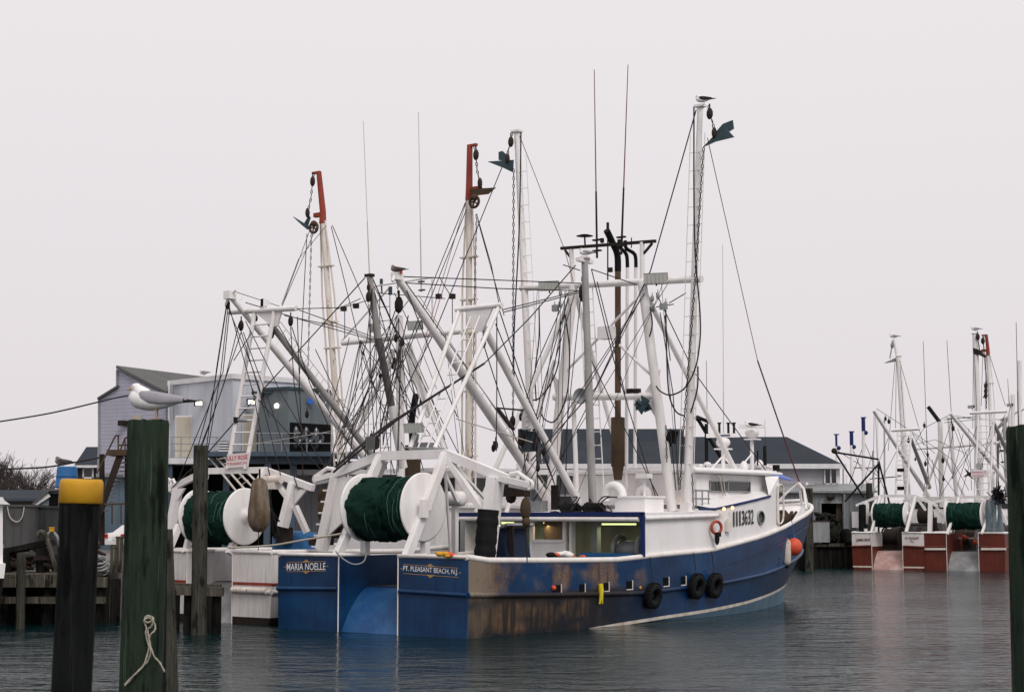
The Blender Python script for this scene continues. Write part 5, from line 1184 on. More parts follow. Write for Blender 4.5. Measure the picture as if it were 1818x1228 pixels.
wires(T, FM, [
    [m_(1236, 195), m_(1155, 480), (1058, 688, 'b', .5), (943, 817, 'a', 4.0), .022],
    [m_(908, 250), m_(890, 300), (775, 582, 'a', 6), (715, 700, 'a', 2.2)],
    [(715, 491, 'b', -1.3), (880, 497, 'b', -1), m_(1035, 503)], [(718, 502, 'b', -1.3), (880, 512, 'b', -1), m_(1030, 516)],
    [(1022, 471, 'b', 1), (940, 565, 'a', 7), (860, 645, 'a', 4), (700, 745, 'a', 2), .02], [(860, 645, 'a', 4), (705, 745, 'a', 2), (592, 838, 'a', 1.7), .035],
    [(1030, 516, 'b', 1), (892, 550, 'a', 4.9)], [(1030, 519, 'b', 1), (895, 554, 'a', 4.9)],
    [(1050, 478, 'b', 1), m_(1132, 506)], [(1050, 478, 'b', 1), (1090, 640, 'a', 10.5), (1165, 885, 'a', 10.5)], [(1060, 500, 'b', 1), (1110, 700, 'a', 10)],
    [(1030, 480, 'b', 1), (1000, 470, 'a', 9)], [(1050, 640, 'a', 11.5), (1168, 880, 'a', 11)],
    [m_(1165, 520), (1232, 660, 'b', 2.2), (1362, 838, 'b', 1)], [(882, 560, 'a', 4.9), (882, 700, 'a', 4.4), (881, 800, 'a', 3)],
    [(887, 552, 'a', 4.9), (935, 700, 'a', 6), (955, 745, 'a', 7)], [(718, 505, 'b', -1.3), (770, 640, 'a', 3), (812, 740, 'a', 3)],
    [(719, 500, 'b', -1.3), (905, 760, 'b', -1.5)], [m_(1196, 540), m_(1165, 545)], [m_(1218, 520), m_(1188, 538)],
    [(880, 575, 'a', 4.9), (930, 700, 'a', 7), (985, 860, 'a', 9)], [(858, 610, 'a', 5), (900, 740, 'a', 6), (925, 800, 'a', 6)],
    [m_(1008, 520), (955, 640, 'a', 9), (925, 740, 'a', 7)], [m_(1012, 520), (960, 700, 'a', 9), (940, 800, 'a', 8)], [m_(1172, 555), (1195, 700, 'a', 11), (1205, 860, 'a', 11)],
    [(940, 745, 'a', 8), (930, 800, 'a', 7), (935, 860, 'a', 3.2)], [(950, 750, 'a', 8), (955, 870, 'a', 8.5)], [(985, 860, 'a', 9.2), (945, 760, 'a', 8)], [(725, 560, 'a', 3), (690, 700, 'a', 2.5), (660, 820, 'a', 2)],
    [(704, 545, 'a', 3), (650, 700, 'a', 1), (597, 832, 'a', 2)], [m_(1180, 560), m_(1190, 640)], [(1190, 760, 'a', 11), (1200, 870, 'a', 11)]])
wires(T, FM, [[m_(1256, 245), (1300, 440, 'b', 1.2), (1345, 640, 'b', .6)], [m_(922, 240), (965, 350, 'a', 11.75), m_(1002, 442)], [m_(1002, 442), (1018, 500, 'b', 0)], [m_(845, 345), (800, 470, 'a', 9), (745, 650, 'a', 6)] ], mat='redwire', r=.014)
wires(T, FM, [[(1345, 640, 'b', .6), V((25.6, 0, 4.25)), .03]], name='forestay', mat='redwire')
wires(T, FM, [[(700, 745, 'a', 2), (560, 770, 'a', 1), (440, 790, 'a', 0), .008], [(810, 743, 'a', 3), (880, 765, 'a', 4), (945, 785, 'a', 6), .018]], name='light_line', mat='lightwire')
r_ = random.Random(5); ws = []
for k in range(20):
    u0, v0, a0_ = r_.choice(((1015, 520, 11.75), (1000, 515, 11.75), (1036, 500, 9.6), (960, 512, 11.75), (1145, 515, 11.75), (1180, 505, 11.75), (1010, 705, 11.75)))
    u1, v1, a1_ = r_.choice(((955, 890, 8.6), (985, 895, 9), (940, 800, 7), (1010, 890, 9.5), (930, 860, 6), (965, 760, 8.5), (1185, 890, 11), (1160, 895, 11), (1205, 870, 11)) if u0 < 1100 or 1 else ())
    if u1 > 1100 and u0 < 1100 and r_.random() < .7: continue
    ws.append([(u0 + r_.uniform(-6, 6), v0, 'a', a0_), (u1 + r_.uniform(-10, 10), v1, 'a', a1_), r_.choice((.009, .012, .015))])
wires(T, FM, ws)
# sundries along the stay between mast and boom
for u, v, k in ((910, 748, .14), (935, 735, .12), (940, 755, .12), (925, 780, .16), (950, 790, .14), (965, 800, .12), (880, 790, .12), (876, 795, .1), (925, 740, .1), (955, 830, .1)): blocks(T, [(A(u, v, 7.5), k)])
g = MB(); p0, p1 = A(882, 724, 5.5), A(912, 762, 5.5); g.beam(p0, p1, .09, .09); g.beam(p0, A(930, 728, 6.2), .05, .05); obj('davit_arm', g, 'iron', T)
g = MB(); p = A(937, 742, 7.4); g.box(p, (.1, .42, .7))
for i in range(4): g.ball(p + V((-.06, -.02, .25 - i*.17)), .05, 8)
obj('perforated_plate', g, 'white', T)
g = MB(); g.prism([A(920, 762, 7.6), A(948, 766, 7.6), A(955, 800, 7.6), A(926, 802, 7.6)], (.2, 0, 0)); obj('trawl_door', g, 'teal', T)

# ---- on top of the shelter
g = MB(); R_ = .31; c = B(1090, 893, 1.2); c.z = ZT
pts = [c + V((0, .33, .45)), c + V((0, .33, .60))] + [c + V((0, .33*math.cos(t_), .60 + .33*math.sin(t_))) for t_ in [math.pi*i/10 for i in range(1, 10)]] + [c + V((0, -.33, .6)), c + V((0, -.33, 0))]
g.path(pts, .155, 18); g.torus(pts[0], (0, 0, 1), .16, .02); obj('gooseneck_vent', g, 'white_clean', T)
c = B(1141, 890, .6); c.z = ZT; g = MB(); g.path([c + V((0, -.2, 0)), c + V((0, -.2, .7))] + [c + V((0, -.2 + .17*(1-math.cos(t_)), .7 + .17*math.sin(t_))) for t_ in [math.pi*i/8 for i in range(1, 9)]] + [c + V((0, .14, .5))], .14, 14); obj('gooseneck_vent', g, 'white_clean', T)
p = B(1135, 908, 2.2); g = MB(); g.box((p.x, p.y, ZT + .3), (1.1, 1.15, .48)); g.box((p.x, p.y, ZT + .56), (1.2, 1.25, .05)); obj('roof_locker', g, 'white_clean', T)
p = B(1180, 866, 0); g = MB(); g.box(p, (.9, 1.2, .62)); o = obj('air_unit', g, 'iron', T); g = MB()
for i in range(6): g.box(p + V((-.46, 0, -.25 + i*.1)), (.03, 1.15, .03))
obj('grille', g, 'galv', o)
g = MB(); p = B(1144, 900, 2.6); g.tube((p.x, p.y, ZT), (p.x, p.y, ZT + 1.15), .05); g.box((p.x, p.y, ZT + 1.22), (.3, .45, .14)); obj('lamp_post', g, 'white', T)
r_ = random.Random(3)
for u0, u1, lab in ((1000, 1025, 'a'), (1040, 1068, 'b')):
    p0, p1 = A(u0, 901, 9.0), A(u1, 901, 9.0); g = MB(); g.tube((9.0, p0.y, ZT + .2), (9.0, p1.y, ZT + .2), .17, n=14); g.tube((9.0, p0.y + .1, ZT + .2), (9.0, p1.y - .1, ZT + .2), .1, n=10); g.box((9.0, (p0.y+p1.y)/2, ZT + .1), (.4, .5, .16)); g.torus((9.0, p0.y - .08, ZT + .2), (0, 1, 0), .17, .03, 16, 6); obj('hydraulic_motor', g, 'black', T)
g = MB(); p = A(955, 898, 9.0); g.box((9, p.y, ZT + .28), (.4, .5, .35)); g.box((9, p.y + .35, ZT + .2), (.3, .2, .22)); obj('valve_box', g, 'galv', T)
g = MB(); p = A(985, 880, 9.0); g.box((9.0, p.y, ZT + .55), (.16, .2, .8)); obj('control_post', g, 'iron', T)
for k in range(14):
    u = r_.uniform(985, 1085); p = A(u, 900, 8.9 + r_.uniform(0, .5)); pts = [V((p.x, p.y, ZT + .1))]
    for i in range(4): pts.append(pts[-1] + V((r_.uniform(-.15, .15), r_.uniform(-.35, .25), r_.uniform(-.25, .3))))
    for t_ in pts: t_.z = min(max(t_.z, ZT + .08), ZT + .55)
    obj('hydraulic_hose', MB().path(spline(pts, 5), .022, 6), 'wire', T)
g = MB()       # guard rails aft of the pilothouse
for u in (1236, 1247, 1258): p = B(u, 893, 2.9); g.tube((p.x, p.y, 3.6), (p.x, p.y, 4.1), .025)
pa_, pb_ = B(1234, 893, 2.9), B(1260, 893, 2.9)
for z in (3.85, 4.12): g.tube((pa_.x, pa_.y, z), (pb_.x, pb_.y, z), .03)
obj('guard_rail', g, 'galv', T)
g = MB(); p = B(1236, 878, 1.8); g.tube(p + V((-.35, .3, 0)), p + V((.35, .3, 0)), .38, n=20); g.ball(p + V((.35, .3, 0)), .38, 14, sz=(.4, 1, 1)); obj('life_raft_canister', g, 'white_clean', T)
g = MB(); p = B(1262, 888, 2.2); g.box(p, (.5, .5, .75)); o = obj('white_console', g, 'white_clean', T); g = MB(); g.tube(p + V((.0, -.26, 0)), p + V((0, -.28, 0)), .14, n=14); obj('console_fan', g, 'galv', o)
for k, (u, v, w_) in enumerate(((1212, 880, .30), (1230, 893, .12), (1205, 893, .14), (1190, 896, .12))):
    pass
g = MB(); g.prism([B(1196, 900, 2.0), B(1214, 900, 2.0), B(1226, 845, 1.8), B(1212, 845, 1.8)], (.3, 0, 0)); obj('mast_step', g, 'rusty_white', T)
# radars and domes on the pilothouse roof
def radar(t, u, v0, v1, b, wbar, lab=''):
    base, top = B(u, v0, b), B(u, v1, b); o = obj('radar_mast', MB().tube(base - V((0, 0, .2)), top, .085, .07, 12), 'white_clean', t)
    g = MB(); g.lathe([(0, -.18), (.16, -.16), (.25, -.05), (.27, .04), (.22, .15), (.12, .2), (0, .21)], top + V((0, 0, .12)), (0, 0, 1), 20); g.box(top + V((0, 0, -.1)), (.5, .5, .05)); obj('radar_housing', g, 'white_clean', o)
    x = V((.35, -1, 0)).normalized(); c = top + V((0, 0, .40)); g = MB(); g.beam(c - x*wbar/2, c + x*wbar/2, .14, .14); g.tube(c - V((0, 0, .1)), c, .06); obj('radar_scanner', g, 'white_clean', o)
    if lab: g = MB(); g.beam(c - x*wbar*.22 + V((-.075, -.03, 0)), c + x*wbar*.22 + V((-.075, -.03, 0)), .01, .05); obj('scanner_stripe', g, 'blue_trim', o)
    return o
radar(T, 1335, 832, 775, .3, 1.0); radar(T, 1284, 840, 792, .3, 1.25, 'x')
g = MB(); c = B(1284, 838, .3)
for e in ((-.9, .3, -.2), (.0, -.8, -.2)): g.tube(c + V((0, 0, .6)), c + V(e), .035)
c = B(1334, 830, .3); g.tube(c + V((0, 0, .5)), c + V((-.9, .1, -.15)), .03); obj('mast_stays', g, 'white_clean', T)
for u, v, r_, b in ((1321, 832, .17, .8), (1348, 829, .20, -.4), (1256, 826, .14, 1.4)):
    p = B(u, v, b); g = MB(); g.tube(V((p.x, p.y, 4.9)), p, .05); g.lathe([(0, -.12), (r_*.8, -.1), (r_, .02), (r_*.85, .16), (r_*.45, .27), (0, .3)] if r_ > .15 else [(0, 0), (r_, 0), (r_*.8, .1), (0, .14)], p, (0, 0, 1), 18); obj('antenna_dome', g, 'white_clean', T)
for u, v, b in ((1244, 826, 1.6), (1232, 828, 2.2), (1363, 828, .8), (1368, 830, .6)): p = B(u, v, b); g = MB(); g.tube((p.x, p.y, 4.6), p, .035); g.ball(p, .06, 8); obj('stub_antenna', g, 'white_clean', T)
g = MB(); g.box(B(1365, 833, .3), (.5, .4, .3)); obj('horn_box', g, 'white_clean', T)
p = B(1358, 812, .2); each('roof_fitting', [MB().tube(p - V((0, 0, .4)), p + V((0, 0, .45)), .07), MB().tube(B(1345, 826, 0), B(1345, 800, 0), .03), MB().box(B(1378, 830, 1.0), (.2, .2, .22))], 'black', T)
g = MB(); g.ball(B(1281, 836, 2.3), .16, 12, sz=(1.6, 1, .6)); obj('rope_bundle', g, 'rust', T)
g = MB()
for k in range(2): g.path(spline([B(1268 + 10*k, 842, 2.7), B(1278 + 6*k, 850, 2.7), B(1284 + 4*k, 880, 2.7)], 5), .02, 5)
obj('loose_line', g, 'lightwire', T)
# bow rail stand
g = MB(); n1 = [V((24.3, -.9, 3.62)), V((23.9, -.95, 4.35)), V((24.9, -.2, 4.62)), V((25.5, 0, 3.8))]; g.path(n1, .055, 8); g.tube(n1[1], V((23.4, -1.3, 3.55)), .05); g.path([n1[2], V((24.9, .4, 4.2)), V((24.6, .8, 3.65))], .05, 8)
g.path([V((18.6, 2.4, 3.05 + .5)), V((21, 2.5, 3.6)), V((23.5, 1.6, 3.85)), V((25.6, .1, 3.95))], .05, 8); g.path([V((18.9, -1.5, 2.2)), V((18.95, -1.5, 4.0)), V((18.9, -1.2, 4.2))], .03, 6); obj('bow_rail', g, 'white', T)
lump_t = None
g = MB(); r_ = random.Random(8)
for k in range(14):
    p = V((21.5 + r_.uniform(-.4, .4), -1.2 + r_.uniform(-.4, .4), 3.1)); g.path(spline([p, p + V((.2, r_.uniform(-.3, .3), .35)), p + V((.4, .2, .1)), p + V((.1, .3, .4))], 4), .05, 6)
g.ball((21.6, -1.1, 3.0), .42, 12, sz=(1, 1, 1.2), jit=.1); obj('bow_net_heap', g, 'rust', T)
# fenders at the bow
p = B(1396, 979, 2.75); o = thing('white_fender', 'long white cylinder fender hanging from the blue bow', 'fender', FM.w(p)); g = MB(); g.lathe([(0, -.5), (.1, -.47), (.16, -.36), (.17, 0), (.16, .36), (.1, .45), (.04, .5), (0, .5)], n=20); obj('body', g, 'rusty_white', o); g = MB(); g.tube((0, 0, .48), (.05, .05, 1.15), .015); g.ball((0, 0, -.5), .1, 8); obj('lanyard', g, 'black', o)
p = B(1409, 970, 2.85); o = thing('orange_buoy', 'round orange buoy hanging beside the white fender at the blue bow', 'buoy', FM.w(p)); g = MB(); g.ball((0, 0, 0), .31, 24, sz=(1, 1, 1.03)); obj('ball', g, 'orange', o); g = MB(); g.tube((0, 0, .3), (0, 0, .42), .05); g.tube((0, 0, .4), (-.05, .0, .95), .015); obj('lanyard', g, 'bluetub', o)
# yellow glove / rag at the scupper
p = B(1066, 1053, 3.66); g = MB(); g.path([V((0, 0, .28)), V((.02, -.01, .1)), V((.0, -.02, -.1)), V((-.05, 0, -.3))], [.07, .085, .06, .03], 8); g.path([V((.05, -.02, .05)), V((.07, -.02, -.3))], [.05, .02], 6)
obj('yellow_rag', g, plain('yellow_rubber', (.62, .50, .01), .6), loc=FM.w(p), rz=FM.ang, label='yellow rubber rag dangling from a scupper on the rusty blue side', cat='rag')
p = B(983, 1043, 3.64); g = MB(); g.ball((0, 0, 0), .075, 12); obj('orange_float', g, 'orange', loc=FM.w(p), label='tiny orange float poking from the aftmost scupper of the blue hull', cat='float')
# odds and ends on deck along the rail
def bit(u, v, b, r, mat, label, cat, name):
    p = B(u, v, b); g = MB(); rr = random.Random(u)
    for i in range(4): g.ball((rr.uniform(-.2, .2), rr.uniform(-.1, .1), rr.uniform(-.03, .05)), r*rr.uniform(.6, 1.1), 10, sz=(1.3, 1, .7), jit=.08)
    obj(name, g, mat, loc=FM.w(p), label=label, cat=cat)
bit(800, 984, 3.0, .11, 'orange', 'orange and yellow gear heaped on the starboard quarter by the reel', 'gear', 'orange_gear'); bit(786, 986, 3.1, .09, 'yellow', 'small yellow piece of gear left of the orange heap on the quarter', 'gear', 'yellow_gear')
bit(984, 985, 3.1, .08, 'orange', 'orange net float on deck left of the white bundle', 'float', 'net_float'); bit(998, 986, 3.2, .15, 'white', 'white bundle on deck under the control cabin window', 'bundle', 'white_bundle'); bit(1027, 988, 3.2, .07, 'orange', 'small orange float on deck right of the white bundle', 'float', 'net_float'); bit(970, 987, 3.1, .12, 'black', 'black net end on deck left of the orange float', 'net', 'net_end')
# stern mooring lines
def rope(label, pts, r=.03, mat='rope'):
    g = MB(); o0 = V(pts[0]); g.path(spline([V(p) - o0 for p in pts], 8), r, 7); obj('mooring_rope', g, mat, loc=o0, label=label, cat='rope')
rope('pale mooring rope slung between the white stern and the blue trawler', [FM.w(A(405, 972, -.3)), FM.w(A(480, 968, -.2)), FM.w(A(540, 958, -.1)), FM.w(A(607, 947, .1))])
rope('loose rope loop hanging over the blue port transom', [FM.w(A(596, 978, .0)), FM.w(A(610, 992, -.1)), FM.w(A(628, 1001, -.1)), FM.w(A(645, 997, .1)), FM.w(A(651, 982, .2))], .02, 'galv')
# floodlights on the gantry beam
flood(T, A(657, 786, 1.7), (-1, .25, .05), .52, .40, 'iron', plain('dim_lens', (.13, .135, .13), .2)); flood(T, A(733, 760, 1.9), (-1, -.1, -.25), .66, .28, 'galv')
g = MB(); g.box(A(752, 795, 2.6), (.5, .7, .3)); g.tube(A(738, 795, 2.3), A(742, 770, 2.3), .04); g.path([A(716, 794, 1.9), A(790, 796, 1.9)], .02, 6); obj('gantry_fittings', g, 'galv', T)
p = B(808, 885, .6); g = MB(); g.tube(V((p.x, p.y - .25, p.z)), V((p.x, p.y + .25, p.z)), .22, n=16); g.ball(V((p.x, p.y - .25, p.z)), .22, 12, sz=(1, .5, 1)); g.box((p.x, p.y, 2.6), (.15, .15, 1.9)); obj('capstan_motor', g, 'white', T)
each('deck_brace', [MB().beam(B(789, 840, .9), B(812, 890, .9), .09, .09), MB().beam(B(812, 830, -.5), B(870, 895, -.5), .08, .08), MB().beam(B(789, 815, 1.0), B(800, 985, 1.0), .06, .06)], 'white', T)
# ------------------------------------------------------------ the white trawler on the left
GRP = 'stern trawlers moored in the harbour'
FL = Frame((-9.378, 51.162), 52); A, B = FL.A, FL.B
T = thing('fishing_trawler', 'white stern trawler with a red stripe, moored left of the blue one', 'fishing boat', (FL.O[0], FL.O[1], 0), FL.ang, GRP)
HL = hull(T, 20.5, 2.75, [(0, 2.15), (6, 2.1), (12, 2.4), (20.5, 3.6)], [(0, .98), (10, 1.1), (20, 1.8)], 1.05, ['hull_white', 'hull_white', 'hull_white', 'iron'], [(0, .22), (20, .5)], None, 0, 1.2, 'ramp_grey', aft_z=.3)  # dark bottom band paints in the shade under the stern overhang
g = MB()
for s_ in (1, -1): g.box((-.012, s_*1.9, 1.22), (.02, 1.7, .085)); g.path([(0, s_*2.75, 1.22), (6, s_*2.78, 1.25), (12, s_*2.7, 1.5)], .04, 6)
obj('red_stripe', g, 'red_paint', T)
g = MB(); g.tube((-.05, -1.1, 1.02), (-.05, -2.6, 1.02), .10, n=12); obj('stern_roller', g, 'rusty_white', T)
pS, pP = A(470, 834, 1.6), A(366, 836, 1.6); kS, kP = A(556, 866, 1.6), A(302, 868, 1.6)
ga = gantry(T, [kP, pP, pS, kS], [(V((.0, -.85, 2.1)), pS, .16, .2), (V((.0, 1.15, 2.1)), pP, .16, .2), (A(502, 935, 1.4), A(522, 858, 1.6), .22, .3), (A(545, 945, 1.8), A(524, 898, 1.6), .16, .16), (A(487, 850, 1.6), A(516, 890, 1.6), .14, .16), (A(303, 940, 1.6), A(316, 866, 1.6), .24, .26), (A(300, 975, .4), A(318, 932, .9), .16, .2), (A(335, 930, 1.2), A(356, 842, 1.5), .14, .18)], .16, .2)
g = MB(); g.prism([kP + V((-.05, 0, 0)), A(328, 866, 1.55), A(312, 892, 1.55)], (.07, 0, 0)); obj('gusset', g, 'white', ga); g = MB(); g.prism([A(545, 868, 1.55), A(523, 868, 1.55), A(522, 895, 1.55)], (.07, 0, 0)); obj('gusset', g, 'white', ga)
g = MB(); c = A(486, 851, 1.45); g.tube(c + V((0, .3, 0)), c + V((0, -.35, 0)), .13, n=14); g.box(c + V((0, .1, -.2)), (.25, .5, .2)); obj('winch_motor', g, 'rusty_white', ga)
g = MB(); 
for k_ in (kP,): g.path([k_, k_ + V((0, .1, .25)), k_ + V((0, -.15, .32)), k_ + V((0, -.3, .1))], .05, 8); g.torus(k_ + V((0, .1, .2)), (1, 0, 0), .14, .05, 16, 6)
obj('sheave_arm', g, 'white', ga)
reel(T, .45, 1.02, 3.25, .88, rust=True, seed=5)
p = A(460, 900, -.15); o = thing('hanging_fender', 'muddy brown teardrop fender hanging in front of the left net reel', 'fender', FL.w(p)); g = MB(); g.lathe([(0, -.76), (.17, -.72), (.29, -.55), (.34, -.3), (.33, -.05), (.28, .3), (.25, .62), (.20, .8), (.09, .88), (0, .89)], n=28, jit=.012); obj('body', g, 'float_brown', o); g = MB(); g.tube((0, 0, .85), (.0, 0, 1.15), .03); g.tube((0, -0.05, -.7), (0, -.05, -1.3), .012); obj('lanyard', g, 'iron', o)
# nameboard on the ladder
fa = 2.1; c0, c1 = A(407, 554, fa), A(526, 547, fa)
lf = obj('ladder_frame', MB().tube(c0, c1, .09, n=14), 'white', T)
g = MB(); mid = A(470, 550, fa); g.prism([A(450, 553, fa), A(500, 550, fa), A(492, 578, fa), A(484, 580, fa)], (.06, 0, 0)); obj('gusset', g, 'white', lf)
L0, L1, R0, R1 = A(404, 832, 1.5), A(452, 556, fa), A(436, 832, 1.5), A(487, 553, fa)
g = MB(); g.tube(L0, L1, .075, n=10); g.tube(R0, R1, .075, n=10)
for i in range(1, 13): g.tube(L0.lerp(L1, i/13), R0.lerp(R1, i/13), .028, n=6)
obj('ladder', g, 'white', lf)
p0, p1, p2 = A(401, 831, 1.45), A(440, 828, 1.45), A(403, 806, 1.45); bd = MB(); bd.prism([p0, p1, p1 + (p2 - p0), p2], (.03, 0, 0)); bo = obj('name_board', bd, plain('pinkish_sign_board', (.72, .62, .62), .5), T)
xd = p1 - p0; up = (p2 - p0).normalized()
text('LILLY ROSE', .14, p0 + xd*.04 + up*.245 + V((-.002, 0, 0)), xd, V((0, 0, 1)), 'letter_red', bo, 'ship_name', xd.length*.92, .012); text('PT.PLEASANT, N.J.', .10, p0 + xd*.04 + up*.07 + V((-.002, 0, 0)), xd, V((0, 0, 1)), 'letter_red', bo, 'home_port', xd.length*.92, .01)
flood(lf, A(465, 537, fa - .1), (-1, .3, 0), .2, .25, 'white', 'black', 'camera_box'); flood(lf, A(412, 746, 1.6), (-1, .5, -.1), .34, .2, 'black', 'white'); g = MB(); g.tube(A(417, 746, 1.7), A(440, 746, 1.7), .06); obj('lamp_arm', g, 'galv', lf)
blocks(T, [(A(428, 578, 1.9), .14), (A(516, 570, 1.9), .13), (A(482, 590, 2.2), .16), (A(404, 540, 1.6), .13), (A(455, 565, 2.2), .08)])
# booms
b0, b1 = A(408, 524, 1.5), B(655, 822, -.6)
bm = obj('aft_boom', MB().path([b0, b0.lerp(b1, .5), b1], [.095, .12, .12], 16), 'white', T); g = MB(); g.box(b0, (.3, .3, .26)); g.tube(b0, b0 + V((0, .2, -.3)), .04); g.tube(b0, b0 + V((0, -.3, .15)), .03)
for i in range(1, 20): q_ = b0.lerp(b1, i/20); g.tube(q_, q_ + V((.22, 0, .26)), .012, n=4)
obj('boom_head', g, 'white', bm)
pr_ = obj('centre_prop', MB().path([A(478, 572, fa), B(668, 818, .6)], [.10, .12], 16), 'grey_pole', T); g = MB()
q0, q1 = A(478, 572, fa), B(668, 818, .6)
for i in range(1, 20): q_ = q0.lerp(q1, i/20); g.tube(q_, q_ + V((.24, 0, .28)), .012, n=4)
g.path([q0.lerp(q1, i/20) + V((.24, 0, .28)) for i in range(1, 20)], .012, 4); obj('boom_line', g, 'lightwire', pr_)
ub = obj('upright_boom', MB().path([B(656, 490, .9), B(672, 600, .9)], [.105, .115], 16), 'grey_pole', T); obj('boom_middle', MB().path([B(672, 600, .9), B(695, 720, .9)], [.125, .13], 16), 'dark_pole', ub); obj('boom_foot', MB().path([B(695, 720, .9), B(716, 830, .9)], [.135, .15], 16), 'white', ub)
g = MB(); block(g, B(654, 527, .9), .14); block(g, B(654, 510, .9), .09); g.box(B(656, 489, .9), (.2, .3, .1)); obj('pulley_block', g, 'iron', T)
# main mast
ma = 9.0; mp = lambda u, v: A(u, v, ma)
mm = obj('main_mast', MB().tube(mp(712, 880), mp(709, 560), .15, .13, 16), 'white', T)
for p, q_, r_ in ((mp(608, 609), mp(822, 588), .10), (mp(665, 508), mp(768, 492), .035), (mp(690, 610), mp(640, 690), .05), (mp(725, 610), mp(790, 800), .10), (mp(718, 620), mp(760, 740), .08), (mp(700, 620), mp(633, 770), .08), (mp(654, 550), mp(654, 508), .03), (mp(768, 592), mp(767, 492), .03), (mp(606, 606), mp(690, 512), .035), (mp(700, 640), mp(612, 780), .06)):
    obj('mast_brace', MB().tube(p, q_, r_, n=10), 'white', mm)
ladder(mp(685, 870), mp(683, 520), (0, 1, 0), .5, 'ladder', 'wire', mm, .016, .5)
flood(mm, A(662, 582, 8.6), (-1, .3, -.25), .5, .32); flood(mm, A(736, 578, 8.6), (-1, -.2, -.25), .6, .32)
for u, v in ((610, 548), (632, 543), (779, 526), (803, 526)):
    g = MB(); g.box(A(u, v, 8.0), (.16, .17, .17)); obj('deck_lamp', g, 'iron', mm)
ex = obj('exhaust_stack', MB().path([B(733, 880, .0), B(733, 790, .0)], .28, 18), 'rust', T); g = MB(); g.path(spline([B(733, 795, .0), B(731, 750, .0), B(735, 720, .0), B(739, 700, .0)], 5), .12, 14); obj('bent_tip', g, 'black', ex)
whip(T, mp(656, 490), mp(645, 215), .022, .012, 'lightwire'); whip(T, mp(748, 518), mp(743, 200), .024, .012, 'lightwire')
each('antenna_fitting', [MB().box(mp(748, 500), (.1, .25, .05)), MB().box(mp(749, 515), (.1, .25, .05)), MB().tube(mp(678, 520), mp(677, 500), .03).tube(mp(677, 504), mp(677, 495), .06), MB().box(mp(693, 516), (.1, .1, .3))], 'teal', mm)
# lattice outriggers with red extensions
def lattice(fr, t, foot, neck, tip, plates, w0, red=True, mat='cream', offs=1):
    foot, neck, tip = V(foot), V(neck), V(tip)
    o = obj('outrigger_pole', MB().path([foot, neck], [.125, .105], 14), mat, t)
    g = MB()
    for s_ in (1, -1):
        a_ = foot + V((0, s_*w0, 0)); b_ = foot.lerp(neck, .70) + V((0, s_*w0, 0)); g.path([a_, b_, neck + V((0, s_*.12, 0))], .034, 8)
    for f in plates: c = foot.lerp(neck, f); k = w0 if f < .7 else w0*(1 - (f - .7)/.3) + .12; g.box(c, (.22, k*2 + .06, .05))
    obj('side_rods', g, mat, o)
    g = MB(); g.path([neck - V((0, 0, .1)), neck + V((0, 0, .35)), tip], [.14, .12, .10], 14); g.box(neck + V((0, .18 * offs, .25)), (.16, .5, .16)); g.box(tip + V((0, .12*offs, -.02)), (.12, .4, .08)); obj('red_extension' if red else 'top_extension', g, 'red_paint' if red else 'white', o)
    return o
lattice(FL, T, mp(607, 850), mp(573, 392), mp(566, 305), (.1, .30, .50, .60, .82), .32)
lattice(FL, T, mp(832, 892), mp(833, 350), mp(834, 258), (.15, .36, .55, .66, .80), .30, offs=-1)
for c in (A(557, 404, 8.7), A(842, 358, 8.7)):
    g = MB(); g.torus(c, (1, 0, 0), .20, .05, 20, 8)
    for k in range(5): a_ = k*1.257; g.tube(c, c + V((0, math.cos(a_)*.2, math.sin(a_)*.2)), .03, n=5)
    g.ball(c + V((0, 0, .15)), .13, 8); obj('chain_sheave', g, 'rust', T)
q = lambda u, v, da=0: A(u, v, 8.8 + da)
delta('small grey stabiliser bird by the leftmost red-topped outrigger', FL, None, q(557, 308), [q(520, 385), q(550, 403), q(546, 408), q(536, 400)], [q(540, 396, .1), q(548, 382, .1), q(551, 386, .1), q(546, 402, .1)], 'teal', [q(557, 308), q(555, 322), q(552, 352), q(546, 378)])
delta('rusty brown stabiliser bird by the red-topped outrigger in the middle', FL, None, q(842, 258), [q(832, 336), q(880, 333), q(866, 345), q(840, 348)], [q(850, 336, .1), q(852, 322, .1), q(856, 334, .1)], 'rust', [q(842, 258), q(845, 275), q(847, 302), q(852, 325)])
g = MB(); chain(g, [A(553, 415, 8.5), A(549, 560, 8.5), A(547, 650, 8.5)], .16, .016, .04); obj('long_chain', g, 'chain', T)
g = MB(); chain(g, [A(846, 380, 8.6), A(841, 600, 8.6), A(838, 860, 8.6)], .16, .016, .04); obj('long_chain', g, 'chain', T)
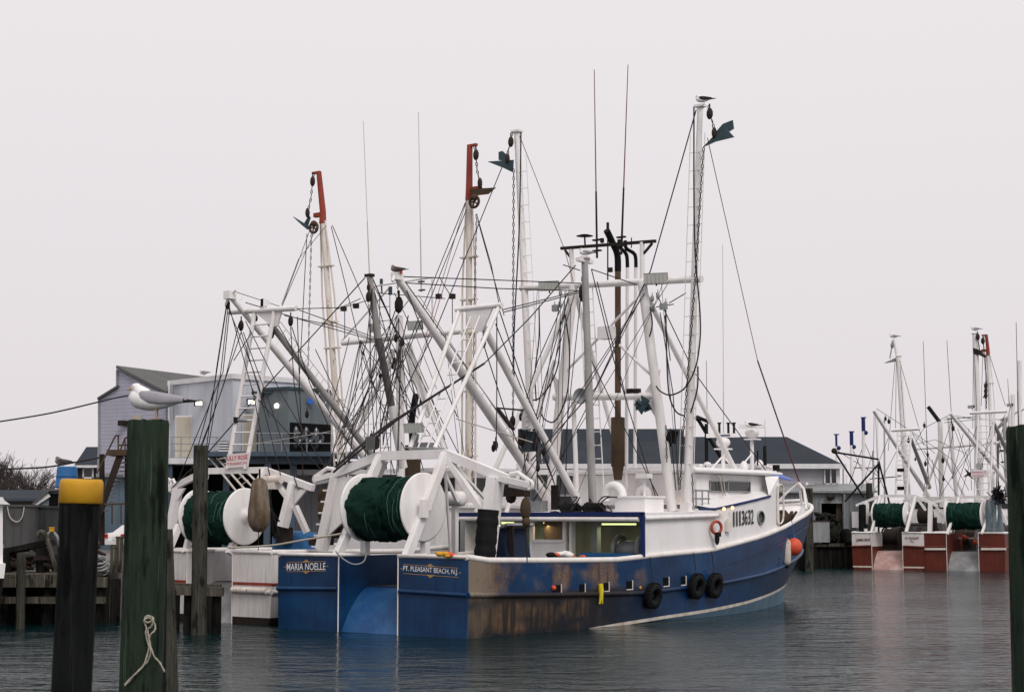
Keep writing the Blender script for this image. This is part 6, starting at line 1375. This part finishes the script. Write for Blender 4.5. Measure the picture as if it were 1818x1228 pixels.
# deckhouse of the white trawler, mostly hidden
g = MB(); g.prism([(8.2, -2.2, 1.2), (14, -2.1, 1.2), (14, 2.1, 1.2), (8.2, 2.2, 1.2)], (0, 0, 2.4)); g.prism([(10.5, -1.7, 3.6), (14, -1.6, 3.6), (14, 1.6, 3.6), (10.5, 1.7, 3.6)], (0, 0, 1.3)); obj('deckhouse', g, 'white_clean', T)
g = MB(); g.box((12.2, 0, 4.95), (4.2, 3.8, .12)); g.box((11, 0, 3.62), (6.2, 4.6, .1)); obj('deckhouse_roof', g, 'white_clean', T)
g = MB()
for x in (11.2, 12.4, 13.4): g.box((x, -1.72, 4.4), (.8, .05, .5))
g.box((10.48, 0, 4.4), (.05, 2.2, .5)); obj('window', g, 'glass', T)
p = A(535, 940, 2.6); o = thing('blue_tank', 'bright blue rounded fish tank on the deck of the white trawler', 'tank', FL.w((2.6, p.y + .2, 1.2)), FL.ang); g = MB(); g.lathe([(0, 0), (.75, 0), (.8, .1), (.78, 1.4), (.6, 1.55), (0, 1.6)], n=26); g.torus((0, 0, .8), (0, 0, 1), .79, .03); obj('tank', g, 'bluetub', o)
each('deck_machine', [MB().box(A(505, 950, 1.7), (.4, .35, .5)), MB().box(A(600, 940, 1.6), (.2, .4, .5)), MB().box(A(570, 960, 1.6), (.5, .6, .25))], 'iron', T); each('trawl_block', [MB().ball(A(577, 905, 1.6), .32, 12, sz=(.7, .8, 1.2), jit=.12), MB().ball(A(572, 880, 1.6), .2, 10, sz=(.7, .8, 1.2), jit=.12)], 'rust', T)
g = MB(); g.tube(A(488, 955, 1.0), A(480, 905, .4), .04); g.path(spline([A(479, 868, .8), A(482, 900, .8), A(490, 930, .8), A(498, 955, .8)], 5), .035, 6); g.path(spline([A(474, 870, .9), A(478, 895, .9), A(496, 925, .9)], 5), .025, 6); obj('hydraulic_hose', g, 'black', T)
a2 = lambda u, v: (u, v, 'a', 2.0)
w8 = lambda u, v: (u, v, 'a', 8.8)
wires(T, FL, [
    [(403, 535, 'a', 1.6), (385, 650, 'a', 1.8), (366, 800, 'a', 2.2)], [(406, 535, 'a', 1.6), (392, 660, 'a', 1.6), (369, 799, 'a', 2)], [(408, 545, 'a', 1.6), (396, 660, 'a', 1.2), (312, 862, 'a', 1.6)], [(424, 575, 'a', 1.8), (398, 680, 'a', 1.7), (345, 830, 'a', 1.6)], [(403, 540, 'a', 1.6), (380, 690, 'a', 1.5), (352, 790, 'a', 1.6)],
    [(428, 590, 'a', 1.9), (384, 720, 'a', 1.6), (330, 860, 'a', 1.6)],
    [(648, 493, 'b', .9), (560, 590, 'a', 6), (462, 697, 'a', 3), (372, 800, 'a', 1.2), (305, 866, 'a', 1.5), .022],
    [(428, 588, 'a', 1.9), (462, 700, 'a', 1.6), (500, 850, 'a', 1.5)], [(432, 590, 'a', 1.9), (480, 720, 'a', 1.6), (530, 870, 'a', 1.5)], [(408, 548, 'a', 1.6), (450, 700, 'a', 1.6), (480, 850, 'a', 1.5)], [(436, 570, 'a', 2), (500, 700, 'a', 1.6), (580, 835, 'a', 1.5)], [(405, 545, 'a', 1.6), (447, 650, 'a', 1.8), (478, 740, 'a', 1.6)],
    [(484, 560, 'a', 2.1), (560, 690, 'a', 4), (640, 820, 'a', 6)], [(516, 580, 'a', 2), (522, 680, 'a', 2), (534, 760, 'a', 2)], [(518, 580, 'a', 2), (550, 680, 'a', 3), (585, 760, 'a', 4)], [(528, 562, 'a', 2), (531, 660, 'a', 2), (538, 850, 'a', 2)], [(450, 700, 'a', 1.7), (585, 850, 'a', 2)],
    [(418, 518, 'a', 1.7), (500, 545, 'a', 3), w8(555, 395), .012], [(500, 545, 'a', 3), w8(563, 400), .012],
    [(436, 537, 'a', 1.8), (560, 575, 'a', 5), (660, 603, 'a', 8.6)], [(505, 560, 'a', 2.5), (600, 580, 'a', 6), (680, 608, 'a', 8.6)], [(528, 548, 'a', 2.1), (608, 546, 'a', 7), w8(664, 530)], [(530, 550, 'a', 2.1), (668, 600, 'a', 8)],
    [w8(590, 400), w8(680, 610), (718, 700, 'a', 8)], [w8(545, 415), w8(530, 700)], [w8(588, 402), w8(646, 640), w8(690, 760)],
    [w8(826, 360), w8(745, 560), (690, 700, 'a', 6)], [w8(828, 372), w8(760, 540), (700, 680, 'a', 6)], [w8(846, 380), w8(872, 470), w8(886, 540)], [w8(848, 390), w8(895, 560)],
    [(660, 490, 'b', .9), (690, 560, 'a', 8), (712, 610, 'a', 8.6), .022], [(662, 495, 'b', .9), (700, 580, 'a', 8), (720, 612, 'a', 8.6), .02],
    [(655, 540, 'b', .9), (658, 650, 'a', 6), (664, 775, 'a', 5)], [(662, 500, 'b', .9), (652, 600, 'a', 6), (610, 770, 'a', 3)], [w8(690, 615), (672, 640, 'a', 6), (600, 780, 'a', 3)], [w8(695, 620), (640, 720, 'a', 6), (600, 790, 'a', 3)], [w8(716, 640), (650, 720, 'a', 6), (607, 760, 'a', 3)],
    [w8(730, 620), (765, 700, 'a', 8), (790, 780, 'a', 8)], [w8(640, 530), w8(596, 550)], [w8(780, 492), w8(803, 530)], [w8(612, 552), w8(612, 600)], [w8(803, 530), w8(803, 588)], [w8(670, 520), w8(790, 530)],
    [(690, 660, 'a', 7), (665, 760, 'a', 5), (640, 830, 'a', 3)], [(722, 640, 'a', 8), (745, 740, 'a', 8)], [(700, 650, 'a', 8), (730, 720, 'a', 8)], [w8(700, 620), w8(735, 700)], [w8(735, 590), w8(700, 520)], [w8(668, 560), w8(740, 690)], [w8(660, 620), w8(735, 520)],
    [(415, 640, 'a', 1.6), (447, 590, 'a', 1.8)], [(705, 560, 'a', 8), (640, 750, 'a', 5)], [(560, 620, 'a', 5), (640, 790, 'a', 7)], [(620, 600, 'a', 8.8), (585, 740, 'a', 5)]], r=.016)
wires(T, FL, [[w8(830, 350), w8(778, 520), (755, 600, 'a', 8)], [w8(580, 400), w8(530, 460), w8(500, 540)], [(740, 600, 'a', 8), (775, 690, 'a', 8)]], mat='redwire', r=.012)
for u, v, k in ((466, 700, .1), (449, 697, .07), (545, 735, .1), (548, 770, .09), (536, 765, .08), (578, 830, .12), (703, 600, .12), (715, 608, .1), (700, 640, .1), (697, 650, .08)): blocks(T, [(A(u, v, 3 if u < 600 else 8), k)])
g = MB(); g.path(spline([A(700, 745, 4), A(660, 775, 3), A(620, 808, 2), A(585, 838, 1.6)], 4), .045, 8); obj('blackened_warp', g, 'wire', T)


# the denser tangle between the two rigs: stays, lazy lines and tackle from masts and yards down to both gantries and decks
r_ = random.Random(21)
tops = [(w8(712, 600)), w8(640, 604), w8(790, 592), w8(708, 565), w8(668, 602), w8(760, 596), (660, 500, 'b', .9)]
feet = [(620, 830, 'a', 4), (660, 835, 'a', 5), (700, 840, 'a', 6), (740, 835, 'a', 7), (770, 830, 'a', 8), (800, 845, 'a', 9), (575, 845, 'a', 2.5), (680, 790, 'a', 4), (600, 800, 'a', 3), (820, 850, 'a', 9), (755, 770, 'a', 8)]
ws = []
for k in range(22):
    a_, b_ = tops[r_.randrange(len(tops))], feet[r_.randrange(len(feet))]
    ws.append([a_, (b_[0] + r_.uniform(-12, 12), b_[1] + r_.uniform(-12, 12), b_[2], b_[3]), r_.choice((.010, .013, .016))])
wires(T, FL, ws)
for k in range(6):
    a_, b_ = r_.choice(tops), r_.choice(feet); p, q_ = [FL.A(x[0], x[1], x[3]) if x[2] == 'a' else FL.B(x[0], x[1], x[3]) for x in (a_, b_)]
    m1 = p.lerp(q_, .55) + V((0, r_.uniform(-.5, .5), -.9)); obj('lazy_line', MB().path(spline([p, p.lerp(q_, .25) + V((0, 0, -.5)), m1, q_], 8), .018, 5), 'wire', T)
for k in range(4):
    a_, b_ = r_.choice(tops), r_.choice(feet); p, q_ = [FL.A(x[0], x[1], x[3]) if x[2] == 'a' else FL.B(x[0], x[1], x[3]) for x in (a_, b_)]
    blocks(T, [(p.lerp(q_, r_.uniform(.1, .9)), r_.uniform(.06, .11))])

# ------------------------------------------------------------ distant trawlers
def far_hull_etc(fr, label, L, Bm, rw, zr0, red, ramp, names, topband, seed, group=GRP):
    A, B = fr.A, fr.B; T = thing('fishing_trawler', label, 'fishing boat', (fr.O[0], fr.O[1], 0), fr.ang, group)
    mats = ['hull_red' if red else 'hull_blue', 'boot', 'hull_white', 'hull_red']
    hull(T, L, Bm, [(0, zr0), (L*.5, zr0), (L, zr0 + 1.6)], [(0, zr0*.62), (L*.5, zr0*.6), (L, zr0)], rw, mats, [(0, .12), (L*.6, .2), (L, .6)] if topband else [(0, -.3), (L, -.2)], None, 0, 1.2, ramp, topband=topband, inner='iron')
    for y in (-.5, .5):
        g = MB(); yy = y*Bm; g.tube((L*.24, yy - .5, 2.0), (L*.24, yy + .5, 2.0), .62, n=18); g.torus((L*.24, yy - .55, 2.0), (0, 1, 0), .7, .06, 20, 6); g.torus((L*.24, yy + .55, 2.0), (0, 1, 0), .7, .06, 20, 6); g.box((L*.24, yy, 1.5), (.9, 1.3, .6)); obj('deck_winch', g, 'iron', T)
    g = MB(); g.box((L*.33, 0, 2.1), (.7, Bm*1.5, 1.8)); obj('gear_locker', g, 'dark_pole', T)
    g = MB(); g.prism([(L*.38, -Bm*.85, 1.2), (L*.7, -Bm*.8, 1.2), (L*.7, Bm*.8, 1.2), (L*.38, Bm*.85, 1.2)], (0, 0, 2.3)); g.prism([(L*.48, -Bm*.6, 3.5), (L*.68, -Bm*.6, 3.5), (L*.68, Bm*.6, 3.5), (L*.48, Bm*.6, 3.5)], (0, 0, 1.3)); obj('deckhouse', g, 'white_clean', T)
    g = MB()
    for y in (-1, 0, 1): g.box((L*.48 - .02, y*Bm*.36, 4.2), (.05, .8, .5))
    obj('window', g, 'glass', T)
    return T
# A: white over red
FA_ = Frame((0, 0), 56.5); c = W(1576, 1008, 106.5); FA_.O = (c.x, c.y); FA_ = Frame(FA_.O, 56.5); A, B = FA_.A, FA_.B
T = far_hull_etc(FA_, 'far trawler, white band over red hull, pink scraped stern ramp', 18, 2.4, 1.04, 2.35, True, 'ramp_pink', None, .98, 1)
p0, p1 = A(1520, 961.5, -.03), A(1545, 961, -.03); xd = p1 - p0; text('JAMIE MAE', .22, p0, xd, V((0, 0, 1)), 'letter_dark', T, 'ship_name', xd.length, .02)
p0, p1 = A(1607, 957.5, -.03), A(1632, 957, -.03); xd = p1 - p0; text('PT. PLEASANT', .17, p0, xd, V((0, 0, 1)), 'letter_dark', T, 'home_port', xd.length, .015)
p0, p1 = A(1616, 963, -.03), A(1623, 963, -.03); xd = p1 - p0; text('N.J.', .15, p0, xd, V((0, 0, 1)), 'letter_dark', T, 'home_port', xd.length, .015)
def farrig(fr, T, gpts, legs, rl, rlz, R, cross, lad, prop, boom, seed, w_=.14):
    A, B = fr.A, fr.B
    ga = gantry(T, [A(*p) for p in gpts], [(A(*p), A(*q_), a, a) for p, q_, a in legs], w_, w_*1.2)
    rt = reel(T, *rl, rlz, R, seed=seed)
    c0, c1 = A(*cross[0]), A(*cross[1]); lf = obj('ladder_frame', MB().tube(c0, c1, .10, n=10), 'white', T)
    g = MB(); a0, a1, b0, b1 = [A(*p) for p in lad]; g.tube(a0, a1, .06, n=8); g.tube(b0, b1, .06, n=8)
    for i in range(1, 13): g.tube(a0.lerp(a1, i/13), b0.lerp(b1, i/13), .03, n=5)
    obj('ladder', g, 'white', lf)
    for nm, (p, q_), mt in (('centre_prop', prop, 'grey_pole'), ('aft_boom', boom, 'white')): obj(nm, MB().tube(A(*p), A(*q_), .12, .15, 12), mt, T)
    return ga, lf, rt
ga, lf, rt = farrig(FA_, T, [(1520, 897, 1.2), (1563, 880, 1.2), (1626, 880, 1.2), (1665, 898, 1.2)],
    [((1547, 946, 0), (1563, 881, 1.2), .15), ((1609, 944, 0), (1626, 881, 1.2), .17), ((1537, 930, 1), (1539, 892, 1.2), .25), ((1543, 915, 1), (1560, 886, 1.2), .13), ((1650, 915, 1.2), (1630, 886, 1.2), .14), ((1651, 945, 1), (1652, 893, 1.2), .25)],
    (.9, 1.05), 3.55, .82, ((1583, 764, 2.5), (1633, 761, 2.5)), ((1590, 878, 1.5), (1594, 765, 2.5), (1610, 878, 1.5), (1618, 764, 2.5)), ((1617, 778, 2.7), (1650, 865, 8)), ((1551, 728, 2), (1648, 880, 8)), 21)
for v in (834, 866): flood(lf, A(1599, v, 1.3), (-1, 0, -.1), .5, .22, 'white', 'black')
obj('stern_bollard', MB().tube(A(1537, 946, .2), A(1537, 938, .2), .12, n=10), 'white', T); 
ma = 7.5
mm = obj('main_mast', MB().tube(A(1672, 900, ma), A(1669, 748, ma), .17, n=12), 'white', T); obj('exhaust_stack', MB().tube(A(1669, 750, ma), A(1648, 722, ma), .14, n=10), 'black', mm); obj('cross_pipe', MB().tube(A(1622, 797, ma), A(1730, 790, ma), .08, n=8), 'white', mm)
obj('mast_leg', MB().tube(A(1668, 800, ma), A(1640, 880, ma), .09, n=8), 'white', mm); obj('mast_leg', MB().tube(A(1672, 800, ma), A(1712, 880, ma), .09, n=8), 'white', mm)
o = outrigger(T, A(1612, 890, 7), A(1595, 632, 7), .22, .17, 'white', lad=False); obj('top_extension', MB().tube(A(1595, 640, 7), A(1588, 603, 7), .13, n=10), 'white', o)
g = MB(); g.prism([A(1570, 644, 7), A(1594, 633, 7), A(1594, 640, 7)], (.3, 0, 0)); chain(g, [A(1585, 604, 7), A(1580, 636, 7)], .2, .03, .08); block(g, A(1584, 613, 7), .16); obj('stabiliser_hanger', g, 'galv', o)
outrigger(T, A(1700, 895, 7), A(1685, 742, 7), .14, .13, 'white', lad=False)
whip(T, A(1648, 850, 7), A(1639, 606, 7), .035, .018, 'iron'); whip(T, A(1693, 800, 7), A(1681, 604, 7), .035, .018, 'iron')
f7 = lambda u, v: (u, v, 'a', 6)
wires(T, FA_, [[f7(1589, 640), f7(1577, 800)], [f7(1591, 640), f7(1590, 760)], [f7(1597, 640), f7(1620, 720), f7(1640, 790)], [f7(1598, 650), f7(1606, 760)], [f7(1552, 728), f7(1551, 800), f7(1520, 895)], [f7(1554, 728), f7(1560, 880)], [f7(1556, 725), f7(1610, 760), f7(1660, 805)], [f7(1618, 765), f7(1690, 815), f7(1720, 870)], [f7(1620, 770), f7(1670, 860)], [f7(1688, 735), f7(1640, 760), f7(1625, 785)], [f7(1690, 745), f7(1672, 800)], [f7(1580, 770), f7(1548, 850)], [f7(1700, 760), f7(1740, 880)], [f7(1650, 810), f7(1640, 870)], [f7(1640, 800), f7(1700, 880)], [f7(1720, 795), f7(1670, 880)], [f7(1655, 815), f7(1665, 880)], [f7(1730, 792), f7(1690, 850)], [f7(1608, 770), f7(1560, 860), f7(1530, 893)], [f7(1620, 790), f7(1660, 780), f7(1715, 805)], [f7(1675, 745), f7(1740, 738)], [f7(1676, 750), f7(1730, 745)]], r=.018)
for u, v, k in ((1647, 807, .2), (1643, 823, .22), (1692, 760, .25), (1674, 817, .25), (1613, 782, .22), (1572, 743, .2), (1578, 748, .22), (1641, 755, .2), (1675, 850, .2), (1625, 815, .15)): blocks(T, [(A(u, v, 6), k*.6)])
p = A(1643, 915, 1.5); each('deck_machine', [MB().tube(p + V((0, .4, 0)), p + V((0, -.4, 0)), .5, n=16), MB().box(A(1632, 932, 1.2), (.2, 1.0, .1)), MB().box(A(1655, 930, 1.8), (.5, .5, .9))], 'iron', T)
# B: all red
c = W(1710, 1012, 104); FB_ = Frame((c.x, c.y), 57); A, B = FB_.A, FB_.B
T = far_hull_etc(FB_, 'far trawler with an all red hull and bare steel stern ramp', 19, 2.68, 1.02, 2.35, True, 'ramp_grey', None, None, 2)
g = MB()
for u0, u1 in ((1642, 1679), (1742, 1786)): g.beam(A(u0, 974, -.05), A(u1, 974, -.05), .12, .13)
obj('stern_fender_rail', g, 'cream', T)
ga, lf, rt = farrig(FB_, T, [(1650, 893, 1.5), (1703, 882, 1.5), (1764, 882, 1.5), (1812, 900, 1.5)],
    [((1682, 948, 0), (1703, 883, 1.5), .15), ((1743, 948, 0), (1766, 883, 1.5), .15), ((1675, 930, 1), (1680, 885, 1.5), .16), ((1788, 932, 1), (1770, 888, 1.5), .15), ((1660, 895, 1.5), (1675, 920, 1.5), .13)],
    (1.0, 1.12), 3.5, .90, ((1722, 733, 3), (1788, 730, 3)), ((1731, 880, 2), (1737, 733, 3), (1757, 880, 2), (1765, 733, 3)), ((1764, 750, 4), (1790, 805, 7)), ((1687, 733, 3), (1800, 872, 9)), 33)
bd = MB(); p0, p1, p2 = A(1724, 846, 1.9), A(1753, 846, 1.9), A(1724, 834, 1.9); bd.prism([p0, p1, p1 + (p2-p0), p2], (.04, 0, 0)); bo = obj('name_board', bd, plain('sign_board', (.78, .72, .74), .5), T)
xd = p1 - p0; text('Anthony D', .17, p0 + V((-.01, 0, .2)) + xd*.06, xd, V((0, 0, 1)), 'letter_red', bo, 'ship_name', xd.length*.86, .01); text('Point Pleasant', .10, p0 + V((-.01, 0, .05)) + xd*.1, xd, V((0, 0, 1)), 'letter_red', bo, 'home_port', xd.length*.7, .008)
o = outrigger(T, A(1741, 890, 7), A(1731, 592, 7), .24, .18, 'white', lad=False); lattice(FB_, T, A(1764, 890, 8), A(1754, 628, 8), A(1751, 594, 8), (.2, .4, .6, .8), .3, mat='white')
o = A(1737, 621, 6.8); t = thing('stabiliser_bird', 'black box-shaped stabiliser bird high on the far red trawler poles', 'fishing gear', FB_.w(o), FB_.ang); g = MB(); g.prism([A(*p, 6.8) - o for p in ((1727, 617), (1742, 622), (1743, 631), (1728, 628))], (.3, 0, 0)); obj('wing_plate', g, 'iron', t); g = MB(); chain(g, [A(1735, 592, 6.8) - o, A(1739, 621, 6.8) - o], .2, .03, .07); block(g, A(1736, 598, 6.8) - o, .18); g.tube(A(1740, 628, 6.8) - o, A(1750, 633, 6.8) - o, .1); obj('hanging_chain', g, 'chain', t)
g = MB(); chain(g, [A(1747, 595, 7.6), A(1746, 610, 7.6), A(1752, 680, 7.6), A(1751, 725, 7.6)], .2, .03, .07); block(g, A(1745, 605, 7.6), .18); 
for v in (685, 694, 702): block(g, A(1750, v, 7.6), .16)
g.prism([A(1744, 706, 7.6), A(1750, 698, 7.6), A(1753, 702, 7.6)], (.2, 0, 0)); obj('long_chain', g, 'chain', T)
mm = obj('main_mast', MB().tube(A(1700, 792, 8), A(1832, 780, 8), .1, n=10), 'white', T); obj('mast_post', MB().tube(A(1732, 900, 8), A(1733, 730, 8), .11, n=10), 'white', mm); obj('mast_post', MB().tube(A(1795, 900, 8), A(1792, 733, 8), .11, n=10), 'white', mm)
flood(mm, A(1723, 722, 5), (-1, .5, -.2), .5, .2); flood(mm, A(1792, 719, 5), (-1, .5, -.2), .45, .2); flood(mm, A(1739, 826, 2.2), (-1, .2, -.1), .4, .3)
whip(T, A(1808, 760, 7), A(1804, 572, 7), .04, .02, 'iron'); whip(T, A(1792, 720, 8), A(1789, 672, 8), .03, .015, 'iron')
f7 = lambda u, v: (u, v, 'a', 6)
wires(T, FB_, [[f7(1728, 628), f7(1727, 760)], [f7(1730, 628), f7(1734, 730)], [f7(1757, 630), f7(1785, 720)], [f7(1745, 625), f7(1742, 720)], [f7(1691, 741), f7(1782, 745)], [f7(1690, 737), f7(1725, 742)], [f7(1690, 750), f7(1720, 830), f7(1705, 882)], [f7(1692, 770), f7(1668, 880)], [f7(1700, 742), f7(1800, 850)], [f7(1710, 770), f7(1690, 850)], [f7(1785, 735), f7(1740, 820)], [f7(1770, 760), f7(1790, 880)], [f7(1740, 740), f7(1700, 860)], [f7(1720, 760), f7(1725, 870)], [f7(1760, 755), f7(1735, 860)]], r=.018)
c = A(1720, 840, 4); g = MB(); g.prism([c + V((0, .3, .35)), c + V((0, -.05, .05)), c + V((0, -.3, .3)), c + V((0, -.1, -.05)), c + V((0, -.3, -.4)), c + V((0, .05, -.15)), c + V((0, .4, -.25)), c + V((0, .1, .0))], (.1, 0, 0)); obj('radar_reflector', g, 'iron', T)
# hanging oilskins and a black net ball at its starboard quarter
p = A(1765, 912, .3); t = thing('hung_oilskins', 'blue-grey oilskins hanging from the gantry of the far red trawler', 'clothing', FB_.w(p), FB_.ang); g = MB(); r_ = random.Random(4)
for k, y in enumerate((.35, .0, -.35)):
    rows = []
    for i in range(9):
        z = .9 - i*.28; w_ = .12 + .05*math.sin(i*.8 + k) + .02*i; rows.append([V((.08*math.cos(a)*(1+.3*math.sin(3*a+i)), y + w_*math.sin(a)*(1 + .15*math.sin(2*a + k)), z)) for a in [2*math.pi*j/12 for j in range(12)]])
    g.grid(rows, True); g.face(rows[0])
obj('coats', g, paint('blue_grey_oilskin', (.09, .14, .16), .6, .5, (.3, .3, .3), 3), t)
p = A(1772, 880, .6); g = MB()
for i in range(60):
    a = [V((r_.gauss(0, .22), r_.gauss(0, .42), r_.gauss(0, .26))) for _ in range(3)]; g.path(spline(a, 3), .03, 4)
obj('net_ball', g, 'black', loc=FB_.w(p), label='bushy black ball of netting hung above the oilskins on the far red trawler', cat='net')
for u, v in ((1709, 954), (1717, 953), (1731, 962)):
    pass
for (u, v), lab in (((1712, 953), 'small orange float left of its twin inside the stern of the far red trawler'), ((1731, 962), 'small orange float at the right side of the far red trawler stern ramp')):
    p = A(u, v, 2.2); g = MB(); g.ball((0, 0, 0), .16, 12); g.ball((.05, -.3, -.03), .12, 10); obj('net_float', g, 'orange', loc=FB_.w(p), label=lab, cat='float')
g = MB(); g.beam(A(1711, 942, 2), A(1732, 943, 2), .1, .12); g.beam(A(1732, 942, 2), A(1731, 953, 2), .1, .1); g.box(A(1722, 955, 2.5), (.3, 2.0, .1)); obj('stern_rail', g, 'boot', T)
# masts of trawlers lying behind the shed
def hidden_boat(X, Y, deg, label, hullm, poles, red=None):
    fr = Frame((X, Y), deg); A = fr.A; T = thing('fishing_trawler', label, 'fishing boat', (X, Y, 0), fr.ang, GRP)
    hull(T, 17, 2.8, [(0, 2), (9, 2), (17, 3.4)], [(0, 1.1), (17, 1.9)], .8, [hullm, 'boot', 'hull_white', 'antifoul'], None, None)
    g = MB(); g.prism([(6, -2.2, 1.2), (12, -2.2, 1.2), (12, 2.2, 1.2), (6, 2.2, 1.2)], (0, 0, 2.4)); g.prism([(8, -1.7, 3.6), (11.5, -1.6, 3.6), (11.5, 1.6, 3.6), (8, 1.7, 3.6)], (0, 0, 1.4)); obj('deckhouse', g, 'white_clean', T)
    for (u, v, u1, v1, r_, mt, cap) in poles:
        o = obj('outrigger_pole', MB().tube(A(u, v, 6), A(u1, v1, 6), r_, r_*.8, 10), mt, T)
        if cap: g = MB(); e = A(u1, v1, 6); g.tube(e, A(u1 - .5, v1 - cap, 6), r_*.9, n=10); g.box(A(u1, v1 - cap, 6), (.2, .5, .1)); g.ball(A(u1 + 4, v1 + 3, 6), .22, 8); obj('blue_top', g, 'blue_trim', o)
    return T, A, fr
T, A, fr = hidden_boat(29.5, 150, 75, 'blue-topped trawler whose two masts rise right of the slate roof', 'hull_blue', [(1487, 960, 1485, 792, .12, 'white', 21), (1514, 960, 1512, 790, .2, 'white', 24), (1498, 960, 1497, 830, .1, 'grey_pole', 0), (1505, 960, 1503, 842, .1, 'white', 0)])
wires(T, fr, [[(1487, 800, 'a', 6), (1560, 845, 'a', 6)], [(1513, 795, 'a', 6), (1545, 870, 'a', 6)], [(1512, 830, 'a', 6), (1560, 830, 'a', 6), .05]], r=.03)
T, A, fr = hidden_boat(33.5, 144, 75, 'trawler with one dark blue topped mast behind the black hoist', 'hull_white', [(1534, 960, 1533, 765, .2, 'white', 24), (1552, 960, 1550, 800, .1, 'grey_pole', 0), (1560, 960, 1558, 735, .07, 'white', 0), (1571, 960, 1570, 745, .09, 'grey_pole', 0), (1544, 960, 1543, 850, .1, 'white', 0)])
wires(T, fr, [[(1533, 780, 'a', 6), (1575, 880, 'a', 6)], [(1533, 790, 'a', 6), (1500, 880, 'a', 6)], [(1543, 850, 'a', 6), (1600, 845, 'a', 6), .05]], r=.03)
c = W(1775, 1000, 116); T = far_hull_etc(Frame((c.x + 1.5, c.y), 57), 'third far trawler almost hidden behind the thick right piling', 19, 3.0, .8, 2.3, False, 'ramp_blue', None, None, 5); fr = Frame((c.x + 1.5, c.y), 57); A = fr.A
for (a_, b_, r_, mt) in (((1790, 900), (1783, 742), .16, 'grey_pole'), ((1800, 900), (1798, 700), .15, 'white'), ((1812, 900), (1810, 640), .15, 'white'), ((1770, 900), (1772, 770), .1, 'dark_pole'), ((1760, 770), (1790, 742), .12, 'grey_pole'), ((1775, 745), (1830, 720), .1, 'white')):
    obj('outrigger_pole', MB().tube(A(*a_, 5), A(*b_, 5), r_, n=10), mt, T)
wires(T, fr, [[(1783, 745, 'a', 5), (1760, 870, 'a', 5)], [(1798, 705, 'a', 5), (1770, 820, 'a', 5)], [(1776, 800, 'a', 5), (1800, 800, 'a', 5), .08], [(1777, 820, 'a', 5), (1800, 818, 'a', 5), .06]], r=.025)
